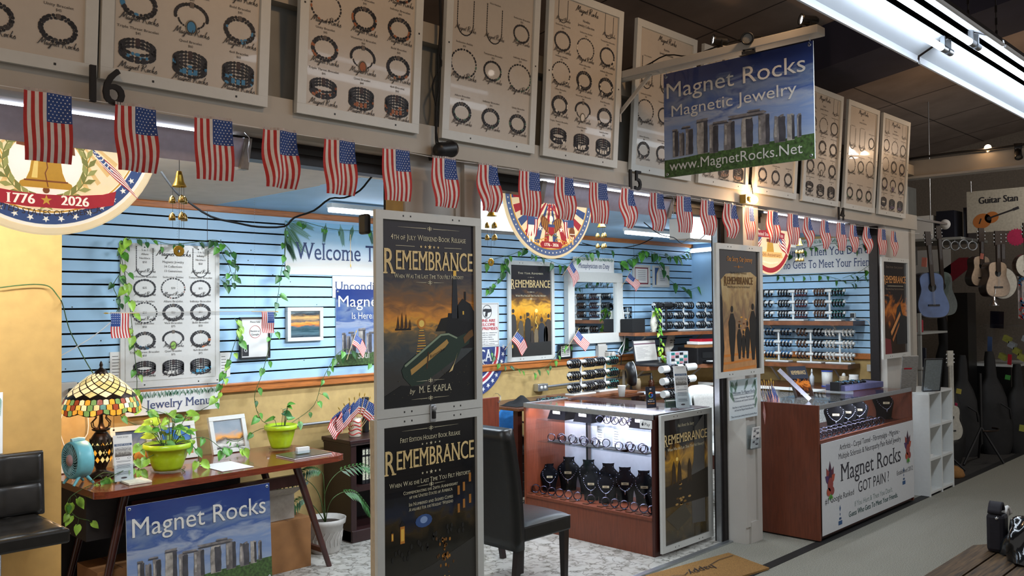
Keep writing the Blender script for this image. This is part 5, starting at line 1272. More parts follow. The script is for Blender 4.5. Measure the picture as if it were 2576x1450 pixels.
carton(2.92, 5.06, 0, 3.27, 5.36, .325, 'brown cardboard box on the floor right of the leaning banner'); carton(2.90, 5.10, .327, 3.17, 5.32, .49, 'greyish cardboard box on top of the brown one under the desk', 'cardboard_grey', True)
t = carton(1.88, 5.0, 0, 2.15, 5.3, .27, 'brown cardboard box with a white label left of the leaning banner'); m = MB(); m.box(2.03, 4.996, .08, 2.13, 5.0, .21, 'paper'); build('label_sheet', m, t)
# ---- stained glass lamp
LC = Vector((2.0, 5.27, .742))
t = thing('table_lamp', 'stained glass table lamp with a scalloped shade, lit, on the desk', 'lamp', LC)
mat('bronze', '2e2118', .35, metal=.7, var=.2)
for i, c in enumerate(('e8cf98', 'd8902c', '6f8a4a', '8a3a1c', 'c8b070', 'e0a840', '3f6a58')): mat('glass_%d' % i, c, .25, var=.12, scale=50, emit=c, es=.75)
m = MB(); m.lathe([(.001, 0), (.075, 0), (.07, .02), (.03, .035), (.028, .05), (.05, .10), (.062, .17), (.058, .22), (.035, .255), (.028, .262), (.048, .27), (.05, .278), (.02, .285), (.012, .31), (.010, .36), (.022, .365), (.022, .37), (.001, .375)], 'bronze', LC, 24)
for k in range(10):
    a = k * 2 * pi / 10
    for s in (-1, 1): m.tube([LC + Vector((r * cos(a + s * f), r * sin(a + s * f), z)) for r, z, f in ((.045, .09, 0), (.0635, .13, .2), (.065, .17, .45), (.060, .22, .7))], .003, 'bronze', 5)
for k in range(6):
    a = k * pi / 3; m.tube([LC + Vector((r * cos(a), r * sin(a), z)) for r, z in ((.03, .28), (.05, .29), (.055, .315), (.03, .34), (.035, .355), (.02, .365))], .0035, 'bronze', 5)
build('base', m, t)
m = MB()
for k in range(14):
    for j in range(3):
        a = (k + .5 * (j % 2)) * 2 * pi / 14; r0, r1, z = .052, .062, .105 + .04 * j
        m.add([LC + Vector((r * cos(b), r * sin(b), zz)) for r, b, zz in ((.057, a, z - .018), (.0605, a + .2, z), (.062, a, z + .018), (.0605, a - .2, z))], [(0, 1, 2, 3)], 'glass_4' if (k + j) % 3 else 'glass_1')
build('mosaic', m, t)
m = MB(); NS = 48
def shade(a, s):      # s 0 top .. 1 rim; scalloped lower edge
    pr = [(.035, .60), (.07, .58), (.115, .543), (.16, .50), (.195, .455), (.212, .415), (.215, .385)]
    x = s * 6; i = min(int(x), 5); f = x - i
    r = pr[i][0] + (pr[i + 1][0] - pr[i][0]) * f; z = pr[i][1] + (pr[i + 1][1] - pr[i][1]) * f
    if s > .8: z -= (s - .8) / .2 * .018 * abs(sin(a * 5)); 
    return LC + Vector((r * cos(a), r * sin(a), z))
m.grid(lambda u, v: shade(u * 2 * pi, .02 + v * .98), NS, 14, 'bronze')
gl = MB(); q = random.Random(3)
for j in range(7):
    n = 14
    for k in range(n):
        a = (k + .5 * (j % 2)) * 2 * pi / n; s = .10 + .075 * j; da = pi / n * .86
        P = [shade(a, s - .062), shade(a + da, s), shade(a, s + .062), shade(a - da, s)]
        P = [p + (p - LC - Vector((0, 0, .3))).normalized() * .003 for p in P]; gl.add(P, [(0, 1, 2, 3)], 'glass_0' if q.random() < .85 else 'glass_4')
for k in range(40):
    for j in range(3):
        a0, a1 = (k + .08 + .5 * (j % 2)) * 2 * pi / 40, (k + .92 + .5 * (j % 2)) * 2 * pi / 40; s0, s1 = .66 + .112 * j, .755 + .112 * j
        P = [shade(a0, s0), shade((a0 + a1) / 2, s0 - .015), shade(a1, s0), shade(a1, s1), shade((a0 + a1) / 2, s1 + .012), shade(a0, s1)]
        P = [p + (p - LC - Vector((0, 0, .3))).normalized() * .003 for p in P]
        gl.add(P, [(0, 1, 2, 3, 4, 5)], 'glass_%d' % ((k % 4, (k * 2 + 1) % 7, (1, 2, 5, 3, 2, 1)[k % 6])[j]))
o = build('shade', m, t); build('stained_glass', gl, o)
m = MB(); m.lathe([(.036, .598), (.032, .612), (.012, .625), (.007, .632), (.010, .645), (.006, .66), (.001, .668)], 'bronze', LC, 16); build('finial_cap', m, t)
m = MB(); m.tube([LC + Vector((.06, -.03, .36)), LC + Vector((.06, -.03, .27))], .0012, 'bronze', 4); m.ball(LC + Vector((.06, -.03, .265)), .006, 'bronze', 6, 4); build('pull_chain', m, t)
l = bpy.data.lights.new('lamp_glow', 'POINT'); l.energy = 9; l.color = WARM; l.shadow_soft_size = .04; lo = bpy.data.objects.new('lamp_glow', l); COL.objects.link(lo); lo.location = LC + Vector((0, 0, .40))
cable('power_flex', 'white cord rising from the desk to the outlet behind the lamp', [(1.95, 5.45, .745), (1.93, 5.6, .85), (1.90, 5.64, 1.0), (1.93, 5.63, 1.15)], .004, 'paper'); cable('power_flex', 'white cord looping down from behind the lamp shade', [(1.92, 5.5, .745), (1.98, 5.62, .85), (2.06, 5.64, .95), (2.06, 5.64, 1.08)], .004, 'paper')
# ---- turquoise fan
FC = Vector((1.83, 5.14, .742))
mat('fan_blue', '6fb9c4', .35, var=.03); mat('fan_pale', 'a5d2d6', .4)
t = thing('desk_fan', 'small turquoise round fan standing at the left end of the desk', 'fan', FC)
ax = Vector((-1, -.10, .0)).normalized(); c = FC + Vector((0, 0, .137)); fs = .82
m = MB(); m.lathe([(a * fs, b) for a, b in ((.10, -.045), (.122, -.04), (.128, -.02), (.128, .03), (.12, .05), (.112, .05), (.10, .04))], 'fan_blue', c, 32, axis=ax); m.lathe([(.001, -.045), (.082, -.045)], 'fan_blue', c, 32, axis=ax); build('housing', m, t)
m = MB()
for k in range(30):
    a = k * 2 * pi / 30; X = ax.orthogonal().normalized(); Y2 = ax.cross(X); m.tube([c + ax * .045 + (X * cos(a) + Y2 * sin(a)) * .03, c + ax * .052 + (X * cos(a + .3) + Y2 * sin(a + .3)) * .07, c + ax * .045 + (X * cos(a + .5) + Y2 * sin(a + .5)) * .094], .0017, 'fan_pale', 4)
m.lathe([(.001, .056), (.03, .054), (.032, .045)], mat('fan_hub', 'c8a0a0', .4), c, 18, axis=ax); build('grille', m, t)
m = MB()
for k in range(5): a = k * 2 * pi / 5; m.obox(c + (X * cos(a) + Y2 * sin(a)) * .05, (X * cos(a) + Y2 * sin(a)) * .035, (X * -sin(a) + Y2 * cos(a)) * .022 + ax * .008, ax * .001, 'fan_pale')
build('blades', m, t)
sd = Vector((-ax.y, ax.x, 0))
for s in (-1, 1):
    for f in (-1, 1): m = MB(); m.tube([c + sd * s * .05 + Vector((0, 0, -.088)) + ax * f * .02, FC + sd * s * .06 + ax * f * .055 + Vector((0, 0, .005))], [.010, .007], 'fan_blue', 8); build('foot', m, t)
m = MB(); m.tube([c + Vector((0, 0, .105)) - ax * .03, c + Vector((0, 0, .11)), c + Vector((0, 0, .105)) + ax * .04], .014, 'fan_pale', 8); build('handle', m, t)
# ---- brochure stand on the desk, pad, paper, book, card box
art('shop_photo', [(0, '4a4440'), (.3, '7a746c'), (.5, 'b8b4ac'), (.7, '8a8684'), (1, 'c8c8c4')], noise=.4, scale=(9, 9, 1), glossy=False)
def brochure_stand(p, u, label, n=3, w=.10, h=.255):
    U_ = Vector(u).normalized(); N0 = U_.cross(Vector((0, 0, 1)))
    S = Sheet(p, U_, Vector((0, 0, 1)) * .96 - N0 * .12, w, h)
    t = acrylic_holder('brochure_holder', 'clear acrylic holder of ' + label, S, -.004, w + .006, h * .82, .03)
    S = Sheet(S.P(0, .004) + S.N * .008, S.U, S.V, w, h); t2 = thing('brochure', label + ' in its clear holder', 'brochure', S.P(w / 2, 0))
    for k in range(n): S.slab(0, .002 * k, w, h - .018 * (n - 1 - k) * (0 if k == n - 1 else 1), .003 * (n - 1 - k), .003 * (n - 1 - k) + .002, 'paper')
    build('leaflets', S.mb, t2); S.new(); z = (n - 1) * 5 + 4
    S.text('Frontier Spotlight', w / 2, h * .945, .007, ink('2a2a2e'), z, width=w * .6); S.rect(w * .04, h * .76, w * .96, h * .81, ink('3f5878'), z); S.text('MAGNET ROCKS', w / 2, h * .77, .008, 'paper', z + 1, width=w * .75)
    S.mb.add([S.P(w * .06, h * .53, z), S.P(w * .94, h * .53, z), S.P(w * .94, h * .74, z), S.P(w * .06, h * .74, z)], [(0, 1, 2, 3)], 'shop_photo', False, [(0, 0), (1, 0), (1, 1), (0, 1)])
    S.ring(w * .2, h * .49, .009, .007, DK[0], z, 14, asp=.6); S.ring(w * .8, h * .49, .009, .007, DK[0], z, 14, asp=.6)
    for i, q_ in enumerate((.43, .41, .36, .34, .32, .30, .28, .20, .18, .16, .14)): S.rect(w * (.12 + .02 * (i % 3)), h * q_, w * (.88 - .02 * (i % 3)), h * (q_ + .008), ink('6a6a70'), z)
    S.disc(w * .5, h * .07, w * .17, h * .02, ink('4a3a3a'), z, 16); build('print', S.mb, t2)
brochure_stand((1.975, 5.02, .744), (1, -.12, 0), 'shop brochures standing on the desk before the lamp')
S = Sheet((2.0, 4.875, .744), (1, 0, 0), (.04, 1, 0), .125, .15); t = thing('note_pad', 'small cream note pad lying on the front left of the desk', 'pad', S.P(.06, .07)); S.slab(0, 0, .125, .15, 0, .01, mat('cream_paper', 'd8cfb8', .7)); build('pad', S.mb, t); S.new()
for k in range(5): S.rect(.03 + .018 * k, .13, .036 + .018 * k, .138, ink('6a5a4a'), 18)
build('print', S.mb, t)
S = Sheet((2.545, 4.875, .744), (1, 0, 0), (.0, 1, 0), .207, .29); S.slab(0, 0, .207, .29, 0, .0015, mat('sheet_white', 'e6e4e2', .7, var=0)); tag(build('paper_sheet', S.mb), 'blank white sheet of paper lying on the desk', 'paper')
S = Sheet((3.05, 4.90, .744), (1, .06, 0), (0, 1, 0), .29, .225); t = thing('book', 'dark covered book lying flat at the right end of the desk', 'book', S.P(.14, .1)); S.slab(0, 0, .29, .225, 0, .008, 'paper'); build('pages', S.mb, t); S.new(); S.slab(-.002, -.002, .292, .227, .008, .0105, mat('book_dark', '3a3230', .35, coat=.3)); S.text('REMEMBRANCE', .15, .16, .012, G, 20, serif=True, width=.12); build('cover', S.mb, t)
S = Sheet((3.13, 5.03, .757), (1, -.1, 0), (0, 0, 1), .095, .06); t = acrylic_holder('card_box', 'small clear box of cards standing on the dark book', S, 0, .095, .05, .04); m = MB(); S.slab(.004, .004, .09, .042, .006, .034, 'paper', m); build('cards', m, t)
# ---- framed photographs standing on the desk
def stand_frame(p, w, h, u, artm, label):
    U_ = Vector(u).normalized(); N0 = U_.cross(Vector((0, 0, 1))); S = Sheet(p, U_, Vector((0, 0, .95)) - N0 * .28, w, h)
    t = framed(S, 'photo_frame', label, 'picture', 'white photo frames on the desk', bw=.03, d=.012, back=.012, screws=False); S.mb.add([S.P(.028, .028), S.P(w - .028, .028), S.P(w - .028, h - .028), S.P(.028, h - .028)], [(0, 1, 2, 3)], artm, False, [(0, 0), (1, 0), (1, 1), (0, 1)]); build('photo', S.mb, t); m = MB(); m.bar(S.P(w / 2, h * .6) - S.N * .014, (S.P(w / 2, h * .6) - S.N * .10).xy.to_3d() + Vector((0, 0, .744)), .03, .004, 'frame_black'); build('easel_back', m, t)
art('photo_dusk', [(0, '3a2c20'), (.2, 'c8863a'), (.35, 'e0b060'), (.55, '8a90a0'), (.75, '5a6a86'), (1, '3a4a6a')], noise=.25, scale=(3, 3, 1)); art('photo_blue', [(0, 'd89a4a'), (.2, 'e0b87a'), (.35, '5a90c8'), (.7, '2f6ab4'), (1, '1f4f94')], noise=.15, scale=(3, 3, 1)); art('photo_beach', [(0, '2c2826'), (.15, 'd8d4cc'), (.3, '4a3a30'), (.4, 'e0983a'), (.6, '8a929a'), (1, '6a7a86')], noise=.2, scale=(3, 4, 1))
stand_frame((1.70, 5.47, .744), .20, .25, (.9, .3, 0), 'photo_dusk', 'white photo frame half hidden behind the tan wall edge'); stand_frame((2.14, 5.46, .744), .24, .25, (1, -.1, 0), 'photo_dusk', 'white photo frame standing between the lamp and the lime pot'); stand_frame((2.44, 5.49, .744), .25, .24, (1, -.05, 0), 'photo_blue', 'white photo frame with blue sky behind the large lime pot'); stand_frame((2.79, 5.47, .744), .27, .25, (1, .05, 0), 'photo_beach', 'white photo frame of a beach between the two lime pots')
# ---- potted pothos
mat('lime_plastic', 'a9c81e', .3, var=.04, spec=.5); mat('soil', '2a1e14', .9, var=.3, scale=90); clr2 = glass_mat('clear_saucer', 'f4f4ee', .4)
def pot_plant(c, s, label, vines, tuft, mats, seed, L=.055):
    c = Vector(c); t = thing('potted_pothos', label, 'plant', c, 'pothos in lime pots'); q = random.Random(seed)
    m = MB(); m.lathe([(.001, .012), (.060 * s, .012), (.068 * s, .03), (.085 * s, .085), (.097 * s, .135), (.106 * s, .137), (.110 * s, .145), (.110 * s, .168), (.103 * s, .170), (.100 * s, .150), (.001, .148)], 'lime_plastic', c, 32); build('pot', m, t)
    m = MB(); m.lathe([(.001, .001), (.075 * s, .001), (.082 * s, .02), (.080 * s, .02), (.073 * s, .004)], clr2, c, 28); build('saucer', m, t); m = MB(); m.lathe([(.001, .155), (.1 * s, .151)], 'soil', c, 20, cap=False); build('soil', m, t)
    st, fo = MB(), MB()
    for i in range(tuft):
        a = q.uniform(0, 2 * pi); h = q.uniform(.05, .16) * s; r = q.uniform(.02, .10) * s; b = c + Vector((.03 * cos(a), .03 * sin(a), .15)); e = c + Vector((r * cos(a), r * sin(a), .15 + h)); st.tube([b, (b + e) / 2 + Vector((0, 0, .02)), e], .002, 'stem_green', 5); leaf(fo, e, (cos(a), sin(a), q.uniform(-.4, .5)), L * q.uniform(.8, 1.5), q.choice(mats), (q.uniform(-.4, .2), -.8, .9), q)
    for i, (pa, n) in enumerate(vines): vine_parts(st, fo, [c + Vector((.02, 0, .15))] + pa, n, L, mats, .0022, seed * 10 + i)
    build('stem', st, t); build('foliage', fo, t)
V_ = lambda y, *q: [atY(a, b, y) for a, b in q]
pot_plant((2.33, 5.13, .744), 1.25, 'lime green pot of trailing pothos in the middle of the desk', [
    (V_(5.05, (470, 1110), (500, 1150), (480, 1190), (455, 1180)), 9), (V_(5.05, (370, 1110), (335, 1150), (350, 1180), (300, 1195), (260, 1190), (225, 1215)), 12), (V_(5.2, (510, 1100), (560, 1130), (590, 1125), (625, 1130)), 8), (V_(5.55, (430, 1050), (350, 1020), (345, 960), (338, 880), (330, 800), (322, 740), (312, 680), (303, 620), (330, 598)), 26),
    (V_(5.58, (460, 1060), (540, 1010), (565, 950), (585, 880), (600, 830), (590, 800)), 22), (V_(5.0, (300, 1190), (200, 1235), (170, 1265), (190, 1300), (225, 1310)), 12), (V_(5.55, (420, 1060), (385, 1080), (320, 1060), (290, 1030)), 4)], 20, ('leaf_lime', 'leaf', 'leaf_lime'), 4, .062)
pot_plant((3.215, 5.34, .744), 1.0, 'lime green pot with a young pothos at the right end of the desk', [
    (V_(5.58, (660, 1060), (640, 1000), (660, 940), (680, 860), (690, 800), (700, 740), (708, 680), (717, 640), (718, 575)), 18), (V_(5.6, (740, 1060), (790, 1020), (810, 960), (830, 920), (850, 890), (880, 880), (945, 920)), 14), (V_(5.5, (655, 1080), (600, 1110), (570, 1105)), 5)], 6, ('leaf', 'leaf_dark', 'leaf'), 6, .06)
vine('pothos garland hung along the top of the price board with heart leaves', [V_(5.63, (302, 690), (308, 610), (330, 598), (380, 602), (430, 615), (500, 608), (545, 605), (575, 625), (592, 660), (590, 690), (570, 712), (556, 705)), V_(5.62, (545, 605), (560, 640), (580, 680), (560, 700)), V_(5.62, (302, 690), (285, 720), (300, 760), (292, 790))], [22, 8, 5], .052, seed=21)
vine('pothos garland across the welcome sign with single hanging leaves', [V_(5.62, (716, 640), (720, 575), (745, 555), (800, 568), (850, 578), (945, 582))], 10, .05, seed=31)
vine('bare brown vine running over the tan partition down to the lamp', [V_(4.47, (0, 724), (50, 718), (95, 716), (125, 722), (145, 745)) + V_(4.49, (155, 760)) + V_(5.4, (160, 775), (175, 830), (200, 880), (225, 925), (245, 955))], 0, .03, seed=41, name='bare_vine', r=.003)
# ---- bookcase with flags and books
mat('espresso', '2c1716', .35, var=.08, scale=12, kind='wood', stretch=(10, 10, 1)); mat('espresso_in', '120b0b', .6)
t = thing('bookcase', 'dark espresso wooden bookcase against the tan wall behind the tall poster', 'bookcase', (4.15, 5.48, 0))
X0, X1, Y0, Y1, ZT = 3.77, 4.55, 5.31, 5.66, .745
for x in (X0, X1 - .05): m = MB(); m.box(x, Y0, 0, x + .05, Y1 - .001, ZT - .03, 'espresso'); build('side_panel', m, t, bevel=.004)
m = MB(); m.box(X0 - .02, Y0 - .02, ZT - .03, X1 + .02, Y1, ZT, 'espresso'); m.box(X0 - .01, Y0 - .012, ZT - .045, X1 + .01, Y1, ZT - .03, 'espresso'); build('top', m, t, bevel=.006)
m = MB(); m.box(X0 + .05, Y0 + .01, .36, X1 - .05, Y1, .40, 'espresso'); build('shelf', m, t); m = MB(); m.box(X0, Y0 - .012, 0, X1, Y1, .09, 'espresso'); build('plinth', m, t, bevel=.008); m = MB(); m.box(X0 + .05, Y1 - .02, .09, X1 - .05, Y1, ZT - .04, 'espresso_in'); build('back_panel', m, t)
pb = None
mat('spine_black', '17171a', .4)
for k in range(13):
    x = 3.90 + .031 * k; S = Sheet((x, Y0 + .04, .402), (1, 0, 0), (.0, 0, 1), .026, .265)
    t = thing('book', 'black spined book with gold lettering, %s from the left on the bookcase shelf' % ORD[k], 'book', S.P(.013, 0), 'books on the bookcase shelf'); S.slab(0, 0, .026, .265, -.18, 0, 'spine_black'); build('cover', S.mb, t); S.new(); S.rect(.002, .03, .024, .20, mat('spine_print', 'b8b09a', .5, var=.5, scale=160), 1); S.rect(.002, .215, .024, .255, mat('spine_print2', 'c8bca0', .5, var=.5, scale=120), 1); build('spine_print', S.mb, t)
FV = Vector((3.90, 5.44, ZT))
t = thing('flag_vase', 'white cup with red painted swirls holding small flags on the bookcase', 'vase', FV); mat('swirl', 'c8b8a8', .3); m = MB(); m.lathe([(.001, .0), (.042, 0), (.045, .01), (.043, .09), (.047, .14), (.043, .14), (.039, .02), (.001, .01)], 'swirl', FV, 24)
build('cup', m, t); m = MB()
for j in range(4): m.tube([FV + Vector((.0455 * cos(a), .0455 * sin(a), .025 + .03 * j + .008 * sin(a * 3 + j))) for a in [i * 2 * pi / 24 for i in range(25)]], .004, 'flag_red', 4)
build('swirls', m, t)
for k in range(12):
    a = -2.9 + k * .27; sp = .10 * cos(a) if 0 else (-.20 + .38 * k / 11)
    tip = FV + Vector((sp * .85, -.05 - .02 * (k % 3), .31 - abs(sp) * .45 + .01 * (k % 2)))
    stick_flag(FV + Vector((sp * .05, -.01, .02)), tip, (-1 if k < 6 else 1, -.25 + .1 * (k % 3), -.45 - .12 * (k % 3)), .20, .12, 'small stick flag in the painted cup on the bookcase, %s from the left' % ORD[k], 'stick flags in the cup', droop=.12, seed=50 + k)
m = MB(); m.box(4.08, 5.56, ZT, 4.12, 5.60, ZT + .27, 'black_plastic'); tag(build('black_case', m, bevel=.004), 'narrow upright black case on the bookcase beside the flags', 'case')
# ---- palm in white pot
PC = Vector((3.53, 5.28, 0))
t = thing('potted_palm', 'small parlour palm in a white basket weave pot beside the bookcase', 'plant', PC); mat('pot_white', 'b8b4ae', .55, var=.03)
m = MB(); m.lathe([(.001, .0), (.095, 0), (.10, .01), (.125, .19), (.14, .20), (.145, .235), (.135, .235), (.12, .2), (.001, .195)], 'pot_white', PC, 32)
for k in range(22):
    a = k * 2 * pi / 22
    for s in (0, 1):
        z0 = .05 + .05 * s; r = lambda z: .101 + .025 * z / .19
        m.tube([PC + Vector((r(z) * cos(b), r(z) * sin(b), z)) for z, b in ((z0, a - .1), (z0 + .05, a + .14 * (1 if s else -1) + .0))], .004, 'pot_white', 4)
build('pot', m, t); m = MB(); m.lathe([(.001, .205), (.125, .2)], 'soil', PC, 20); build('soil', m, t)
st, fo = MB(), MB()
def palm_leaf(path, L, n, mt='leaf_dark'):
    Q = smooth_path(path, 6); st.tube(Q, [.004 - .003 * i / len(Q) for i in range(len(Q))], 'stem_green', 5); k0 = int(len(Q) * .55)
    for i in range(k0, len(Q)):
        d = (Q[min(i + 1, len(Q) - 1)] - Q[max(i - 1, 0)]).normalized(); sd = d.cross(Vector((0, -.5, .8))).normalized(); f = 1 - .5 * abs((i - k0) / (len(Q) - k0) - .4)
        for s in (-1, 1):
            e = (d * .8 + sd * s + Vector((0, 0, -.25))).normalized(); w = d * .012; l_ = L * f
            fo.add([Q[i], Q[i] + e * l_ * .4 + w, Q[i] + e * l_ + Vector((0, 0, -.25 * l_)), Q[i] + e * l_ * .4 - w], [(0, 1, 2, 3)], mt, True)
for pa, L in ((V_(5.15, (815, 1305), (818, 1240), (850, 1190), (905, 1170), (945, 1180)), .09), (V_(5.2, (815, 1305), (815, 1230), (810, 1190), (780, 1180), (735, 1205)), .08), (V_(5.1, (815, 1305), (830, 1265), (860, 1240), (895, 1240), (925, 1275)), .10), (V_(5.2, (812, 1305), (790, 1275), (760, 1255), (725, 1285)), .08), (V_(5.25, (812, 1305), (800, 1240), (760, 1205), (700, 1220)), .07)): palm_leaf([PC + Vector((0, 0, .2))] + pa[1:], L, 12)
build('stem', st, t); build('foliage', fo, t)
# ---- bar stool at the far left
mat('leather_black', '15120f', .32, var=.15, scale=30, bump=.1)
t = thing('bar_stool', 'black quilted leather bar stool on a chrome post at the left edge', 'stool', (1.18, 4.22, 0))
def pad(m, o, U_, V2, w, h, th, nu, nv, puff=.012):
    N_ = Vector(U_).cross(Vector(V2)); o, U_, V2 = Vector(o), Vector(U_), Vector(V2)
    def f(u, v):
        b = puff * (abs(sin(u * nu * pi)) * abs(sin(v * nv * pi))) ** .35; e = min(u, 1 - u, v, 1 - v); b -= max(0, .04 - e) * .5
        return o + U_ * (u * w) + V2 * (v * h) + N_ * (th / 2 + b)
    m.grid(f, 32, 32, 'leather_black'); c = o + U_ * w / 2 + V2 * h / 2; m.obox(c, U_ * w / 2, V2 * h / 2, N_ * th / 2, 'leather_black')
m = MB(); pad(m, (.96, 4.02, .735), (1, 0, 0), (0, 1, 0), .44, .42, .06, 3, 3); build('seat', m, t, bevel=.012); m = MB(); pad(m, (.96, 4.42, .765), (1, 0, 0), (0, .08, 1), .46, .29, .05, 3, 2, .016); build('backrest', m, t, bevel=.012)
m = MB(); m.tube([(1.16, 4.22, .02), (1.16, 4.22, .705)], .028, 'chrome', 18); build('post', m, t); m = MB(); m.lathe([(.001, .03), (.05, .03), (.2, .012), (.205, 0), (.001, 0)], 'chrome', (1.16, 4.22, 0), 32); build('base', m, t); m = MB(); m.lathe([(.001, 0), (.11, 0), (.11, .02), (.001, .02)], 'black_plastic', (1.16, 4.22, .69), 20); build('seat_plate', m, t)
# ---- notice on the tan partition, power cord
S = Sheet((1.02, 4.496, atY(0, 1142, 4.5).z), (1, 0, 0), (0, 0, 1), atY(6, 1140, 4.5).x - 1.02, .28); t = thing('notice_card', 'white notice with palm leaves cut off at the left edge', 'sign', S.P(.05, 0)); S.slab(0, 0, S.w, S.h, -.002, 0, 'paper'); frond(S, S.w * .75, S.h, -1.9, .12, FR[0], 3); frond(S, S.w * .9, S.h, -1.5, .10, FR[1], 3); build('card', S.mb, t)
# ================================================================== MIDDLE BOOTH: THINGS ON THE BACK WALL
S = Sheet((5.765, YW - .014, 1.197), (1, 0, 0), (0, 0, 1), .64, .935); rem_poster(S, 'crowd', 'white framed book poster with a crowd facing sunset on the blue wall')
S = Sheet((6.575, YW - .03, 1.326), (1, 0, 0), (0, 0, 1), .885, .72)
t = framed(S, 'wall_mirror', 'wide white framed mirror on the blue slat wall', 'mirror', bw=.10, d=.028, back=.028, screws=False); mat('mirror_glass', 'dfe6ea', .02, metal=1, var=0); S.slab(.09, .09, S.w - .09, S.h - .09, -.004, .002, 'mirror_glass'); build('glass', S.mb, t)
S.new(); S.hand(.5, .56, .34, ink('3a4650'), 6); build('etched_lettering', S.mb, t)
S = Sheet((6.69, YW - .03, 2.048), (1, 0, 0), (0, 0, 1), .66, .15); t = wall_sign('small_sign', 'white Metaphysician on Duty sign standing on the mirror frame', S); S.rect(0, 0, S.w, S.h, 'paper', 0); palm_fringe(S, S.h, 22, .045, 6); build('card', S.mb, t); S.new(); S.text('Metaphysician on Duty', .33, .04, .05, ink('33436a'), 4, serif=True, width=.50); build('lettering', S.mb, t)
for x, c, lb in ((7.70, '7a2530', 'white framed certificate with a dark red border below the vine'), (8.07, '34568a', 'white framed certificate with a blue corner beside the red one')):
    S = Sheet((x, YW - .014, 1.908), (1, 0, 0), (0, 0, 1), .31, .24); t = framed(S, 'certificate', lb, 'certificate', 'certificates on the blue wall', bw=.025, d=.01, back=.012, screws=False)
    S.rect(.02, .02, .29, .22, 'paper', 0)
    if x < 8: 
        for a in ((.03, .03, .28, .045), (.03, .2, .28, .212), (.03, .03, .045, .212), (.265, .03, .28, .212)): S.rect(*a, ink(c), 1)
        S.disc(.085, .07, .014, .014, G, 2, 14)
    else: S.poly([(.02, .02), (.02, .22), (.12, .22), (.07, .15), (.06, .02)], ink(c), 1); S.poly([(.06, .02), (.07, .15), (.12, .22), (.135, .22), (.085, .15), (.075, .02)], G, 2)
    for i in range(6): S.rect(.09 + (.04 if x > 8 else 0), .075 + .02 * i, .23, .079 + .02 * i, ink('6a6a70'), 2)
    build('certificate_print', S.mb, t)
S = Sheet((5.33, YW - .006, 1.347), (1, 0, 0), (0, 0, 1), .335, .396); t = wall_sign('warning_sign', 'white guns are welcome sign with a pistol, beside the tall posters', S); S.rect(0, 0, S.w, S.h, 'paper', 0); BK = ink('1d1d22'); S.ring(.185, .315, .058, .053, BK, 2, 30, asp=1.05)
S.poly([(.135, .335), (.135, .315), (.165, .315), (.155, .27), (.185, .27), (.192, .305), (.235, .312), (.238, .338), (.16, .342)], BK, 3); RD = ink('b8232b')
for i, (tx, w) in enumerate((('GUNS ARE', .22), ('WELCOME', .22), ('ON PREMISES', .28))): S.text(tx, .175, .222 - .036 * i, .026, RD, 3, width=w, bold=.0012)
for i, w in enumerate((.26, .22, .14, .18, .28, .2)): S.text('PLEASE KEEP ALL WEAPONS', .175, .12 - .02 * i, .009, BK, 3, width=w)
for a in ((.01, .01, .325, .013), (.01, .383, .325, .386), (.322, .01, .325, .386)): S.rect(*a, BK, 2)
build('sign_print', S.mb, t)
CX, CZ, CRR = 5.32, 1.342, .435
t = thing('round_sign', 'dark blue round anniversary sign low on the wall behind the tall poster', 'sign', (CX, YW, CZ - CRR)); m = MB(); m.prism([(CX + CRR * cos(a), YW - .002, CZ + CRR * sin(a)) for a in [-pi + i * pi / 40 for i in range(41)]], (0, -.005, 0), ink('2a3a72')); build('panel', m, t)
S = Sheet((CX, YW - .0075, CZ), (1, 0, 0), (0, 0, 1)); NV, RE, PW = ink('2a3a72'), ink('b3283a'), ink('dcdcdc'); A0, A1 = -pi, 0
S.ring(0, 0, .355, .335, PW, 2, 40, A0, A1); S.ring(0, 0, .335, .305, RE, 2, 40, A0, A1); S.ring(0, 0, .305, .290, PW, 2, 40, A0, A1)
for i in range(19): S.star(.395 * cos(A0 + i * pi / 18), .395 * sin(A0 + i * pi / 18), .026, PW, 3, i)
S.text('AMERICA', 0, -.125, .105, PW, 3, serif=True, width=.5, bold=.002); S.text('1776 - 2026', .02, -.195, .045, PW, 3, width=.46); S.text('BIRTHDAY', 0, 0, .055, PW, 3, arc=(0, .0, .225, -1), serif=True, width=.42); build('sign_print', S.mb, t)
S = Sheet((6.46, YW - .03, 1.19), (1, 0, 0), (0, 0, 1), .19, .145); t = framed(S, 'picture_frame', 'tiny black framed notice between the poster and the mirror', 'picture', bw=.02, d=.012, m='frame_black', back=.02, screws=False); S.rect(.018, .018, .172, .127, 'paper', 0)
for i in range(5): S.rect(.04, .035 + .018 * i, .15, .041 + .018 * i, ik, 1)
build('notice', S.mb, t)
t = thing('outlet_box', 'white outlet strip with photo card and plugs under the mirror corner', 'outlet', (7.12, YW, 1.16)); m = MB(); m.box(7.06, YW - .045, 1.16, 7.205, YB - .017, 1.30, 'paint_white'); build('box', m, t, bevel=.005); m = MB(); m.box(7.16, YW - .10, 1.18, 7.23, YW - .045, 1.23, 'paint_white'); m.lathe([(.001, 0), (.03, 0), (.03, .02), (.001, .02)], 'paint_white', (7.20, YW - .115, 1.205), 16, axis=(0, -1, 0)); build('plug', m, t, bevel=.006)
S = Sheet((7.065, YW - .03, 1.30), (1, 0, 0), (0, 0, 1), .135, .075); S.slab(0, 0, .135, .075, -.004, 0, 'paper', S.mb); S.mb.add([S.P(0, .02, 1), S.P(.135, .02, 1), S.P(.135, .075, 1), S.P(0, .075, 1)], [(0, 1, 2, 3)], 'shop_photo', False, [(0, 0), (1, 0), (1, 1), (0, 1)]); build('photo_card', S.mb, t)
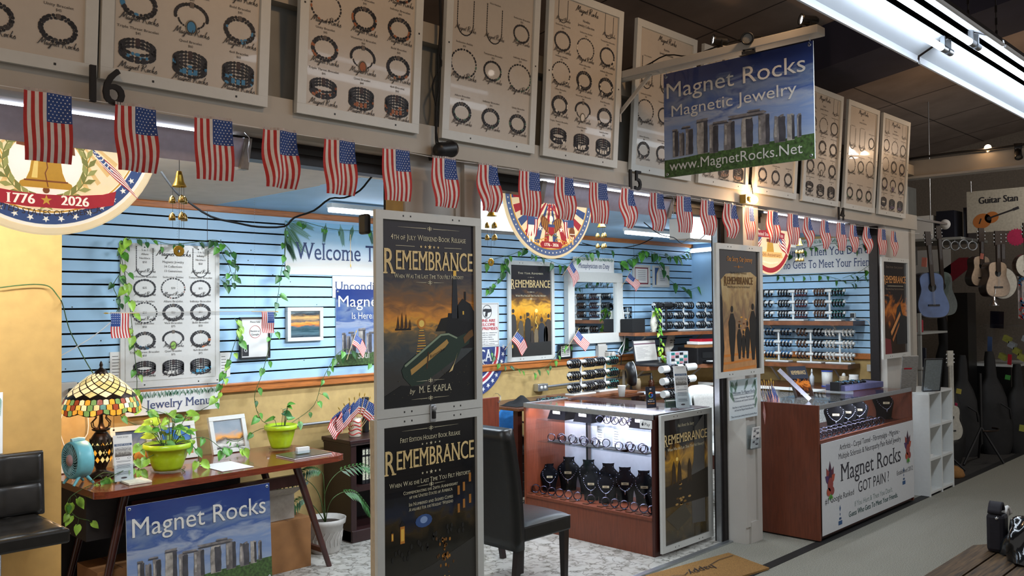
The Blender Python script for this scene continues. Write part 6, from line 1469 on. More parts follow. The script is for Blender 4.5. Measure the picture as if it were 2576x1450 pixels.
cable('power_flex', 'black cord plugged under the mirror and hanging past the stands', [(7.14, YW - .07, 1.24), (7.3, YW - .12, 1.22), (7.36, YW - .1, 1.12), (7.36, YW - .06, .95)], .005); cable('power_flex', 'white bundled cord hung in a loop right of the mirror', V_(5.62, (1566, 770), (1572, 830), (1570, 860), (1558, 880), (1555, 895), (1566, 890), (1572, 850), (1566, 800)), .006, 'paper')
m = MB(); m.box(7.49, YW - .03, 1.215, 7.585, YB - .017, 1.36, mat('circuit_green', '2a5a3a', .5)); m.box(7.50, YW - .034, 1.225, 7.575, YW - .03, 1.25, 'black_plastic'); tag(build('green_panel', m), 'small green panel on the blue wall right of the mirror', 'panel')
p = atY(1362, 975, 5.66); t = thing('wall_outlet', 'grey metal outlet box on the tan wall left of the bracelet stands', 'outlet', p); m = MB(); m.box(p.x - .07, 5.635, p.z - .035, p.x + .07, YB, p.z + .035, 'alu'); build('box', m, t, bevel=.006); m = MB()
for k in (-.025, .025): m.lathe([(.001, 0), (.017, 0), (.017, .004), (.001, .004)], 'paper', (p.x + k, 5.635, p.z), 14, axis=(0, -1, 0))
build('sockets', m, t); m = MB(); m.tube([(p.x + .07, 5.66, p.z), (8.0, 5.66, p.z + .02)], .013, 'alu', 10); tag(build('conduit_pipe', m), 'grey metal conduit on the tan wall behind the bracelet stands', 'pipe')
# vines and little flags across the back wall
vine('pothos garland strung from the round sign over posters to the mirror', [V_(5.62, (1215, 662), (1250, 650), (1290, 640), (1325, 625), (1345, 640), (1380, 655), (1410, 665), (1440, 660), (1470, 640), (1500, 628), (1545, 630)), V_(5.62, (1270, 655), (1262, 690), (1240, 720), (1222, 725))], [18, 7], .075, ('leaf_dark', 'leaf'), 61)
vine('pothos vine hanging over the two certificates with large leaves', [V_(5.60, (1555, 660), (1590, 650), (1620, 630), (1660, 640), (1700, 645), (1735, 630)), V_(5.6, (1640, 640), (1660, 670), (1680, 700), (1710, 722), (1740, 728), (1790, 705))], [22, 9], .10, ('leaf_dark', 'leaf'), 71)
vine('pothos runner along the wooden rail under the crowd poster', [V_(5.62, (1235, 880), (1255, 910), (1290, 925), (1330, 932), (1370, 925), (1395, 900), (1420, 870), (1450, 868))], 16, .055, ('leaf_dark', 'leaf'), 81)
for i, (px, py, sd, lb) in enumerate(((1440, 655, (.35, -.2, -.8), 'small stick flag hung before the Metaphysician sign'), (1585, 685, (.7, -.2, -.5), 'small stick flag laid against the red bordered certificate'), (1302, 832, (.6, -.2, -.6), 'small stick flag at the lower left of the crowd poster'), (1455, 830, (.65, -.2, -.55), 'small stick flag at the lower left of the mirror'))):
    p = atY(px, py, 5.58); stick_flag(p + Vector((-.2, -.03, -.17)), p, sd, .19, .12, lb, seed=90 + i, droop=.1)
# ================================================================== BRACELETS, STANDS
BM = {}
def bracelet_mesh(kind, R, cols, n=15, br=.009):
    m = MB(); q = random.Random(kind)
    for i in range(n):
        a = 2 * pi * i / n; c = q.choice(cols); m.ball((0, R * cos(a), R * sin(a)), br * q.uniform(.8, 1.15), c, 6, 4, (1.25, 1, 1))
    return m
mat('bead_black', '141418', .15, metal=.6); mat('bead_grey', '55565e', .15, metal=.8); mat('bead_red', '4a1a22', .2, coat=.5); mat('bead_teal', '1f6a66', .2, coat=.5); mat('bead_brown', '4a2c18', .25, coat=.4); mat('bead_blue', '3a6a96', .2, coat=.4); mat('bead_white', 'c8c4bc', .3)
PAL = {'grey': ('bead_black', 'bead_grey', 'bead_black'), 'dark': ('bead_black', 'bead_black', 'bead_grey'), 'red': ('bead_black', 'bead_red', 'bead_red'), 'teal': ('bead_black', 'bead_teal', 'bead_teal'), 'brown': ('bead_black', 'bead_brown', 'bead_brown'), 'blue': ('bead_black', 'bead_blue', 'bead_black'), 'zebra': ('bead_black', 'bead_white', 'bead_white')}
_BP = {}
def hang_bracelet(kind, loc, rotz, label, group, tilt=0.0, s=1.0):
    k = kind
    if k not in _BP:
        o = build('beaded_bracelet', bracelet_mesh(kind, .034, PAL[kind])); _BP[k] = o; first = True
    else:
        o = _BP[k].copy(); COL.objects.link(o)
    o.location = loc; o.rotation_euler = (tilt, 0, rotz); o.scale = (s, s, s)
    return tag(o, label, 'bracelet', group)
TIERS = ('lowest', 'middle', 'top')
def tbar(loc, rotz, label, where, kinds, w=.30, tiers=3, h=.32, m_='white_gloss', per=5, r=.016, drop=.1):
    """T-bar stand: oval foot, post, cross bars; bracelets hang on each side of the post. bars run along local x"""
    loc = Vector(loc); t = thing('bracelet_stand', label, 'stand', loc, 'bracelet stands'); c, s = cos(rotz), sin(rotz); X = Vector((c, s, 0)); Y = Vector((-s, c, 0))
    m = MB(); m.obox(loc + Vector((0, 0, .008)), X * w * .42, Y * .055, Vector((0, 0, .008)), m_); build('foot', m, t, bevel=.006)
    m = MB(); m.tube([loc + Vector((0, 0, .01)), loc + Vector((0, 0, h - .012))], .011, m_, 10); build('post', m, t)
    for k in range(tiers):
        z = h * (k + 1) / tiers - .03; m = MB(); yo = -Y * (.012 + .0 * k); m.tube([loc + yo - X * w / 2 + Vector((0, 0, z)), loc + yo + X * w / 2 + Vector((0, 0, z))], r, m_, 12); build('cross_bar', m, t)
        for side in (-1, 1):
            kd = kinds[k][0 if side < 0 else 1]
            if not kd: continue
            for i in range(per):
                x = side * (w * (.10 + .36 * (i + .5) / per)); hang_bracelet(kd, loc + yo + X * x + Vector((0, 0, z - .034 + r + .004)), rotz, 'beaded bracelet, %s bar %s end on %s' % (TIERS[k + 3 - tiers], 'left' if side < 0 else 'right', where), 'bracelets on %s' % where, rnd.uniform(-.12, .12))
    return t
# work counter behind the display case
mat('walnut', '5a3420', .35, var=.2, scale=6, stretch=(1.2, 10, 10), kind='wood', coat=.2); mat('walnut_edge', '7a4a2c', .4, var=.2, scale=10, kind='wood')
t = thing('wall_counter', 'brown wooden counter along the tan wall behind the display case', 'counter', (5.75, 5.15, 0)); m = MB(); m.box(5.02, 4.82, .875, 6.70, 5.36, .90, 'walnut'); build('top', m, t, bevel=.004)
for x in (5.05, 6.62):
    for y in (4.86, 5.30): m = MB(); m.box(x, y, 0, x + .05, y + .05, .875, 'leg_wood'); build('leg', m, t)
m = MB(); m.box(5.72, 4.84, .902, 6.62, 5.16, .925, 'walnut_edge'); tag(build('riser_board', m, bevel=.003), 'small raised wooden board under the two full bracelet stands', 'board')
tbar((6.0, 5.0, .925), 0, 'white three bar bracelet stand, left one on the raised board', 'the left stand on the raised board', [('dark', 'grey'), ('dark', 'grey'), ('grey', 'grey')], .36, per=4); tbar((6.38, 5.03, .925), 0, 'white three bar bracelet stand with teal bracelets on the raised board', 'the teal stand on the raised board', [('grey', 'teal'), ('grey', 'teal'), ('grey', 'teal')], .34, per=4)
t = thing('black_cloth', 'crumpled black cloth lying at the left end of the wooden counter', 'cloth', (5.2, 4.98, .90)); m = MB(); m.grid(lambda u, v: Vector((5.06 + .30 * u, 4.88 + .2 * v, .903 + .05 * sin(u * pi) * sin(v * pi) * (1 + .6 * sin(u * 9) * cos(v * 7)))), 18, 14, 'black_matte'); build('folds', m, t)
m = MB(); m.box(5.38, 4.86, .902, 5.72, 5.05, .912, 'black_matte'); tag(build('jewelry_tray', m), 'flat black tray of loose bracelets beside the black cloth', 'tray')
for i in range(12):
    o = hang_bracelet(('grey', 'dark', 'teal')[i % 3], (5.42 + .026 * i, 4.94 + .03 * (i % 2), .92), 0, 'beaded bracelet lying on the flat tray beside the black cloth', 'bracelets on the flat tray'); o.rotation_euler = (0, pi / 2 - .15, rnd.uniform(0, 3))
def cup(p, label): 
    t = thing('paper_cup', label, 'cup', p); m = MB(); m.lathe([(.001, 0), (.026, 0), (.036, .095), (.037, .097), (.034, .095), (.025, .004), (.001, .004)], 'paper', p, 20); build('cup', m, t)
cup(atZ(1564, 998, .902), 'white patterned paper cup beside the teal bracelet stand')
p = atZ(1592, 985, .95) ; FB = Vector((7.06, 5.24, .86))
t = thing('desk_fan', 'black desk fan facing sideways under the laptop shelf', 'fan', FB); ax = Vector((.75, -.66, .1)).normalized(); c = FB + Vector((0, 0, .17)); X = ax.orthogonal().normalized(); Y2 = ax.cross(X); m = MB(); m.lathe([(.04, -.05), (.09, -.045), (.12, -.01), (.122, .02), (.116, .03)], 'black_plastic', c, 28, axis=ax); build('housing', m, t); m = MB(); m.lathe([(.110, .03), (.122, .034), (.110, .038)], 'white_gloss', c, 28, axis=ax)
for k in range(18): m.tube([c + ax * .035 + (X * cos(a) + Y2 * sin(a)) * .02 for a in [k * .35]] + [c + ax * .034 + (X * cos(k * .35 + .2) + Y2 * sin(k * .35 + .2)) * .115], .0014, 'black_plastic', 4)
build('grille', m, t); m = MB(); m.tube([c - Vector((0, 0, .11)), FB + Vector((0, 0, .01))], .012, 'black_plastic', 8); m.lathe([(.001, .02), (.05, .015), (.06, 0), (.001, 0)], 'black_plastic', FB, 20); build('stand', m, t)
# work table under the laptop shelf
t = thing('work_table', 'brown work table with papers under the laptop shelf', 'table', (7.2, 5.1, 0)); m = MB(); m.box(6.72, 4.86, .83, 8.1, 5.5, .86, 'walnut'); build('top', m, t)
for x in (6.75, 8.02):
    for y in (4.89, 5.42): m = MB(); m.box(x, y, 0, x + .05, y + .05, .83, 'leg_wood'); build('leg', m, t)
S = Sheet((6.86, 4.90, .862), (1, -.1, 0), (.1, 1, 0), .28, .22); S.slab(0, 0, .28, .22, 0, .003, mat('paper_grey', 'a8aeb4', .6)); tag(build('paper_stack', S.mb), 'grey paper lying on the work table beside the fan', 'paper')
p = Vector((7.35, 5.2, .861)); t = thing('dropper_bottle', 'brown dropper bottle with a black cap on the work table', 'bottle', p); m = MB(); m.lathe([(.001, 0), (.03, 0), (.03, .08), (.012, .10), (.012, .11), (.001, .11)], mat('amber', '3a1c0c', .15), p, 16); build('body', m, t); m = MB(); m.lathe([(.016, .10), (.016, .13), (.008, .135), (.007, .16), (.001, .165)], 'black_plastic', p, 14); build('cap', m, t)
p = Vector((7.24, 5.3, .861)); t = thing('jar', 'pale glass jar next to the dropper bottle on the work table', 'jar', p); m = MB(); m.lathe([(.001, 0), (.04, 0), (.042, .08), (.035, .10), (.035, .11), (.001, .11)], mat('jar_pale', '9a8a70', .3), p, 16); build('body', m, t)
# laptop shelf with electronics
ZS = 1.09
t = thing('wall_shelf', 'dark wooden shelf with the laptop and printer in the corner', 'shelf', (8.0, 5.45, ZS)); m = MB(); m.prism([(7.27, 5.20, ZS - .04), (7.9, 5.14, ZS - .04), (8.0, 4.95, ZS - .04), (8.84, 4.72, ZS - .04), (8.84, 5.64, ZS - .04), (7.27, 5.64, ZS - .04)], (0, 0, .04), 'walnut', 'walnut_edge'); build('board', m, t)
for x in (7.45, 8.6): m = MB(); m.bar((x, 5.6, ZS - .04), (x, 5.32, ZS - .04), .03, .012, 'paint_white'); m.bar((x, 5.62, ZS - .25), (x, 5.36, ZS - .05), .014, .014, 'paint_white'); m.bar((x, 5.62, ZS - .28), (x, 5.62, ZS - .04), .03, .012, 'paint_white'); build('bracket', m, t)
mat('laptop_grey', '3c3d42', .4, metal=.5); mat('screen_page', 'b8b4ae', .4, var=.02, emit='8f8c88', es=.35)
S = Sheet((7.31, 5.36, ZS + .015), (1, 0, 0), (0, .16, 1), .40, .25); t = thing('laptop', 'open dark grey laptop with a pale screen on the corner shelf', 'laptop', (7.5, 5.3, ZS)); S.slab(0, 0, .40, .25, -.010, 0, 'laptop_grey'); build('lid', S.mb, t, bevel=.003); S.new(); S.rect(.012, .03, .388, .238, 'screen_page', 1); S.rect(.012, .20, .388, .212, ink('6a4a58'), 2)
for i in range(9): S.rect(.04, .06 + .014 * i, .16 + .02 * (i * 5 % 7), .063 + .014 * i, ink('77767a'), 2)
build('screen', S.mb, t); m = MB(); m.box(7.31, 5.13, ZS + .002, 7.71, 5.36, ZS + .018, 'laptop_grey'); m.box(7.33, 5.22, ZS + .018, 7.69, 5.34, ZS + .0195, 'black_plastic'); build('keyboard_base', m, t, bevel=.003)
PP = Vector((7.92, 5.02, ZS)); t = thing('printer', 'black inkjet printer on the corner shelf by the right poster', 'printer', PP + Vector((.18, .15, 0)))
m = MB(); m.prism([PP + Vector(q_) for q_ in ((0, 0, 0), (.42, -.12, 0), (.50, .18, 0), (.08, .30, 0))], (0, 0, .165), 'black_plastic'); build('body', m, t, bevel=.012); m = MB(); m.prism([PP + Vector(q_) for q_ in ((.06, -.03, .06), (.36, -.115, .06), (.38, -.06, .06), (.08, .03, .06))], (0, 0, .06), 'black_matte'); m.prism([PP + Vector(q_) for q_ in ((.06, -.03, .02), (.36, -.115, .02), (.34, -.19, .015), (.04, -.10, .015))], (0, 0, .006), 'black_plastic'); build('paper_tray', m, t); m = MB(); m.prism([PP + Vector(q_) for q_ in ((.09, -.05, .03), (.33, -.12, .03), (.32, -.18, .025), (.08, -.11, .025))], (0, 0, .004), 'paper'); build('paper_stack', m, t)
for i, (dz, w, c_, lb) in enumerate(((.167, .40, 'cardboard', 'flat brown parcel lying on the printer'), (.20, .36, 'paper', 'white padded envelope on the parcel over the printer'), (.225, .28, 'red_pack', 'red printed packet on top of the stack on the printer'))):
    mat('red_pack', 'a3182a', .35); m = MB(); m.prism([PP + Vector(q_) for q_ in ((.02 + .05 * i, .03, dz), (.02 + .05 * i + w, -.08, dz), (.06 + .05 * i + w, .1, dz), (.06 + .05 * i, .2, dz))], (0, 0, .028), c_); tag(build('parcel', m, bevel=.006), lb, 'parcel')
SO = Vector((7.56, 5.08, ZS + .001)); t = thing('bead_organizer', 'clear compartment box of beads beside the printer', 'box', SO); m = MB(); m.obox(SO + Vector((.11, .02, .07)), (.12, -.03, 0), (.007, .025, 0), (0, 0, .07), mat('clear_plastic', 'b4bac0', .2)); build('case', m, t)
m = MB()
for i in range(4):
    for j in range(4): m.obox(SO + Vector((.11 + (i - 1.5) * .055 - .006, .02 - (i - 1.5) * .014 - .028, .025 + .031 * j)), (.022, -.0055, 0), (.0005, .002, 0), (0, 0, .012), ('bead_white', 'bead_grey', mat('bead_pink', 'b87a80', .3), 'bead_teal')[(i * 3 + j) % 4])
build('compartments', m, t)
MK = Vector((8.12, 5.53, 1.27)); t = thing('face_mask', 'plain white face mask leaning on the wall above the bead box', 'mask', MK); m = MB(); mat('mask_white', 'cfc8ba', .4)
def mask_pt(u, v):
    a = (u - .5) * 2.4; h_ = (v - .5); w = .075 * (1 - 1.1 * max(0, -h_) ** 1.5 * 2); nose = .03 * math.exp(-((u - .5) / .07) ** 2 - ((v - .45) / .16) ** 2); brow = .008 * math.exp(-((v - .68) / .06) ** 2)
    return MK + Vector((sin(a) * w + h_ * .10, -cos(a) * (.06 + nose + brow), h_ * .22))
m.grid(mask_pt, 20, 20, 'mask_white'); build('face', m, t, solid=.004); m = MB()
for s in (-1, 1): m.tube([mask_pt(.5 + s * x, y) + Vector((0, -.003, 0)) for x, y in ((.08, .62), (.14, .64), (.22, .61))], .004, 'black_matte', 5); m.tube([mask_pt(.5 + s * x, y) + Vector((0, -.003, 0)) for x, y in ((.07, .72), (.15, .75), (.25, .71))], .004, 'black_matte', 5)
m.tube([mask_pt(x, y) + Vector((0, -.003, 0)) for x, y in ((.36, .28), (.5, .25), (.64, .28))], .003, 'bead_red', 5); build('features', m, t)
m = MB(); q = random.Random(4)
for i in range(14): m.obox((7.78 + q.uniform(0, .12), 5.3 + q.uniform(0, .12), ZS + .015 + q.uniform(0, .06)), (q.uniform(.01, .03), .004, 0), (0, q.uniform(.01, .03), .004), (.003, 0, q.uniform(.005, .02)), q.choice(['paper', 'bead_white', 'clear_plastic', 'brass']))
o = tag(build('findings_heap', m), 'heap of small clear bags and findings between laptop and bead box', 'bags'); o['kind'] = 'stuff'
# corner shelf above with bracelet stands, vase and black display
ZT2 = 1.425
t = thing('wall_shelf', 'live edge wooden shelf high in the corner full of bracelet stands', 'shelf', (8.2, 5.5, ZT2)); m = MB(); m.prism([(7.38, 5.42, ZT2 - .035), (7.62, 5.33, ZT2 - .035), (7.9, 5.24, ZT2 - .035), (8.2, 5.13, ZT2 - .035), (8.5, 5.03, ZT2 - .035), (8.85, 4.93, ZT2 - .035), (8.86, 5.66, ZT2 - .035), (7.38, 5.66, ZT2 - .035)], (0, 0, .035), 'walnut', 'walnut_edge'); build('board', m, t)
for x in (7.6, 8.7): m = MB(); m.bar((x, 5.66, ZT2 - .04), (x, 5.40, ZT2 - .04), .03, .012, 'paint_white'); m.bar((x, 5.66, ZT2 - .20), (x, 5.44, ZT2 - .05), .014, .014, 'paint_white'); build('bracket', m, t)
for i, (x, y, lb) in enumerate(((7.98, 5.50, 'left'), (8.28, 5.42, 'middle'), (8.60, 5.34, 'right'))): tbar((x, y, ZT2), -.15, 'white three bar bracelet stand, %s one of three on the corner shelf' % lb, 'the %s stand on the corner shelf' % lb, [('grey', 'dark'), ('grey', 'grey'), ('dark', 'grey')], .30, per=3)
t = tbar((7.80, 5.32, ZT2), -.1, 'tall black velvet bracelet bar beside the vase on the corner shelf', 'the black bar on the corner shelf', [('grey', 'grey')], .30, 1, .31, 'black_matte', 1, .022)
VS = Vector((7.66, 5.38, ZT2)); t = thing('flower_vase', 'slim white vase holding trailing ivy on the corner shelf', 'vase', VS); mat('porcelain', 'd8d4c4', .25); m = MB(); m.lathe([(.001, 0), (.026, 0), (.022, .012), (.036, .06), (.040, .10), (.026, .16), (.016, .20), (.022, .225), (.019, .225), (.013, .2), (.001, .19)], 'porcelain', VS, 24); build('body', m, t)
m = MB()
for a, b in ((0, 0), (.012, .01), (-.01, .012), (.002, .022)): m.ball(VS + Vector((a, -.0385, .09 + b)), .006, 'bead_red', 6, 4, (1, .4, 1))
build('painted_flowers', m, t); st, fo = MB(), MB(); vine_parts(st, fo, [VS + Vector((0, 0, .2)), VS + Vector((-.03, -.05, .26)), VS + Vector((-.06, -.09, .1)), VS + Vector((-.07, -.12, -.1)), VS + Vector((-.06, -.13, -.25)), VS + Vector((.10, -.2, -.36))], 34, .05, ('leaf_lime', 'leaf'), .002, 5); iv = thing('ivy', 'bright green ivy trailing from the slim vase past the shelf edge', 'plant', VS + Vector((0, 0, .2))); build('stem', st, iv); build('foliage', fo, iv)
t = thing('display_box', 'black velvet ring box with a mirror lid on the corner shelf', 'box', (7.50, 5.55, ZT2)); m = MB(); m.box(7.40, 5.46, ZT2, 7.62, 5.62, ZT2 + .14, 'black_matte'); build('box', m, t, bevel=.006); S = Sheet((7.40, 5.63, ZT2 + .14), (1, 0, 0), (0, .0, 1), .22, .13); S.slab(0, 0, .22, .13, -.008, -.001, 'frame_black'); S.rect(.01, .0, .21, .12, 'mirror_glass', 0); build('mirror_lid', S.mb, t)
m = MB(); m.bar((8.845, 5.30, 1.20), (8.845, 5.36, 2.36), .07, .02, mat('tan_strip', 'a8744c', .5)); tag(build('wood_strip', m), 'tan wooden strip leaning upright in the blue corner', 'strip')
# white office chair and bracelet rolls behind the case
t = thing('office_chair', 'white moulded chair behind the display case', 'chair', (6.70, 4.0, 0)); m = MB(); m.grid(lambda u, v: Vector((6.43 + .50 * u, 4.20 + .10 * (abs(u - .5) * 2) ** 2 * -1 + .06 * v, .48 + .52 * v - .06 * (abs(u - .5) * 2) ** 3 * v)), 16, 14, 'white_gloss'); build('backrest', m, t, solid=.025); m = MB(); m.box(6.47, 3.76, .44, 6.89, 4.20, .49, 'white_gloss'); build('seat', m, t, bevel=.02); m = MB(); m.grid(lambda u, v: Vector((6.49 + .38 * u, 4.175 + .05 * v - .07 * (abs(u - .5) * 2) ** 2, .56 + .36 * v)), 10, 10, mat('mesh_grey', 'a8a8a4', .7, var=.1, scale=150)); build('back_pad', m, t, solid=.01)
m = MB(); m.tube([(6.68, 3.98, .06), (6.68, 3.98, .44)], .03, 'chrome', 12); build('column', m, t)
for k in range(5): a = k * 2 * pi / 5; m = MB(); m.bar((6.68, 3.98, .08), (6.68 + .28 * cos(a), 3.98 + .28 * sin(a), .05), .04, .03, 'white_gloss'); m.ball((6.68 + .28 * cos(a), 3.98 + .28 * sin(a), .026), .026, 'black_plastic', 10, 6); build('leg', m, t)
t = thing('side_table', 'dark side table carrying the big bracelet rolls behind the case', 'table', (6.9, 4.6, 0)); m = MB(); m.box(6.66, 4.42, .79, 7.14, 4.78, .82, 'walnut'); build('top', m, t)
for x in (6.68, 7.09):
    for y in (4.44, 4.74): m = MB(); m.box(x, y, 0, x + .03, y + .03, .79, 'leg_wood'); build('leg', m, t)
RB = Vector((6.90, 4.58, .82)); t = thing('bracelet_stand', 'large white roll stand wrapped in dark bracelets behind the brochures', 'stand', RB); m = MB(); m.obox(RB + Vector((0, 0, .008)), (.14, 0, 0), (0, .06, 0), (0, 0, .008), 'white_gloss'); build('foot', m, t); m = MB(); m.tube([RB + Vector((0, .03, .01)), RB + Vector((0, .03, .36))], .012, 'white_gloss', 10); build('post', m, t)
for k, (z, l) in enumerate(((.08, .50), (.195, .52), (.305, .55))):
    m = MB(); m.tube([RB + Vector((-l / 2, 0, z)), RB + Vector((l / 2, 0, z))], .033, 'white_gloss', 18); build('roll', m, t)
    for i in range(8): 
        x = -l * .36 + i * l * .08 if k < 2 else (-l * .3 + i * .018 if i < 7 else l * (.12 + .05 * (i - 7)))
        hang_bracelet('dark' if i % 3 else 'grey', RB + Vector((x, 0, z - .012)), 0, 'dark flat bracelet wrapped on the %s roll of the big white roll stand' % TIERS[k], 'bracelets on the big rolls', rnd.uniform(-.05, .05), 1.32)
# ================================================================== CHAIR, STANDING BOARD, CART IN THE MIDDLE OPENING
t = thing('dining_chair', 'black leather high backed dining chair beside the tall posters', 'chair', (3.9, 3.74, 0)); mat('leather_soft', '121110', .36, var=.12, scale=26, bump=.12); mat('chair_leg', '1c1010', .35)
m = MB(); m.box(3.70, 3.52, .34, 4.12, 3.96, .43, 'leather_soft'); m.grid(lambda u, v: Vector((3.70 + .42 * u, 3.52 + .44 * v, .428 + .032 * (sin(u * pi) * sin(v * pi)) ** .3)), 20, 20, 'leather_soft'); build('seat', m, t, bevel=.012)
m = MB(); m.grid(lambda u, v: Vector((3.665 - .10 * v * v + .03 * cos((u - .5) * pi) * 0, 3.515 + .45 * u + (.02 * v * (u - .5)), .30 + .70 * v)), 8, 12, 'leather_soft'); build('backrest', m, t, solid=.07, bevel=.015)
for x, y, dx in ((3.69, 3.55, -.05), (3.69, 3.92, -.05), (4.085, 3.55, 0), (4.085, 3.92, 0)): m = MB(); m.add([(x + a * .022, y + b * .022, .35) for a, b in ((-1, -1), (1, -1), (1, 1), (-1, 1))] + [(x + dx + a * .015, y + b * .015, 0) for a, b in ((-1, -1), (1, -1), (1, 1), (-1, 1))], [(3, 2, 1, 0), (4, 5, 6, 7), (0, 1, 5, 4), (1, 2, 6, 5), (2, 3, 7, 6), (3, 0, 4, 7)], 'chair_leg'); build('leg', m, t)
mat('cherry', '6a2f1c', .3, var=.14, scale=7, stretch=(9, 9, 1), kind='wood', coat=.2)
t = thing('display_stand', 'reddish brown upright board stand right behind the tall posters', 'stand', (4.16, 4.3, 0)); m = MB(); m.box(3.92, 4.29, .25, 4.275, 4.315, 1.085, 'cherry'); build('board', m, t, bevel=.003)
for x in (3.95, 4.25): m = MB(); m.bar((x, 4.30, .3), (x, 4.24, 0), .035, .03, 'chair_leg'); build('leg', m, t)
m = MB(); m.tube([(4.262, 4.286, 1.05), (4.262, 4.275, 1.05), (4.262, 4.272, 1.065)], .004, 'alu', 6); build('hook', m, t)
t = thing('hung_shirt', 'bright blue sleeveless shirt on a white hanger behind the leather chair', 'shirt', (5.62, 5.66, .5)); mat('shirt_blue', '2472b8', .8); m = MB(); m.grid(lambda u, v: Vector((5.50 + .27 * u, 5.60 - .03 * sin(u * 8) * (.3 + v), .80 - .46 * v - .06 * (1 - v) ** 2 * abs(u - .5) * 2 + (.05 * (u - .5) * (1 - v)))), 20, 12, 'shirt_blue'); build('cloth', m, t, solid=.012); m = MB(); m.tube([(5.47, 5.6, .76), (5.60, 5.6, .86), (5.78, 5.6, .74)], .007, 'paper', 6); m.tube([(5.60, 5.6, .86), (5.60, 5.6, .90), (5.625, 5.66, .92), (5.625, 5.695, .92)], .003, 'alu', 5); build('hanger', m, t)
S = Sheet((5.56, 5.555, .42), (1, 0, 0), (0, 0, 1)); 
t = thing('folding_cart', 'black wheeled shopping cart with a black bag left of the display case', 'cart', (5.45, 5.2, 0)); m = MB()
for i in range(9): m.tube([(5.28 + .045 * i, 5.05, .10), (5.28 + .045 * i, 5.05, .48)], .004, 'black_plastic', 5); m.tube([(5.28 + .045 * i, 5.35, .10), (5.28 + .045 * i, 5.35, .48)], .004, 'black_plastic', 5)
for i in range(6): m.tube([(5.28, 5.05, .10 + .076 * i), (5.64, 5.05, .10 + .076 * i), (5.64, 5.35, .10 + .076 * i), (5.28, 5.35, .10 + .076 * i), (5.28, 5.05, .10 + .076 * i)], .004, 'black_plastic', 5)
build('basket', m, t); m = MB(); m.grid(lambda u, v: Vector((5.27 + .38 * u, 5.04 + .32 * v, .46 + .14 * sin(u * pi) * sin(v * pi) + .03 * sin(u * 13) * cos(v * 9))), 16, 14, 'leather_soft'); m.box(5.30, 5.07, .12, 5.62, 5.33, .47, 'leather_soft'); build('bag', m, t); m = MB(); m.tube([(5.30, 5.2, .5)] + [(5.45 - .15 * cos(a), 5.2, .5 + .22 * sin(a)) for a in [pi * i / 12 for i in range(13)]], .008, 'black_plastic', 6); build('handle', m, t)
for x in (5.32, 5.60): m = MB(); m.lathe([(.001, -.01), (.05, -.01), (.05, .01), (.001, .01)], 'black_plastic', (x, 5.03, .05), 16, axis=(0, 1, 0)); build('wheel', m, t)
# ================================================================== DISPLAY CASE IN THE MIDDLE OPENING
mat('case_brown', '6c3520', .35, var=.10, scale=6, stretch=(14, 14, 1.2), kind='wood', coat=.15); mat('case_dark', '3c1710', .35, var=.08, scale=6, stretch=(14, 14, 1.2), kind='wood'); mat('case_back', 'cfccd2', .35, var=.02)
PANE = glass_mat('pane', 'fbfcfd', .2)
AX, BXX, AY, BY, FZ, TZ = 4.955, 5.66, 3.49, 4.70, .26, .955
t = thing('display_case', 'reddish brown glass display case full of jewelry in the middle opening', 'display case', (5.3, 4.1, 0))
m = MB(); m.box(AX, AY + .02, 0, BXX, BY - .02, FZ - .01, 'case_brown'); m.box(AX - .006, AY + .02, FZ - .02, BXX, BY - .02, FZ, 'case_brown'); build('base', m, t)
for y, mt in ((AY, 'case_dark'), (BY - .02, 'case_brown')): m = MB(); m.box(AX - .004, y, 0, BXX, y + .02, TZ, mt); build('end_panel', m, t)
m = MB(); m.box(BXX - .25, AY + .02, FZ, BXX - .235, BY - .02, TZ - .02, 'case_back'); m.box(BXX - .235, AY + .02, FZ, BXX, BY - .02, TZ, 'case_dark'); build('back_panel', m, t)
m = MB(); m.box(AX, AY + .02, FZ, AX + .004, BY - .02, TZ - .03, PANE); build('front_glass', m, t); m = MB(); m.box(AX, AY + .02, TZ - .006, BXX - .23, BY - .02, TZ, PANE); build('top_glass', m, t)
m = MB(); m.box(AX - .008, AY, TZ - .03, AX + .012, BY, TZ + .006, 'alu'); m.box(AX - .006, AY, TZ - .0, BXX - .2, AY + .016, TZ + .006, 'alu'); m.box(AX - .006, BY - .016, TZ - .0, BXX - .2, BY, TZ + .006, 'alu'); build('rim', m, t, bevel=.002)
for z in (.66, .83): m = MB(); m.box(AX + .09, AY + .03, z - .006, BXX - .27, BY - .05, z, glass_mat('shelf_glass', 'eaf0f4', .5)); build('glass_shelf', m, t)
m = MB()
for y in (AY + .06, BY - .30): m.box(BXX - .262, y, FZ, BXX - .25, y + .03, TZ - .05, 'alu'); m.box(BXX - .268, y + .035, FZ, BXX - .258, y + .045, TZ - .05, 'black_plastic')
build('shelf_standard', m, t); m = MB(); m.box(AX + .014, AY + .05, TZ - .028, AX + .028, BY - .05, TZ - .016, mat('led_strip', 'ffffff', .4, var=0, emit='d8dcff', es=9)); build('light_strip', m, t)
area_light('case_light', (AX + .035, (AY + BY) / 2, TZ - .035), 1.1, .02, 7, (.92, .90, 1.0), (AX + .30, (AY + BY) / 2, .4)); area_light('case_light', (BXX - .30, (AY + BY) / 2, TZ - .035), 1.1, .02, 12, (.92, .90, 1.0), (BXX - .26, (AY + BY) / 2, .5))
mat('velvet', '08080c', .95, spec=.1, bump=.3, scale=200); mat('tag_gold', 'b8a888', .5); mat('hematite', '5a5868', .07, metal=1.0, var=.1); mat('bead_silver', '9a9cb0', .12, metal=1.0)
